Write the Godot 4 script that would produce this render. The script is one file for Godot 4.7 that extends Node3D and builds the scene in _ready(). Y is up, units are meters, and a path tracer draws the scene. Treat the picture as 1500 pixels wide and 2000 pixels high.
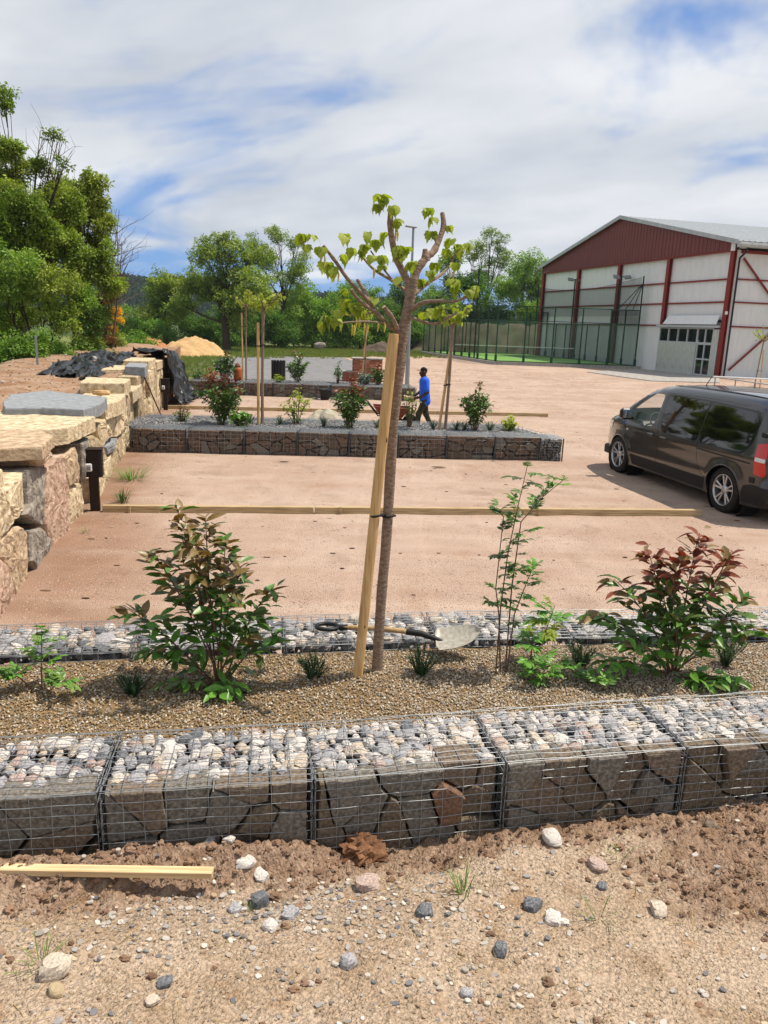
extends Node3D
# A sunny parking and petanque ground with gabion planters, a boulder wall, a hall and a padel court.
# Units are metres, y is up; the camera stands at the origin of x and z and looks along -z.

class Geo:
	var v := PackedVector3Array()
	var ix := PackedInt32Array()
	var col := PackedColorArray()
	var cur := Color.WHITE
	var tinted := false
	func p(a: Vector3) -> int:
		v.append(a)
		if tinted: col.append(cur)
		return v.size() - 1
	func t(a: int, b: int, c: int) -> void:
		ix.append(a); ix.append(b); ix.append(c)
	func q(a: int, b: int, c: int, d: int) -> void:
		t(a, b, c); t(a, c, d)
	func quad(a: Vector3, b: Vector3, c: Vector3, d: Vector3) -> void:
		q(p(a), p(b), p(c), p(d))
	func tri(a: Vector3, b: Vector3, c: Vector3) -> void:
		t(p(a), p(b), p(c))
	# a box about c with size s, turned by b, its edges chamfered by ch
	func box(c: Vector3, s: Vector3, b := Basis(), ch := 0.0) -> void:
		var h := s * 0.5
		var e := minf(ch, minf(h.x, minf(h.y, h.z)) * 0.9)
		for ax in 3:
			var u := (ax + 1) % 3
			var w := (ax + 2) % 3
			for sg in [-1.0, 1.0]:
				var k: Array[Vector3] = []
				for m in [[-1.0, -1.0], [1.0, -1.0], [1.0, 1.0], [-1.0, 1.0]]:
					var o := Vector3.ZERO
					o[ax] = sg * h[ax]; o[u] = m[0] * (h[u] - e); o[w] = m[1] * (h[w] - e)
					k.append(c + b * o)
				if sg > 0: quad(k[3], k[2], k[1], k[0])
				else: quad(k[0], k[1], k[2], k[3])
			if e > 0.0:
				for m in [[-1.0, -1.0], [1.0, -1.0], [1.0, 1.0], [-1.0, 1.0]]:
					var k2: Array[Vector3] = []
					for z in [[-1.0, 0], [1.0, 0], [1.0, 1], [-1.0, 1]]:
						var o := Vector3.ZERO
						o[ax] = z[0] * (h[ax] - e)
						o[u] = m[0] * (h[u] - (e if z[1] == 1 else 0.0))
						o[w] = m[1] * (h[w] - (0.0 if z[1] == 1 else e))
						k2.append(c + b * o)
					if m[0] * m[1] > 0: quad(k2[0], k2[1], k2[2], k2[3])
					else: quad(k2[3], k2[2], k2[1], k2[0])
		if e > 0.0:
			for sx in [-1.0, 1.0]:
				for sy in [-1.0, 1.0]:
					for sz in [-1.0, 1.0]:
						var a := c + b * Vector3(sx * h.x, sy * (h.y - e), sz * (h.z - e))
						var d := c + b * Vector3(sx * (h.x - e), sy * h.y, sz * (h.z - e))
						var f := c + b * Vector3(sx * (h.x - e), sy * (h.y - e), sz * h.z)
						if sx * sy * sz > 0: tri(a, f, d)
						else: tri(a, d, f)
	func bar(a: Vector3, b: Vector3, w: float, h: float, ch := 0.0) -> void:
		var z := (b - a)
		var l := z.length()
		z /= l
		var x := Vector3.UP.cross(z)
		x = Vector3.RIGHT if x.length() < 0.01 else x.normalized()
		box((a + b) * 0.5, Vector3(w, h, l), Basis(x, z.cross(x), z), ch)
	# a round tube along a path; rad holds one radius per point (or one for all)
	func tube(path: PackedVector3Array, rad: PackedFloat32Array, n := 6, caps := true) -> void:
		var m := path.size()
		var side := Vector3.ZERO
		var first := v.size()
		for i in m:
			var d := (path[mini(i + 1, m - 1)] - path[maxi(i - 1, 0)]).normalized()
			if i == 0:
				side = d.cross(Vector3.UP if absf(d.y) < 0.9 else Vector3.RIGHT).normalized()
			else:
				side = (side - d * side.dot(d)).normalized()
			var up := d.cross(side)
			var r := rad[mini(i, rad.size() - 1)]
			for k in n:
				var a := TAU * k / n
				p(path[i] + (side * cos(a) + up * sin(a)) * r)
		for i in m - 1:
			for k in n:
				var a := first + i * n + k
				var b := first + i * n + (k + 1) % n
				q(a, a + n, b + n, b)
		if caps:
			for e in [0, m - 1]:
				var s := v.size()
				for k in n: p(v[first + e * n + k])
				var c := p(path[e])
				for k in n:
					if e == 0: t(c, s + k, s + (k + 1) % n)
					else: t(c, s + (k + 1) % n, s + k)
	func rod(a: Vector3, b: Vector3, r: float, n := 6) -> void:
		tube(PackedVector3Array([a, b]), PackedFloat32Array([r]), n)
	# turns a profile of (radius, height) about the y axis of xf
	func lathe(prof: PackedVector2Array, n := 16, xf := Transform3D()) -> void:
		var first := v.size()
		for pr in prof:
			for k in n:
				var a := TAU * k / n
				p(xf * Vector3(pr.x * cos(a), pr.y, pr.x * sin(a)))
		for i in prof.size() - 1:
			for k in n:
				var a := first + i * n + k
				var b := first + i * n + (k + 1) % n
				q(a, a + n, b + n, b)
	# a flat polygon (x, y) drawn out along -z by depth
	func prism(poly: PackedVector2Array, depth: float, xf := Transform3D()) -> void:
		var pl := poly.duplicate()
		if not Geometry2D.is_polygon_clockwise(pl): pl.reverse()
		var tr := Geometry2D.triangulate_polygon(pl)
		var n := pl.size()
		for k in 2:
			var s := v.size()
			for a in pl: p(xf * Vector3(a.x, a.y, 0.0 if k == 0 else -depth))
			for i in range(0, tr.size(), 3):
				var A := pl[tr[i]]; var B := pl[tr[i + 1]]; var C := pl[tr[i + 2]]
				var cw := (B - A).cross(C - A) < 0.0
				if cw == (k == 0): t(s + tr[i], s + tr[i + 1], s + tr[i + 2])
				else: t(s + tr[i], s + tr[i + 2], s + tr[i + 1])
		for i in n:
			var a := pl[i]; var b := pl[(i + 1) % n]
			quad(xf * Vector3(a.x, a.y, 0), xf * Vector3(a.x, a.y, -depth), xf * Vector3(b.x, b.y, -depth), xf * Vector3(b.x, b.y, 0))
	func join(g: Geo, xf: Transform3D) -> void:
		var s := v.size()
		for a in g.v: p(xf * a)
		for i in g.ix: ix.append(s + i)
	func mesh() -> ArrayMesh:
		var n := PackedVector3Array()
		n.resize(v.size())
		for i in range(0, ix.size(), 3):
			var a := ix[i]; var b := ix[i + 1]; var c := ix[i + 2]
			var f := (v[c] - v[a]).cross(v[b] - v[a])
			n[a] += f; n[b] += f; n[c] += f
		for i in n.size():
			n[i] = n[i].normalized() if n[i].length_squared() > 1e-20 else Vector3.UP
		var arr := []
		arr.resize(Mesh.ARRAY_MAX)
		arr[Mesh.ARRAY_VERTEX] = v
		arr[Mesh.ARRAY_NORMAL] = n
		arr[Mesh.ARRAY_INDEX] = ix
		if tinted: arr[Mesh.ARRAY_COLOR] = col
		var m := ArrayMesh.new()
		if ix.size(): m.add_surface_from_arrays(Mesh.PRIMITIVE_TRIANGLES, arr)
		return m

const GRAVEL_Y := 0.355
var rng := RandomNumberGenerator.new()
var used := {}
var M := {}
var tex := {}
var noise := FastNoiseLite.new()
var rocks: Array[ArrayMesh] = []
var pebbles: Array[ArrayMesh] = []

func rf(a: float, b: float) -> float: return rng.randf_range(a, b)
func pick(a: Array): return a[rng.randi() % a.size()]
func hexlin(h: String) -> Color: return Color(h).srgb_to_linear()

func numbered(called: String) -> String:
	if not used.has(called):
		used[called] = 0
		return called
	used[called] += 1
	return "%s_%03d" % [called, used[called]]

func thing(called: String, label: String, category: String, at := Vector3.ZERO, turn := 0.0, group := "") -> Node3D:
	var o := Node3D.new()
	o.name = numbered(called)
	add_child(o, true)
	o.position = at
	o.rotation.y = turn
	tag(o, label, category, group)
	return o

func tag(o: Node3D, label: String, category: String, group := "", kind := "") -> void:
	o.set_meta("label", label)
	o.set_meta("category", category)
	if group: o.set_meta("group", group)
	if kind: o.set_meta("kind", kind)

func part(called: String, m: Mesh, mat: Material, parent: Node3D, xf := Transform3D()) -> MeshInstance3D:
	var o := MeshInstance3D.new()
	var key := str(parent.get_instance_id()) + called
	if parent == self: o.name = numbered(called)
	else:
		var k: int = used.get(key, -1) + 1
		used[key] = k
		o.name = called if k == 0 else "%s_%03d" % [called, k]
	o.mesh = m
	o.material_override = mat
	o.transform = xf
	parent.add_child(o, true)
	return o

func struct(called: String, m: Mesh, mat: Material) -> MeshInstance3D:
	var o := part(called, m, mat, self)
	o.set_meta("kind", "structure")
	return o

# many copies of one mesh as ONE object: xfs and tints (linear) run in step
func scatter(called: String, m: Mesh, mat: Material, parent: Node3D, xfs: Array[Transform3D], tints := PackedColorArray()) -> MultiMeshInstance3D:
	var mm := MultiMesh.new()
	mm.transform_format = MultiMesh.TRANSFORM_3D
	mm.use_colors = tints.size() > 0
	mm.mesh = m
	mm.instance_count = xfs.size()
	for i in xfs.size():
		mm.set_instance_transform(i, xfs[i])
		if tints.size(): mm.set_instance_color(i, tints[i])
	var o := MultiMeshInstance3D.new()
	var key := str(parent.get_instance_id()) + called
	if parent == self: o.name = numbered(called)
	else:
		var k: int = used.get(key, -1) + 1
		used[key] = k
		o.name = called if k == 0 else "%s_%03d" % [called, k]
	o.multimesh = mm
	o.material_override = mat
	o.set_meta("kind", "stuff")
	parent.add_child(o, true)
	return o

func noise_tex(kind: String, freq: float, oct: int, ramp: Array, size := 512, sd := 1) -> NoiseTexture2D:
	var key := str([kind, freq, oct, ramp, size, sd])
	if tex.has(key): return tex[key]
	var n := FastNoiseLite.new()
	n.seed = sd
	n.frequency = freq
	n.fractal_octaves = oct
	n.fractal_type = FastNoiseLite.FRACTAL_FBM if oct > 1 else FastNoiseLite.FRACTAL_NONE
	n.noise_type = FastNoiseLite.TYPE_SIMPLEX_SMOOTH
	if kind == "cell":
		n.noise_type = FastNoiseLite.TYPE_CELLULAR
		n.cellular_return_type = FastNoiseLite.RETURN_CELL_VALUE
	elif kind == "dist":
		n.noise_type = FastNoiseLite.TYPE_CELLULAR
		n.cellular_return_type = FastNoiseLite.RETURN_DISTANCE2_SUB
	elif kind == "ridge":
		n.fractal_type = FastNoiseLite.FRACTAL_RIDGED
	var t := NoiseTexture2D.new()
	t.width = size
	t.height = size
	t.seamless = true
	t.seamless_blend_skirt = 0.2
	t.noise = n
	if ramp.size():
		var g := Gradient.new()
		var offs := PackedFloat32Array()
		var cols := PackedColorArray()
		for i in ramp.size():
			offs.append(float(i) / (ramp.size() - 1))
			cols.append(Color(ramp[i]))
		g.offsets = offs
		g.colors = cols
		t.color_ramp = g
	tex[key] = t
	return t

# a matte material whose colour wanders through the ramp; per = how many metres one texture covers; bump in cm
func mk(called: String, ramp: Array, per: float, rough := 0.9, bump := 0.0, o := {}) -> StandardMaterial3D:
	var m := StandardMaterial3D.new()
	m.resource_name = called
	m.roughness = rough
	m.metallic_specular = o.get("spec", 0.35)
	var sz: Vector3 = o.get("stretch", Vector3.ONE) / per
	m.uv1_triplanar = true
	m.uv1_world_triplanar = o.get("world", false)
	m.uv1_scale = sz
	m.uv1_triplanar_sharpness = 4.0
	if ramp.size() == 1: m.albedo_color = Color(ramp[0])
	else: m.albedo_texture = noise_tex(o.get("kind", "fbm"), o.get("freq", 0.012), o.get("oct", 5), ramp, o.get("size", 512), o.get("seed", 1))
	if bump > 0.0:
		m.heightmap_enabled = true
		m.heightmap_scale = bump
		m.heightmap_texture = noise_tex(o.get("bkind", "fbm"), o.get("bfreq", 0.03), o.get("boct", 5), [], 512, 7)
	if o.has("patch"):
		m.detail_enabled = true
		m.detail_blend_mode = BaseMaterial3D.BLEND_MODE_MUL
		m.detail_uv_layer = BaseMaterial3D.DETAIL_UV_2
		m.uv2_triplanar = true
		m.uv2_world_triplanar = true
		m.uv2_scale = Vector3.ONE / float(o.get("patch_per", 9.0))
		m.detail_albedo = noise_tex("fbm", 0.01, 5, o.patch, 512, 3)
	if o.get("vc", false): m.vertex_color_use_as_albedo = true
	if o.has("back"):
		m.backlight_enabled = true
		m.backlight = o.back
	if o.has("metal"): m.metallic = o.metal
	if o.has("coat"):
		m.clearcoat_enabled = true
		m.clearcoat = o.coat
		m.clearcoat_roughness = 0.05
	M[called] = m
	return m

func flat(called: String, c: String, rough := 0.6, o := {}) -> StandardMaterial3D:
	return mk(called, [c], 1.0, rough, 0.0, o)

# ---------------------------------------------------------------- stones
# a rock cut from a ball by random planes: angular, a little worn
func make_rock(sd: int, rows := 8, cols := 12, cuts := 9, round_it := 0.08, flatten := 0.8) -> ArrayMesh:
	var r := RandomNumberGenerator.new()
	r.seed = sd
	var pn: Array[Vector3] = []
	var ph: Array[float] = []
	for i in cuts + 6:
		var d := Vector3(r.randfn(), r.randfn(), r.randfn()).normalized()
		if i < 6: d = [Vector3.UP, Vector3.DOWN, Vector3.LEFT, Vector3.RIGHT, Vector3.FORWARD, Vector3.BACK][i]
		pn.append(d)
		ph.append(r.randf_range(0.62, 1.0))
	var stretch := Vector3(r.randf_range(0.85, 1.25), r.randf_range(0.75, 1.0) * flatten, r.randf_range(0.8, 1.1))
	var g := Geo.new()
	for i in rows + 1:
		var la := PI * i / rows
		for k in cols:
			var lo := TAU * (k + 0.5 * (i % 2)) / cols
			var d := Vector3(sin(la) * cos(lo), cos(la), sin(la) * sin(lo))
			var m := 1.25
			for j in pn.size():
				var c := d.dot(pn[j])
				if c > 0.05: m = minf(m, ph[j] / c)
			m = lerpf(m, 0.9, round_it)
			g.p(d * m * stretch * 0.5)
	for i in rows:
		for k in cols:
			var a := i * cols + k
			var b := i * cols + (k + 1) % cols
			g.q(a, b, b + cols, a + cols)
	return facets(g)

# a crumbly lump: a ball pushed in and out by noise
func make_clod(sd: int, rows := 8, cols := 11, amp := 0.55) -> ArrayMesh:
	var nz := FastNoiseLite.new()
	nz.seed = sd
	nz.frequency = 1.5
	nz.fractal_octaves = 4
	var g := Geo.new()
	for i in rows + 1:
		var la := PI * i / rows
		for k in cols:
			var lo := TAU * (k + 0.5 * (i % 2)) / cols
			var d := Vector3(sin(la) * cos(lo), cos(la), sin(la) * sin(lo))
			g.p(d * 0.5 * (1.0 + amp * 1.6 * nz.get_noise_3d(d.x, d.y, d.z)) * Vector3(1.1, 0.8, 0.95))
	for i in rows:
		for k in cols:
			var a := i * cols + k
			var b := i * cols + (k + 1) % cols
			g.q(a, b, b + cols, a + cols)
	return facets(g)

func facets(g: Geo) -> ArrayMesh:
	var f := Geo.new()
	for i in range(0, g.ix.size(), 3):
		var A := g.v[g.ix[i]]; var B := g.v[g.ix[i + 1]]; var C := g.v[g.ix[i + 2]]
		if (B - A).cross(C - A).length_squared() > 1e-12: f.tri(A, B, C)
	return f.mesh()

# a dressed stone: a polygon (x, y; front face towards +z) with worn edges and an uneven face
func make_slab(poly: PackedVector2Array, back: float, bevel: float, bulge: float, r: RandomNumberGenerator, step := 0.0, rough := 0.0) -> ArrayMesh:
	var pl := PackedVector2Array()
	var src := poly.duplicate()
	if not Geometry2D.is_polygon_clockwise(src): src.reverse()
	for i in src.size():
		var a := src[i]; var b := src[(i + 1) % src.size()]
		var k := 1 if step <= 0.0 else maxi(1, int(a.distance_to(b) / step))
		var nn := (b - a).normalized().orthogonal()
		for j in k:
			var w := a.lerp(b, float(j) / k)
			if j > 0: w += nn * r.randf_range(-0.16, 0.13) * step
			pl.append(w)
	var c := Vector2.ZERO
	for a in pl: c += a
	c /= pl.size()
	var g := Geo.new()
	var n := pl.size()
	var rings := [[0.0, -back, 0.0], [0.0, -bevel, 0.3], [bevel * 0.35, -bevel * 0.3, 0.3], [bevel, 0.0, 0.5]]
	if rough > 0.0:
		for s in [0.84, 0.66, 0.46, 0.24]: rings.append([-s, bulge * (1.0 - s), 0.5])
	elif bulge > 0.0: rings.append([-0.55, bulge, 1.0])
	var shift := r.randf() * 50.0
	for rg in rings:
		for a in pl:
			var d := a - c
			var l := d.length()
			var s: float = (l - rg[0]) / l if rg[0] >= 0.0 else -rg[0]
			var z: float = rg[1] + rg[2] * r.randf_range(-1, 1) * maxf(bulge * 0.5, bevel * 0.25)
			var q := Vector3(c.x + d.x * s, c.y + d.y * s, z)
			if rough > 0.0:
				var chip := noise_at(q.x * 2.2 + shift, q.y * 2.2) * 0.7 + noise_at(q.x * 6.0 + shift, q.y * 6.0) * 0.5
				q.z += rough * chip * (1.0 if z > -back * 0.5 else 0.0)
				if rg[0] >= 0.0: q += Vector3(d.x, d.y, 0) / l * rough * 0.7 * noise_at(q.x * 7.0 + shift, q.y * 7.0 + q.z * 9.0)
			g.p(q)
	for i in rings.size() - 1:
		for k in n:
			var a := i * n + k
			var b := i * n + (k + 1) % n
			g.q(a, b, b + n, a + n)
	var m := g.p(Vector3(c.x, c.y, bulge))
	var l0 := (rings.size() - 1) * n
	for k in n: g.t(m, l0 + k, l0 + (k + 1) % n)
	return facets(g) if rough > 0.0 else g.mesh()

func noise_at(x: float, y: float) -> float: return noise.get_noise_2d(x, y)

# splits a rectangle into cells about jittered points, as stones fitted into a face; joint = gap between them
func cells(w: float, h: float, n: int, joint: float, r: RandomNumberGenerator, squash := 1.0) -> Array[PackedVector2Array]:
	var pts := PackedVector2Array()
	var tries := 0
	var gap := sqrt(w * h / n) * r.randf_range(0.5, 0.66)
	while pts.size() < n and tries < 4000:
		tries += 1
		if tries % 60 == 0: gap *= 0.9
		var c := Vector2(r.randf() * w, r.randf() * h)
		var ok := true
		for o in pts:
			if Vector2((o.x - c.x), (o.y - c.y) * squash).length() < gap:
				ok = false
				break
		if ok: pts.append(c)
	var out: Array[PackedVector2Array] = []
	for i in pts.size():
		var pl := PackedVector2Array([Vector2(0, 0), Vector2(w, 0), Vector2(w, h), Vector2(0, h)])
		for j in pts.size():
			if j == i: continue
			var d := (pts[j] - pts[i])
			d.y *= squash * squash
			var nrm := d.normalized()
			var mid := (pts[i] + pts[j]) * 0.5
			var nx := PackedVector2Array()
			for k in pl.size():
				var a := pl[k]; var b := pl[(k + 1) % pl.size()]
				var da := (a - mid).dot(nrm); var db := (b - mid).dot(nrm)
				if da <= 0.0: nx.append(a)
				if da * db < 0.0: nx.append(a.lerp(b, da / (da - db)))
			pl = nx
			if pl.size() < 3: break
		if pl.size() < 3: continue
		var ins := Geometry2D.offset_polygon(pl, -joint * r.randf_range(0.35, 1.7))
		if ins.size() and ins[0].size() >= 3:
			var cl := PackedVector2Array()
			for a in ins[0]:
				if cl.size() == 0 or a.distance_to(cl[cl.size() - 1]) > 0.008: cl.append(a)
			if cl.size() >= 3: out.append(cl)
	return out

func _ready() -> void:
	rng.seed = 20240
	noise.seed = 5
	noise.frequency = 1.0
	noise.fractal_octaves = 4
	camera_and_light()
	materials()
	ground()
	planter_near()
	boulder_wall()
	near_plants()
	foreground()
	planter_mid()
	timbers()
	service_posts()
	mid_plants()
	background_trees()
	hall()
	padel_court()
	lamp_post()
	van()
	person()
	wheelbarrow()
	odds_and_ends()

func camera_and_light() -> void:
	var cam := Camera3D.new()
	cam.name = "camera"
	cam.fov = 67.3
	cam.near = 0.05
	cam.far = 4000.0
	cam.position = Vector3(0, 2.5, 0)
	cam.rotation_degrees = Vector3(-13.6, 0, 2.0)
	add_child(cam)
	cam.current = true
	var sun := DirectionalLight3D.new()
	sun.name = "sun"
	sun.light_energy = 1.6
	sun.light_color = Color(1.0, 0.955, 0.89)
	sun.light_angular_distance = 0.53
	sun.shadow_enabled = true
	var to_sun := Vector3(0.97, 2.15, -0.26).normalized()
	sun.look_at_from_position(to_sun * 50.0, Vector3.ZERO)
	add_child(sun)
	var env := Environment.new()
	env.background_mode = Environment.BG_SKY
	var sk := Sky.new()
	var pm := PanoramaSkyMaterial.new()
	pm.panorama = sky_picture()
	sk.sky_material = pm
	env.sky = sk
	env.tonemap_mode = Environment.TONE_MAPPER_LINEAR
	env.tonemap_exposure = 1.12
	env.fog_enabled = true
	env.fog_density = 0.00018
	env.fog_light_color = Color(0.80, 0.87, 0.95)
	env.sdfgi_enabled = true
	env.ssao_enabled = true
	env.ssil_enabled = true
	var we := WorldEnvironment.new()
	we.name = "world"
	we.environment = env
	add_child(we)

# broken high cloud over a blue sky, thinner towards the left, a bank of cumulus low down
func sky_picture() -> ImageTexture:
	var w := 3072
	var h := 1536
	var n1 := FastNoiseLite.new()
	n1.seed = 11; n1.frequency = 0.55; n1.fractal_octaves = 7; n1.fractal_gain = 0.57
	n1.noise_type = FastNoiseLite.TYPE_SIMPLEX_SMOOTH
	var n2 := FastNoiseLite.new()
	n2.seed = 23; n2.frequency = 0.5; n2.fractal_octaves = 3
	var data := PackedFloat32Array()
	data.resize(w * h * 3)
	for j in h:
		var el := PI * (0.5 - (j + 0.5) / h)
		var y := sin(el)
		var ce := cos(el)
		if y < -0.02:
			for i in w:
				var k := (j * w + i) * 3
				data[k] = 0.30; data[k + 1] = 0.27; data[k + 2] = 0.24
			continue
		var yy := maxf(y, 0.0)
		var blue := Color(0.10, 0.245, 0.62).lerp(Color(0.235, 0.42, 0.72), pow(1.0 - yy, 4.0))
		var kk := 1.0 / (yy + 0.16)
		for i in w:
			var az := (i + 0.5) / w * TAU - PI
			var X := sin(az) * ce * kk
			var Z := -cos(az) * ce * kk
			var wx := n2.get_noise_2d(X * 0.9, Z * 0.9)
			var wz := n2.get_noise_2d(X * 0.9 + 40.0, Z * 0.9)
			var a := X * 0.80 + Z * 0.60
			var b := -X * 0.60 + Z * 0.80
			var c := n1.get_noise_2d(a * 0.85 + wx * 0.5, b * 1.5 + wz * 0.5)
			var big := n2.get_noise_2d(X * 0.45 - 7.0, Z * 0.45 + 3.0)
			var bias := 0.50 + big * 0.30
			# clearer towards the left of the view, closed overhead and to the right
			bias -= 1.25 * exp(-pow((az + 0.31) / 0.15, 2.0) - pow((el - 0.190 + (az + 0.31) * 0.35) / 0.036, 2.0))
			bias -= 0.4 * exp(-pow((az + 0.46) / 0.12, 2.0) - pow((el - 0.32) / 0.05, 2.0))
			bias += 0.62 * exp(-pow((az - 0.36) / 0.5, 2.0) - pow((el - 0.42) / 0.34, 2.0))
			bias += 1.3 * exp(-pow((az - 0.35) / 0.2, 2.0) - pow((el - 0.345) / 0.09, 2.0)) + 0.4 * exp(-pow((az - 0.42) / 0.12, 2.0) - pow((el - 0.22) / 0.05, 2.0))
			bias -= 0.75 * exp(-pow((el - 0.035) / 0.035, 2.0)) + 0.3 * exp(-pow((az - 0.12) / 0.16, 2.0) - pow((el - 0.10) / 0.03, 2.0))
			var d := smoothstep(-0.22, 0.42, c + bias)
			var shade := clampf(0.55 + 1.0 * n1.get_noise_2d(a * 0.7 + 9.0, b * 1.2 - 4.0) + 0.25 * big + 0.35 * c - 0.4 * smoothstep(0.22, 0.5, el), 0.0, 1.0)
			var cl := Color(0.535, 0.57, 0.625).lerp(Color(0.82, 0.835, 0.855), shade)
			var out := blue.lerp(cl, d * 0.97)
			# cumulus bank low on the left
			if el < 0.3 and el > 0.02:
				var puff := n1.get_noise_2d(az * 9.0 + 3.0, el * 14.0)
				var top := 0.122 + 0.012 * sin(az * 9.0 + 1.0) + puff * 0.045
				var inside := exp(-pow((az + 0.27) / 0.13, 4.0)) + 0.75 * exp(-pow((az - 0.02) / 0.12, 4.0))
				var m := smoothstep(0.0, 0.010, top - el) * smoothstep(0.066, 0.088, el + puff * 0.02) * clampf(inside, 0.0, 1.0)
				var lit := clampf(0.55 + (el - 0.085) * 12.0 + puff * 0.6, 0.0, 1.0)
				out = out.lerp(Color(0.60, 0.66, 0.76).lerp(Color(1.0, 1.0, 1.0), lit), m)
			var k := (j * w + i) * 3
			data[k] = out.r; data[k + 1] = out.g; data[k + 2] = out.b
	return ImageTexture.create_from_image(Image.create_from_data(w, h, false, Image.FORMAT_RGBF, data.to_byte_array()))

func materials() -> void:
	# earth and gravel
	mk("ground", ["#4e4e4e", "#b4b4b4", "#dadada", "#ffffff"], 0.8, 0.95, 0.6, {"freq": 0.13, "oct": 3, "vc": true, "world": true, "bfreq": 0.15, "boct": 2, "patch": ["#e2deda", "#ffffff", "#ffffff", "#f0e6dd"], "patch_per": 6.3, "spec": 0.2})
	mk("soil", ["#8a8a8a", "#c4c4c4", "#e2e2e2", "#ffffff"], 0.45, 1.0, 1.2, {"freq": 0.035, "oct": 6, "vc": true, "world": true, "bfreq": 0.06, "boct": 5, "patch": ["#c9bfb4", "#ffffff", "#ffffff", "#dcc7b0"], "patch_per": 1.7, "spec": 0.1})
	mk("clod", ["#5f4533", "#7b5a44", "#927055"], 0.3, 1.0, 0.6, {"world": true, "spec": 0.1})
	mk("gravel_base", ["#6a5740", "#8d7655", "#a8916f"], 0.12, 1.0, 0.6, {"freq": 0.06, "oct": 3, "world": true, "spec": 0.2})
	mk("pebble", ["#c4c4c4", "#ffffff"], 0.05, 0.85, 0.0, {"vc": true, "spec": 0.3})
	mk("grey_chip", ["#54565a", "#75777b", "#97989a"], 0.5, 0.9, 0.8, {"freq": 0.11, "oct": 3, "world": true, "bfreq": 0.1})
	# rocks
	var rk := {"rock_white": ["#938d88", "#c2bcb6", "#ddd8d1"], "rock_cream": ["#91867a", "#b8ac9c", "#d0c6b6"], "rock_grey": ["#6d6d6f", "#98979a", "#bdbbb9"], "rock_slate": ["#44464a", "#66686c", "#95969a"], "rock_rust": ["#6f5442", "#97785f", "#b79c82"], "rock_rose": ["#83706a", "#ab978d", "#c9bab0"]}
	for k in rk: mk(k, rk[k], 0.14, 0.85, 0.12, {"world": true, "freq": 0.02, "oct": 6, "bfreq": 0.05, "spec": 0.3})
	var fc := {"face_brown": ["#544a41", "#75695c", "#968878"], "face_grey": ["#524e48", "#736e66", "#979186"], "face_olive": ["#4d463b", "#6e6354", "#8f8270"], "face_rust": ["#56402f", "#755b4a", "#907665"]}
	for k in fc: mk(k, fc[k], 0.3, 0.9, 0.35, {"world": true, "freq": 0.02, "oct": 6, "bfreq": 0.04, "spec": 0.25})
	mk("face_far_red", ["#4d4038", "#6b594c", "#877363"], 0.6, 0.9, 0.6, {"world": true, "freq": 0.02, "oct": 6, "spec": 0.25})
	mk("face_far_brown", ["#453d36", "#62564b", "#7e6f60"], 0.6, 0.9, 0.6, {"world": true, "freq": 0.02, "oct": 6, "spec": 0.25})
	flat("wire", "#999ea1", 0.42, {"metal": 0.6})
	flat("wire_dark", "#3f4347", 0.5, {"metal": 0.6})
	# boulder wall
	var wl := {"wall_yellow": ["#8b7c62", "#b5a283", "#cebea0", "#dfd5c0"], "wall_ochre": ["#82735a", "#a8977a", "#c5b599"], "wall_pink": ["#8f7563", "#b69a86", "#d4bfad"], "wall_grey": ["#67625b", "#8d867c", "#b1a99d"], "slab_grey": ["#787c80", "#888c90", "#989b9e"], "wall_tan": ["#8c7964", "#b29c81", "#d0bda2"]}
	for k in wl: mk(k, wl[k], 0.8, 0.92, 0.12 if k == "slab_grey" else 1.2, {"world": true, "freq": 0.011, "oct": 7, "bfreq": 0.025, "boct": 6, "spec": 0.2})
	# wood
	var grain := {"stretch": Vector3(9, 0.6, 9), "freq": 0.014, "oct": 4, "bfreq": 0.02, "spec": 0.3}
	mk("stake_wood", ["#a07c4c", "#bd9764", "#cfad7c", "#b89058"], 1.6, 0.8, 0.15, grain)
	mk("stake_grey", ["#8b7350", "#a98f68", "#b9a27c"], 1.6, 0.85, 0.1, grain)
	var along := {"stretch": Vector3(0.5, 9, 9), "freq": 0.014, "oct": 4, "bfreq": 0.02, "spec": 0.25}
	mk("plank_wood", ["#b0936a", "#cdb188", "#dcc6a0"], 1.6, 0.8, 0.12, along)
	mk("beam_wood", ["#8a7454", "#b09a76", "#c6b08a"], 1.8, 0.9, 0.2, along)
	mk("knot", ["#5b3a1c"], 1.0, 0.85)
	mk("bark", ["#675649", "#867363", "#a18d7b"], 0.35, 0.9, 0.5, {"stretch": Vector3(0.9, 1.5, 0.9), "freq": 0.018, "oct": 6, "bfreq": 0.03})
	mk("bark_dark", ["#2f2620", "#463a30", "#5e5042"], 0.6, 0.95, 1.0, {"stretch": Vector3(2, 0.6, 2)})
	mk("twig", ["#5d4438", "#7c6050"], 0.3, 0.9)
	mk("twig_bare", ["#5b4c46", "#7d6c64"], 0.3, 0.9)
	mk("cut_wood", ["#c09c78", "#d8bb98"], 0.1, 0.9)
	# leaves (the copies bring their own tints)
	var back := {"back": Color(0.75, 0.75, 0.75), "vc": true, "spec": 0.25}
	mk("foliage", ["#b8b8b8", "#ffffff"], 0.9, 0.5, 0.0, {"back": Color(0.78, 0.84, 0.4), "vc": true, "spec": 0.22, "world": true, "freq": 0.03})
	mk("leaf_tree", ["#7c8c30", "#98a644", "#adb858"], 0.12, 0.55, 0.0, {"back": Color(0.95, 1.0, 0.45), "world": true})
	mk("leaf_tree_pale", ["#93a53f", "#adb956", "#c1c66b"], 0.12, 0.55, 0.0, {"back": Color(0.95, 1.0, 0.5), "world": true})
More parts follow.
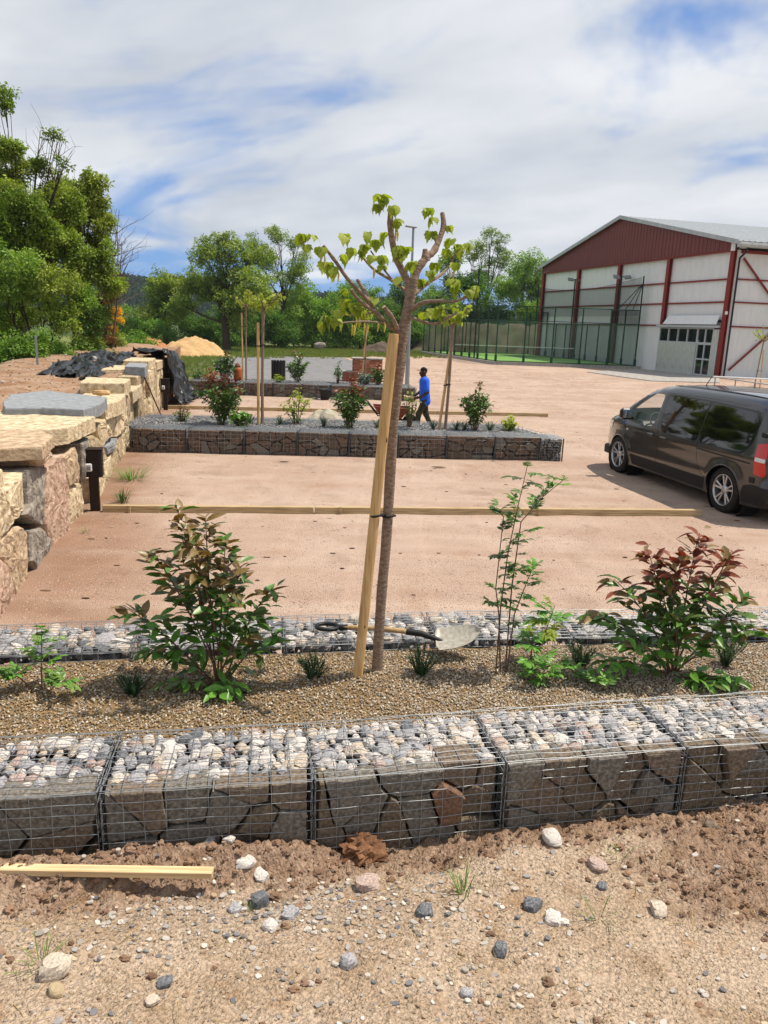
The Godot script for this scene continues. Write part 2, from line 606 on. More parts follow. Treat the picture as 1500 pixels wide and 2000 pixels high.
	mk("leaf_dark", ["#42522a", "#546634", "#687a42"], 0.1, 0.42, 0.0, {"back": Color(0.6, 0.75, 0.25), "world": true, "spec": 0.4})
	mk("leaf_green", ["#416325", "#547a30", "#67903e"], 0.1, 0.4, 0.0, {"back": Color(0.5, 0.65, 0.2), "world": true, "spec": 0.5})
	mk("leaf_bright", ["#54822c", "#6b9c3c", "#80b04c"], 0.1, 0.42, 0.0, {"back": Color(0.6, 0.8, 0.25), "world": true, "spec": 0.45})
	mk("leaf_bronze", ["#665632", "#806b40", "#97804e"], 0.1, 0.4, 0.0, {"back": Color(0.7, 0.6, 0.25), "world": true, "spec": 0.5})
	mk("leaf_red", ["#693a27", "#854c35", "#9b6246"], 0.1, 0.36, 0.0, {"back": Color(0.75, 0.4, 0.22), "world": true, "spec": 0.4})
	mk("catkin", ["#b7a542", "#cfc05c"], 0.1, 0.8)
	mk("needle", ["#26381f", "#385030", "#4c6642"], 0.08, 0.6, 0.0, {"world": true, "back": Color(0.2, 0.3, 0.1)})
	mk("blade", ["#4d6b24", "#68883a", "#86a050"], 0.2, 0.6, 0.0, {"world": true, "back": Color(0.5, 0.6, 0.2)})
	mk("straw", ["#a28a58", "#c2ab78"], 0.2, 0.9, 0.0, {"world": true})
	mk("needle_mid", ["#2c4024", "#3f5a34", "#56754a"], 0.08, 0.6, 0.0, {"world": true})
	mk("leaf_silver", ["#76857a", "#93a196", "#b0bbae"], 0.1, 0.7, 0.0, {"world": true, "back": Color(0.4, 0.45, 0.4)})
	mk("sand_orange", ["#a48259", "#bf9e72", "#d1b489"], 0.9, 1.0, 1.5, {"world": true, "spec": 0.1})
	mk("sand_brown", ["#8a5c3a", "#a97650", "#bf8d66"], 0.9, 1.0, 1.5, {"world": true, "spec": 0.1})
	mk("concrete", ["#7d7a76", "#99958f", "#aeaaa3"], 1.6, 0.9, 0.3, {"world": true})
	mk("grey_grit", ["#5e5f62", "#7b7c7e", "#989897"], 0.8, 0.95, 0.6, {"world": true, "freq": 0.1, "oct": 3, "patch": ["#c8c8c8", "#ffffff", "#e8ddd2"], "patch_per": 7.0})
	mk("post_steel", ["#261d18", "#352a22"], 0.5, 0.6, 0.0, {"metal": 0.2})
	flat("socket_white", "#d4d4d2", 0.4)
	flat("socket_grey", "#8c8d90", 0.4)
	mk("hill", ["#2b3a26", "#3a4a30", "#4a5638"], 60.0, 1.0, 0.0, {"world": true})
	mk("clad_white", ["#cfd2d2", "#d6d9d9", "#dcdfdf"], 3.0, 0.5, 0.0, {"stretch": Vector3(1, 0.3, 1)})
	mk("clad_brown", ["#683530", "#6e3934", "#743e38"], 3.0, 0.5, 0.0, {"stretch": Vector3(1, 0.3, 1)})
	flat("steel_red", "#7c2a20", 0.5)
	mk("roof_grey", ["#9aa0a3", "#b4b9bb"], 4.0, 0.45)
	mk("zinc", ["#a7aba8", "#c0c3be", "#d0d2cc"], 1.4, 0.42, 0.0, {"metal": 0.4, "stretch": Vector3(1.5, 0.4, 1)})
	flat("alu", "#b9bdbf", 0.45, {"metal": 0.3})
	flat("glass_dark", "#0e1214", 0.06, {"spec": 0.7})
	mk("turf", ["#5f8a3c", "#76a34d", "#87b25c"], 0.9, 0.95, 0.0, {"world": true})
	flat("line_white", "#d8d8d4", 0.7)
	flat("court_green", "#17402e", 0.5)
	flat("court_dark", "#1f2825", 0.6)
	flat("lamp_grey", "#83888c", 0.5)
	flat("galvanised", "#8d9499", 0.5, {"metal": 0.45})
	for q in [["court_glass", Color(0.30, 0.42, 0.37, 0.26), 0.3], ["court_mesh", Color(0.055, 0.11, 0.085, 0.30), 0.9]]:
		var gm := flat(q[0], "#ffffff", q[2])
		gm.albedo_color = q[1]
		gm.transparency = BaseMaterial3D.TRANSPARENCY_ALPHA
		gm.uv1_triplanar = false
	flat("van_paint", "#2b2a28", 0.28, {"metal": 0.45, "coat": 1.0, "spec": 0.6})
	flat("van_plastic", "#1c1d1f", 0.55)
	flat("van_glass_dark", "#07090a", 0.03, {"spec": 0.75})
	flat("black_gloss", "#0c0d0e", 0.12, {"spec": 0.6})
	var vg := flat("van_glass", "#ffffff", 0.02)
	vg.albedo_color = Color(0.6, 0.75, 0.66, 0.12)
	vg.transparency = BaseMaterial3D.TRANSPARENCY_ALPHA
	vg.uv1_triplanar = false
	flat("mirror", "#d0d4d6", 0.04, {"metal": 1.0})
	flat("lens_red", "#b3140f", 0.15, {"coat": 1.0})
	flat("lens_clear", "#c9c6c4", 0.15, {"coat": 1.0})
	flat("plate_white", "#dcdcda", 0.4)
	flat("plate_blue", "#1d4fb0", 0.4)
	flat("chrome", "#c8c8c8", 0.15, {"metal": 1.0})
	flat("seat_cloth", "#222428", 0.9)
	mk("tyre", ["#161514", "#221f1c", "#39322b"], 0.4, 0.85)
	flat("rim_silver", "#b4b6b8", 0.28, {"metal": 0.85})
	mk("skin_dark", ["#3d271d", "#4a3125"], 0.3, 0.6)
	mk("shirt_blue", ["#1d50c0", "#2a62d8", "#326ce4"], 0.5, 0.85, 0.6, {"bfreq": 0.012})
	mk("camouflage", ["#15170f", "#24271d", "#4b4d3b", "#1a1c16"], 0.35, 0.9, 0.0, {"freq": 0.012, "oct": 2})
	flat("cap_black", "#1b1a1a", 0.85)
	mk("barrow_red", ["#5e3026", "#7a3d2f", "#8c4c3c"], 0.4, 0.6)
	mk("pale_gravel", ["#8e8778", "#aba493", "#c2bca9"], 0.4, 1.0, 1.0, {"freq": 0.1, "oct": 3, "world": true})
	mk("brick_red", ["#945a45", "#ad7059"], 0.2, 0.9)
	mk("brick_brown", ["#835542", "#996853"], 0.2, 0.9)
	mk("brick_pale", ["#a87a62", "#bd927a"], 0.2, 0.9)
	mk("tarpaulin", ["#141516", "#1e1f21"], 0.6, 0.34, 0.4, {"spec": 0.6, "bfreq": 0.02})
	mk("bottle_orange", ["#a4532c", "#b9653a"], 0.3, 0.55)
	mk("bottle_brown", ["#6a3222", "#7a3e2a"], 0.3, 0.6)
	mk("blade_steel", ["#8f897c", "#aaa598", "#bdb9ae"], 0.25, 0.5, 0.0, {"metal": 0.25})
	flat("rubber", "#17171a", 0.7)
	flat("steel_dark", "#2c2e30", 0.5, {"metal": 0.3})
	flat("black_plastic", "#1d1e20", 0.45)

func stones_library() -> void:
	for i in 14: rocks.append(make_rock(100 + i, 6, 9, 10, 0.22, 0.85))
	for i in 6: pebbles.append(make_rock(300 + i, 4, 6, 4, 0.55, 0.75))

# ---------------------------------------------------------------- ground
func lay(x: float, z: float) -> float:
	var y := 0.012 * noise.get_noise_2d(x * 0.9, z * 0.9)
	if z > -3.9: y -= 0.25 * smoothstep(-3.9, -3.5, z)   # the sheet dips under the loose earth in front
	return y

func wall_x(z: float) -> float:
	var w := [[-3.0, -2.55], [-5.9, -3.12], [-7.23, -3.47], [-8.21, -3.69], [-9.62, -3.87], [-11.0, -4.14], [-15.25, -5.12], [-23.0, -6.62], [-26.0, -7.2]]
	for i in w.size() - 1:
		if z >= w[i + 1][0]: return lerpf(w[i][1], w[i + 1][1], (z - w[i][0]) / (w[i + 1][0] - w[i][0]))
	return -7.2 - (-26.0 - z) * 0.2

func ground() -> void:
	stones_library()
	var g := Geo.new()
	g.tinted = true
	var nz := 230
	var nx := 200
	var pink := Color(0.67, 0.487, 0.378)
	var pink2 := Color(0.77, 0.585, 0.465)
	var earth := Color(0.40, 0.21, 0.12)
	var grass := Color(0.25, 0.33, 0.095)
	var grass2 := Color(0.34, 0.31, 0.13)
	for j in nz + 1:
		var t := float(j) / nz
		var z := -(3.2 + 16.0 * t + 66.0 * pow(t, 3.0) + 1400.0 * pow(t, 14.0))
		if j == 0: z = 6.0
		elif j == 1: z = -3.5
		for i in nx + 1:
			var u := 2.0 * i / nx - 1.0
			var x := signf(u) * (9.0 * absf(u) + 40.0 * pow(absf(u), 3.0) + 900.0 * pow(absf(u), 9.0))
			var n := noise.get_noise_2d(x * 0.35, z * 0.35)
			var n2 := noise.get_noise_2d(x * 1.7 + 50.0, z * 1.7)
			var c := pink.lerp(pink2, clampf(0.5 + n * 1.1 + n2 * 0.8, 0, 1))
			# earth washed out along the foot of the wall
			var dw := x - wall_x(z)
			if z > -26.0:
				var reach := 0.75 + 0.5 * n2 + 0.9 * smoothstep(-10.5, -8.0, z)
				c = c.lerp(earth.lerp(pink, 0.25 + 0.2 * n2), 0.85 * (1.0 - smoothstep(reach * 0.35, reach * 1.25, dw)))
			# trampled strips along the beds and the wheel tracks
			c = c.lerp(Color(0.62, 0.43, 0.32), 0.55 * clampf(noise.get_noise_2d(x * 0.16 + z * 0.05, z * 1.1) * 1.8, 0, 1))
			c = c.lerp(Color(0.86, 0.68, 0.55), 0.6 * clampf(noise.get_noise_2d(x * 0.13 - z * 0.06 + 30.0, z * 1.4) * 1.8 - 0.1, 0, 1))
			# grass: left of the grey patch and along the far trees
			var far_edge := -54.0 + (x + 10.0) * -1.1
			var gr := smoothstep(0.0, 1.5, -z - 29.6 - 2.0 * n) * smoothstep(0.0, 1.2, -6.9 - (-33.0 - z) * 0.2 - x + n2)
			gr = maxf(gr, smoothstep(-2.0, 4.0, far_edge - z + n * 6.0))
			if x < wall_x(z) - 0.3: gr = maxf(gr, 1.0)
			gr = maxf(gr, smoothstep(0, 2.0, x - 23.0 + n * 2.0) * smoothstep(0.0, 2.0, -42.0 - z))
			c = c.lerp(grass.lerp(grass2, clampf(0.4 + n2 * 1.2, 0, 1)), clampf(gr, 0, 1))
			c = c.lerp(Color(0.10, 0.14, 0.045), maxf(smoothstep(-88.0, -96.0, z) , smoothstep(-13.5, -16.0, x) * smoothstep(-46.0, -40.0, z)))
			g.cur = c
			g.p(Vector3(x, lay(x, z), z))
	for j in nz:
		for i in nx:
			var a := j * (nx + 1) + i
			g.q(a, a + 1, a + nx + 2, a + nx + 1) if false else g.q(a, a + nx + 1, a + nx + 2, a + 1)
	struct("ground", g.mesh(), M.ground)
	# loose grit on the near courts
	var xs: Array[Transform3D] = []
	var cs := PackedColorArray()
	while xs.size() < 70000:
		var z := -5.1 - 9.0 * pow(rng.randf(), 1.5)
		var x := rf(-0.62, 0.62) * -z * 1.05
		if x < wall_x(z) + 0.1: continue
		var s := rf(0.006, 0.014)
		var n := noise.get_noise_2d(x * 0.8, z * 0.8)
		if rng.randf() > 0.65 + n: continue
		xs.append(Transform3D(Basis(Vector3.UP, rf(0, TAU)).scaled(Vector3(s, s * 0.7, s)), Vector3(x, lay(x, z), z)))
		cs.append(pick([Color(0.33, 0.21, 0.15), Color(0.50, 0.36, 0.28), Color(0.20, 0.12, 0.085), Color(0.66, 0.54, 0.45), Color(0.40, 0.27, 0.2)]) * rf(0.8, 1.2))
	while xs.size() < 98000:
		var z := -13.0 - 36.0 * pow(rng.randf(), 1.4)
		var x := rf(-0.35, 0.58) * -z
		if x < wall_x(z) + 0.1 or (z < -30.0 and x < -1.0): continue
		var n := noise.get_noise_2d(x * 0.3, z * 0.8)
		if rng.randf() > 0.5 + n * 1.3: continue
		var s := -z * rf(0.0006, 0.0013)
		xs.append(Transform3D(Basis(Vector3.UP, rf(0, TAU)).scaled(Vector3(s * 1.5, s * 0.5, s * 1.2)), Vector3(x, lay(x, z), z)))
		cs.append(pick([Color(0.33, 0.21, 0.15), Color(0.26, 0.16, 0.11), Color(0.56, 0.44, 0.36), Color(0.40, 0.27, 0.2), Color(0.62, 0.5, 0.42)]) * rf(0.85, 1.15))
	var o := scatter("grit", pebbles[5], M.pebble, self, xs, cs)
	tag(o, "fine pink grit covering the petanque courts and the parking ground", "grit", "", "stuff")

# ---------------------------------------------------------------- gabions
# a wire basket of stones whose front top edge runs from a to b (x, z); o: depth, faces, fill, rows of fill stones, palettes
func gabion(label: String, a: Vector2, b: Vector2, y0: float, y1: float, o := {}) -> Node3D:
	var l := a.distance_to(b)
	var h := y1 - y0
	var d: float = o.get("depth", 0.53)
	var near: bool = o.get("near", true)
	var t := thing("gabion_basket", label, "gabion", Vector3(a.x, y0, a.y), atan2(-(b.y - a.y), b.x - a.x), o.get("group", ""))
	var r := RandomNumberGenerator.new()
	r.seed = int(a.x * 977.0 + a.y * 131.0) + 40000
	# the fitted stones of the front face
	if o.get("face_n", 11) > 0:
		for pl in cells(l - 0.03, h - 0.015, o.get("face_n", 11), 0.0055 if near else 0.0075, r, o.get("squash", 1.0)):
			var back := r.randf_range(0.10, 0.17)
			var mt = o.get("faces", ["face_brown", "face_grey", "face_olive", "face_brown", "face_grey", "face_rust"])
			var xf := Transform3D(Basis.from_euler(Vector3(r.randf_range(-0.02, 0.05), r.randf_range(-0.04, 0.04), r.randf_range(-0.02, 0.02))), Vector3(0.015, 0.0, -0.010 - pow(r.randf(), 2.0) * (0.035 if near else 0.02)))
			var sm := make_slab(pl, back, 0.007 if near else 0.012, 0.003 if near else 0.0, r, 0.04 if near else 0.0, 0.006 if near else 0.0)
			part("stone", sm, M[mt[r.randi() % mt.size()]], t, xf)
	# the loose stones seen through the lid
	var pal: Array = o.get("fill", ["rock_white", "rock_grey", "rock_cream", "rock_grey", "rock_white", "rock_white", "rock_rose", "rock_white", "rock_grey", "rock_cream", "rock_white", "rock_grey", "rock_white", "rock_grey", "rock_cream", "rock_white", "rock_slate", "rock_grey", "rock_rose", "rock_grey"])
	var size: float = o.get("stone", 0.061)
	if near:
		var front := 0.10
		var nx := int(l / (size * 0.93))
		var nz := int((d - front) / (size * 0.88))
		for k in nz:
			for i in nx:
				var p := Vector3((i + 0.5 + r.randf_range(-0.28, 0.28)) * l / nx, h - size * r.randf_range(0.42, 0.62), -front - (k + 0.5 + r.randf_range(-0.25, 0.25)) * (d - front) / nz)
				var s := size * (r.randf_range(0.8, 1.5) if r.randf() > 0.1 else r.randf_range(1.5, 2.1))
				p.x = clampf(p.x, 0.04, l - 0.04)
				p.z = clampf(p.z, -d + 0.04, -0.05)
				part("stone", rocks[r.randi() % rocks.size()], M[pal[r.randi() % pal.size()]], t, Transform3D(Basis.from_euler(Vector3(r.randf_range(-0.5, 0.5), r.randf() * TAU, r.randf_range(-0.5, 0.5))).scaled(Vector3(s, s * 0.9, s)), p))
	var xs: Array[Transform3D] = []
	var deep: int = 3 if near else 1
	var fs: float = 0.10 if near else 0.055
	for lay_n in deep:
		for k in int(d / (fs * 0.8)):
			for i in int(l / (fs * 0.8)):
				var p := Vector3((i + r.randf()) * fs * 0.8, h - (0.11 if near else fs * 0.45) - lay_n * 0.1, (-0.17 if near else -0.06) - (k + r.randf()) * fs * 0.8)
				if p.x < 0.045 or p.x > l - 0.045 or p.z < -d + 0.05: continue
				if not near: p.y += r.randf_range(-0.012, 0.0)
				var s := fs * r.randf_range(0.8, 1.3)
				xs.append(Transform3D(Basis.from_euler(Vector3(r.randf() * TAU, r.randf() * TAU, 0)).scaled(Vector3.ONE * s), p))
	scatter("stone_fill", pebbles[3] if not near else rocks[2], M[o.get("fill_mat", "rock_grey")], t, xs)
	if not near:
		var cg := Geo.new()
		cg.box(Vector3(l / 2, (h - 0.05) / 2, -d / 2), Vector3(l - 0.05, h - 0.05, d - 0.06 if o.get("face_n", 11) == 0 else d - 0.2), Basis(), 0.02)
		part("rubble", cg.mesh(), M[o.get("fill_mat", "rock_grey")], t)
	# the basket: welded wires 10 x 5 cm, a panel to each side
	var wr: float = o.get("wire", 0.0021)
	var sides: int = 4 if near else 3
	var panels := {"lid": [Vector3(0, h, 0), Vector3(l, 0, 0), Vector3(0, 0, -d)], "front_panel": [Vector3(0, 0, 0.004), Vector3(l, 0, 0), Vector3(0, h, 0)]}
	if near or o.get("ends", false):
		panels["end_panel"] = [Vector3(0, 0, 0), Vector3(0, 0, -d), Vector3(0, h, 0)]
		panels["far_end_panel"] = [Vector3(l, 0, 0), Vector3(0, 0, -d), Vector3(0, h, 0)]
	if near: panels["rear_panel"] = [Vector3(0, 0, -d), Vector3(l, 0, 0), Vector3(0, h, 0)]
	for pn in panels:
		var g := Geo.new()
		var at: Vector3 = panels[pn][0]
		var u: Vector3 = panels[pn][1]
		var w: Vector3 = panels[pn][2]
		var out := u.cross(w).normalized()
		var nu := int(round(u.length() / o.get("mesh_u", 0.1)))
		var nw := int(round(w.length() / o.get("mesh_w", 0.05)))
		var wob := 0.006 if near else 0.0
		for i in nu + 1:
			var path := PackedVector3Array()
			var seg := 4 if near else 1
			for k in seg + 1:
				var e := 0.0 if k == 0 or k == seg else 1.0
				path.append(at + u * (float(i) / nu) + w * (float(k) / seg) + out * r.randf_range(-wob, wob) * e + u.normalized() * r.randf_range(-wob, wob) * e * 0.7)
			g.tube(path, PackedFloat32Array([wr]), sides, false)
		for i in nw + 1:
			var path := PackedVector3Array()
			var seg := 6 if near else 1
			for k in seg + 1:
				var e := 0.0 if k == 0 or k == seg else 1.0
				path.append(at + u * (float(k) / seg) + w * (float(i) / nw) + out * (wr * 1.8 + r.randf_range(-wob, wob) * e) + w.normalized() * r.randf_range(-wob, wob) * e * 0.6)
			g.tube(path, PackedFloat32Array([wr]), sides, false)
		part(pn, g.mesh(), M.wire, t)
	# lacing wire wound about the corner edges
	if near:
		for e in [[Vector3(0, 0, 0.004), Vector3(0, h, 0.004)], [Vector3(l, 0, 0.004), Vector3(l, h, 0.004)], [Vector3(0, h, 0), Vector3(0, h, -d)], [Vector3(l, h, 0), Vector3(l, h, -d)]]:
			var g := Geo.new()
			var path := PackedVector3Array()
			var ax: Vector3 = (e[1] - e[0]).normalized()
			var s1 := ax.cross(Vector3(0.3, 0.2, 0.9)).normalized()
			var s2 := ax.cross(s1)
			var nn := 44
			for k in nn + 1:
				var an := TAU * k / 6.0
				path.append(e[0].lerp(e[1], float(k) / nn) + (s1 * cos(an) + s2 * sin(an)) * 0.008)
			g.tube(path, PackedFloat32Array([0.0018]), 3, false)
			part("lacing_wire", g.mesh(), M.wire_dark, t)
	elif face_gap(o):
		var g := Geo.new()
		g.bar(Vector3(l, 0, 0.006), Vector3(l, h, 0.006), 0.02, 0.02)
		part("lacing_wire", g.mesh(), M.wire_dark, t)
	return t

func face_gap(o: Dictionary) -> bool: return o.get("face_n", 11) > 0

func along(line: Array, x: float) -> float:
	for i in line.size() - 1:
		if x <= line[i + 1][0] or i == line.size() - 2:
			return lerpf(line[i][1], line[i + 1][1], (x - line[i][0]) / (line[i + 1][0] - line[i][0]))
	return line[0][1]

const BED_FRONT := [[-3.0, -3.36], [-1.90, -3.47], [-1.38, -3.56], [-0.39, -3.76], [0.57, -3.94], [1.54, -4.15], [2.35, -4.26], [3.4, -4.44]]
const BED_BACK := [[-3.2, -4.28], [-2.35, -4.42], [-1.59, -4.57], [-0.61, -4.73], [0.42, -4.92], [1.36, -5.05], [2.81, -5.23], [3.6, -5.36]]

func planter_near() -> void:
	var fr := [[-2.20, -2.90], [-1.24, -3.05], [-0.285, -3.205], [0.645, -3.41], [1.615, -3.615], [2.58, -3.80], [3.54, -3.99]]
	var lab := ["gabion basket cut off by the frame, left end of the front row", "gabion basket behind the pale plank, second from left in the front row", "gabion basket with rusty face stones in front of the staked tree", "gabion basket behind the round white stone, front row right of centre", "gabion basket running out of frame at right of the front row", "gabion basket at the hidden right end of the front row"]
	for i in 6:
		var a := Vector2(fr[i][0], fr[i][1])
		var b := Vector2(fr[i + 1][0], fr[i + 1][1])
		var e := (b - a).normalized() * 0.008
		gabion(lab[i], a + e, b - e, -0.10, 0.42, {"face_n": 14 + i % 3, "faces": ["face_brown", "face_grey", "face_olive", "face_brown", "face_grey"] if i != 2 else ["face_brown", "face_rust", "face_grey", "face_brown", "face_olive"]})
	var bk := [[-2.56, -4.38], [-1.59, -4.57], [-0.62, -4.73], [0.41, -4.92], [1.36, -5.05], [2.33, -5.17], [3.30, -5.31]]
	var lab2 := ["gabion lid behind the feathery shrub, left end of the rear row", "gabion lid behind the bronze-tipped bush, rear row", "gabion lid under the black shovel handle, rear row", "gabion lid under the steel shovel blade, rear row", "gabion lid between the thin shrub and the red-tipped bush, rear row", "gabion lid behind the red-tipped bush, right end of the rear row"]
	for i in 6:
		var a := Vector2(bk[i][0], bk[i][1])
		var b := Vector2(bk[i + 1][0], bk[i + 1][1])
		var e := (b - a).normalized() * 0.008
		gabion(lab2[i], a + e, b - e, -0.08, 0.42, {"face_n": 0, "fill": ["rock_slate", "rock_grey", "rock_white", "rock_cream", "rock_grey", "rock_white"], "stone": 0.078})
	gabion("gabion basket closing the near bed at its right end", Vector2(3.58, -4.46), Vector2(3.70, -5.32), -0.08, 0.42, {"face_n": 12})
	# the gravel bed between the two rows
	var g := Geo.new()
	var n := 90
	var m := 14
	for i in n + 1:
		var x := lerpf(-3.0, 3.4, float(i) / n)
		for k in m + 1:
			var f := float(k) / m
			var z := lerpf(along(BED_FRONT, x) + 0.03, along(BED_BACK, x) - 0.03, f)
			g.p(Vector3(x, bed_y(x, z) - 0.006, z))
	for i in n:
		for k in m:
			var a := i * (m + 1) + k
			g.q(a, a + 1, a + m + 2, a + m + 1)
	var t := struct("planting_bed", g.mesh(), M.gravel_base)
	var holder := thing("bed_gravel", "ochre and cream pea gravel covering the near planting bed", "gravel")
	holder.set_meta("kind", "stuff")
	for v in 3:
		var xs: Array[Transform3D] = []
		var cs := PackedColorArray()
		for i in 15500:
			var x := rf(-3.0, 3.4)
			var z := lerpf(along(BED_FRONT, x), along(BED_BACK, x), rng.randf())
			var s := rf(0.007, 0.0165)
			xs.append(Transform3D(Basis.from_euler(Vector3(rf(-0.6, 0.6), rf(0, TAU), rf(-0.6, 0.6))).scaled(Vector3(s, s, s)), Vector3(x, bed_y(x, z) + s * rf(0.0, 0.35), z)))
			var right := smoothstep(-0.6, 1.2, x + 0.6 * noise.get_noise_2d(x * 1.5, z * 1.5))
			var a := Color(0.40, 0.29, 0.165).lerp(Color(0.52, 0.43, 0.315), right)
			var k := rng.randf()
			if k < 0.16: a = Color(0.70, 0.63, 0.52)
			elif k < 0.30: a = Color(0.25, 0.21, 0.165)
			elif k < 0.42: a = Color(0.44, 0.29, 0.17)
			elif k < 0.50: a = Color(0.33, 0.32, 0.31)
			cs.append(a * rf(0.75, 1.25))
		scatter("pebbles", pebbles[v], M.pebble, holder, xs, cs)

func bed_y(x: float, z: float) -> float:
	return GRAVEL_Y + 0.018 * noise.get_noise_2d(x * 2.2, z * 2.2) + 0.05 * exp(-pow((x + 0.05) / 0.35, 2.0) - pow((z + 4.4) / 0.25, 2.0))

# ---------------------------------------------------------------- boulder wall and terrace
func wall_dir(z: float) -> Vector2:
	return Vector2(wall_x(z - 0.4) - wall_x(z + 0.4), -0.8).normalized()

func terrace_y(w: float, z: float) -> float:
	var y := 1.06 + 0.10 * smoothstep(-8.0, -14.0, z) + 0.16 * smoothstep(-15.0, -22.0, z) + 0.05 * noise.get_noise_2d(w * 0.9, z * 0.5) + 0.02 * noise.get_noise_2d(w * 4.0, z * 4.0)
	y += 0.10 * smoothstep(0.6, 2.0, w) - 0.16 * (1.0 - smoothstep(1.1, 1.9, w)) * smoothstep(-11.0, -10.3, z)
	return y - 1.5 * smoothstep(2.7, 6.5, w)

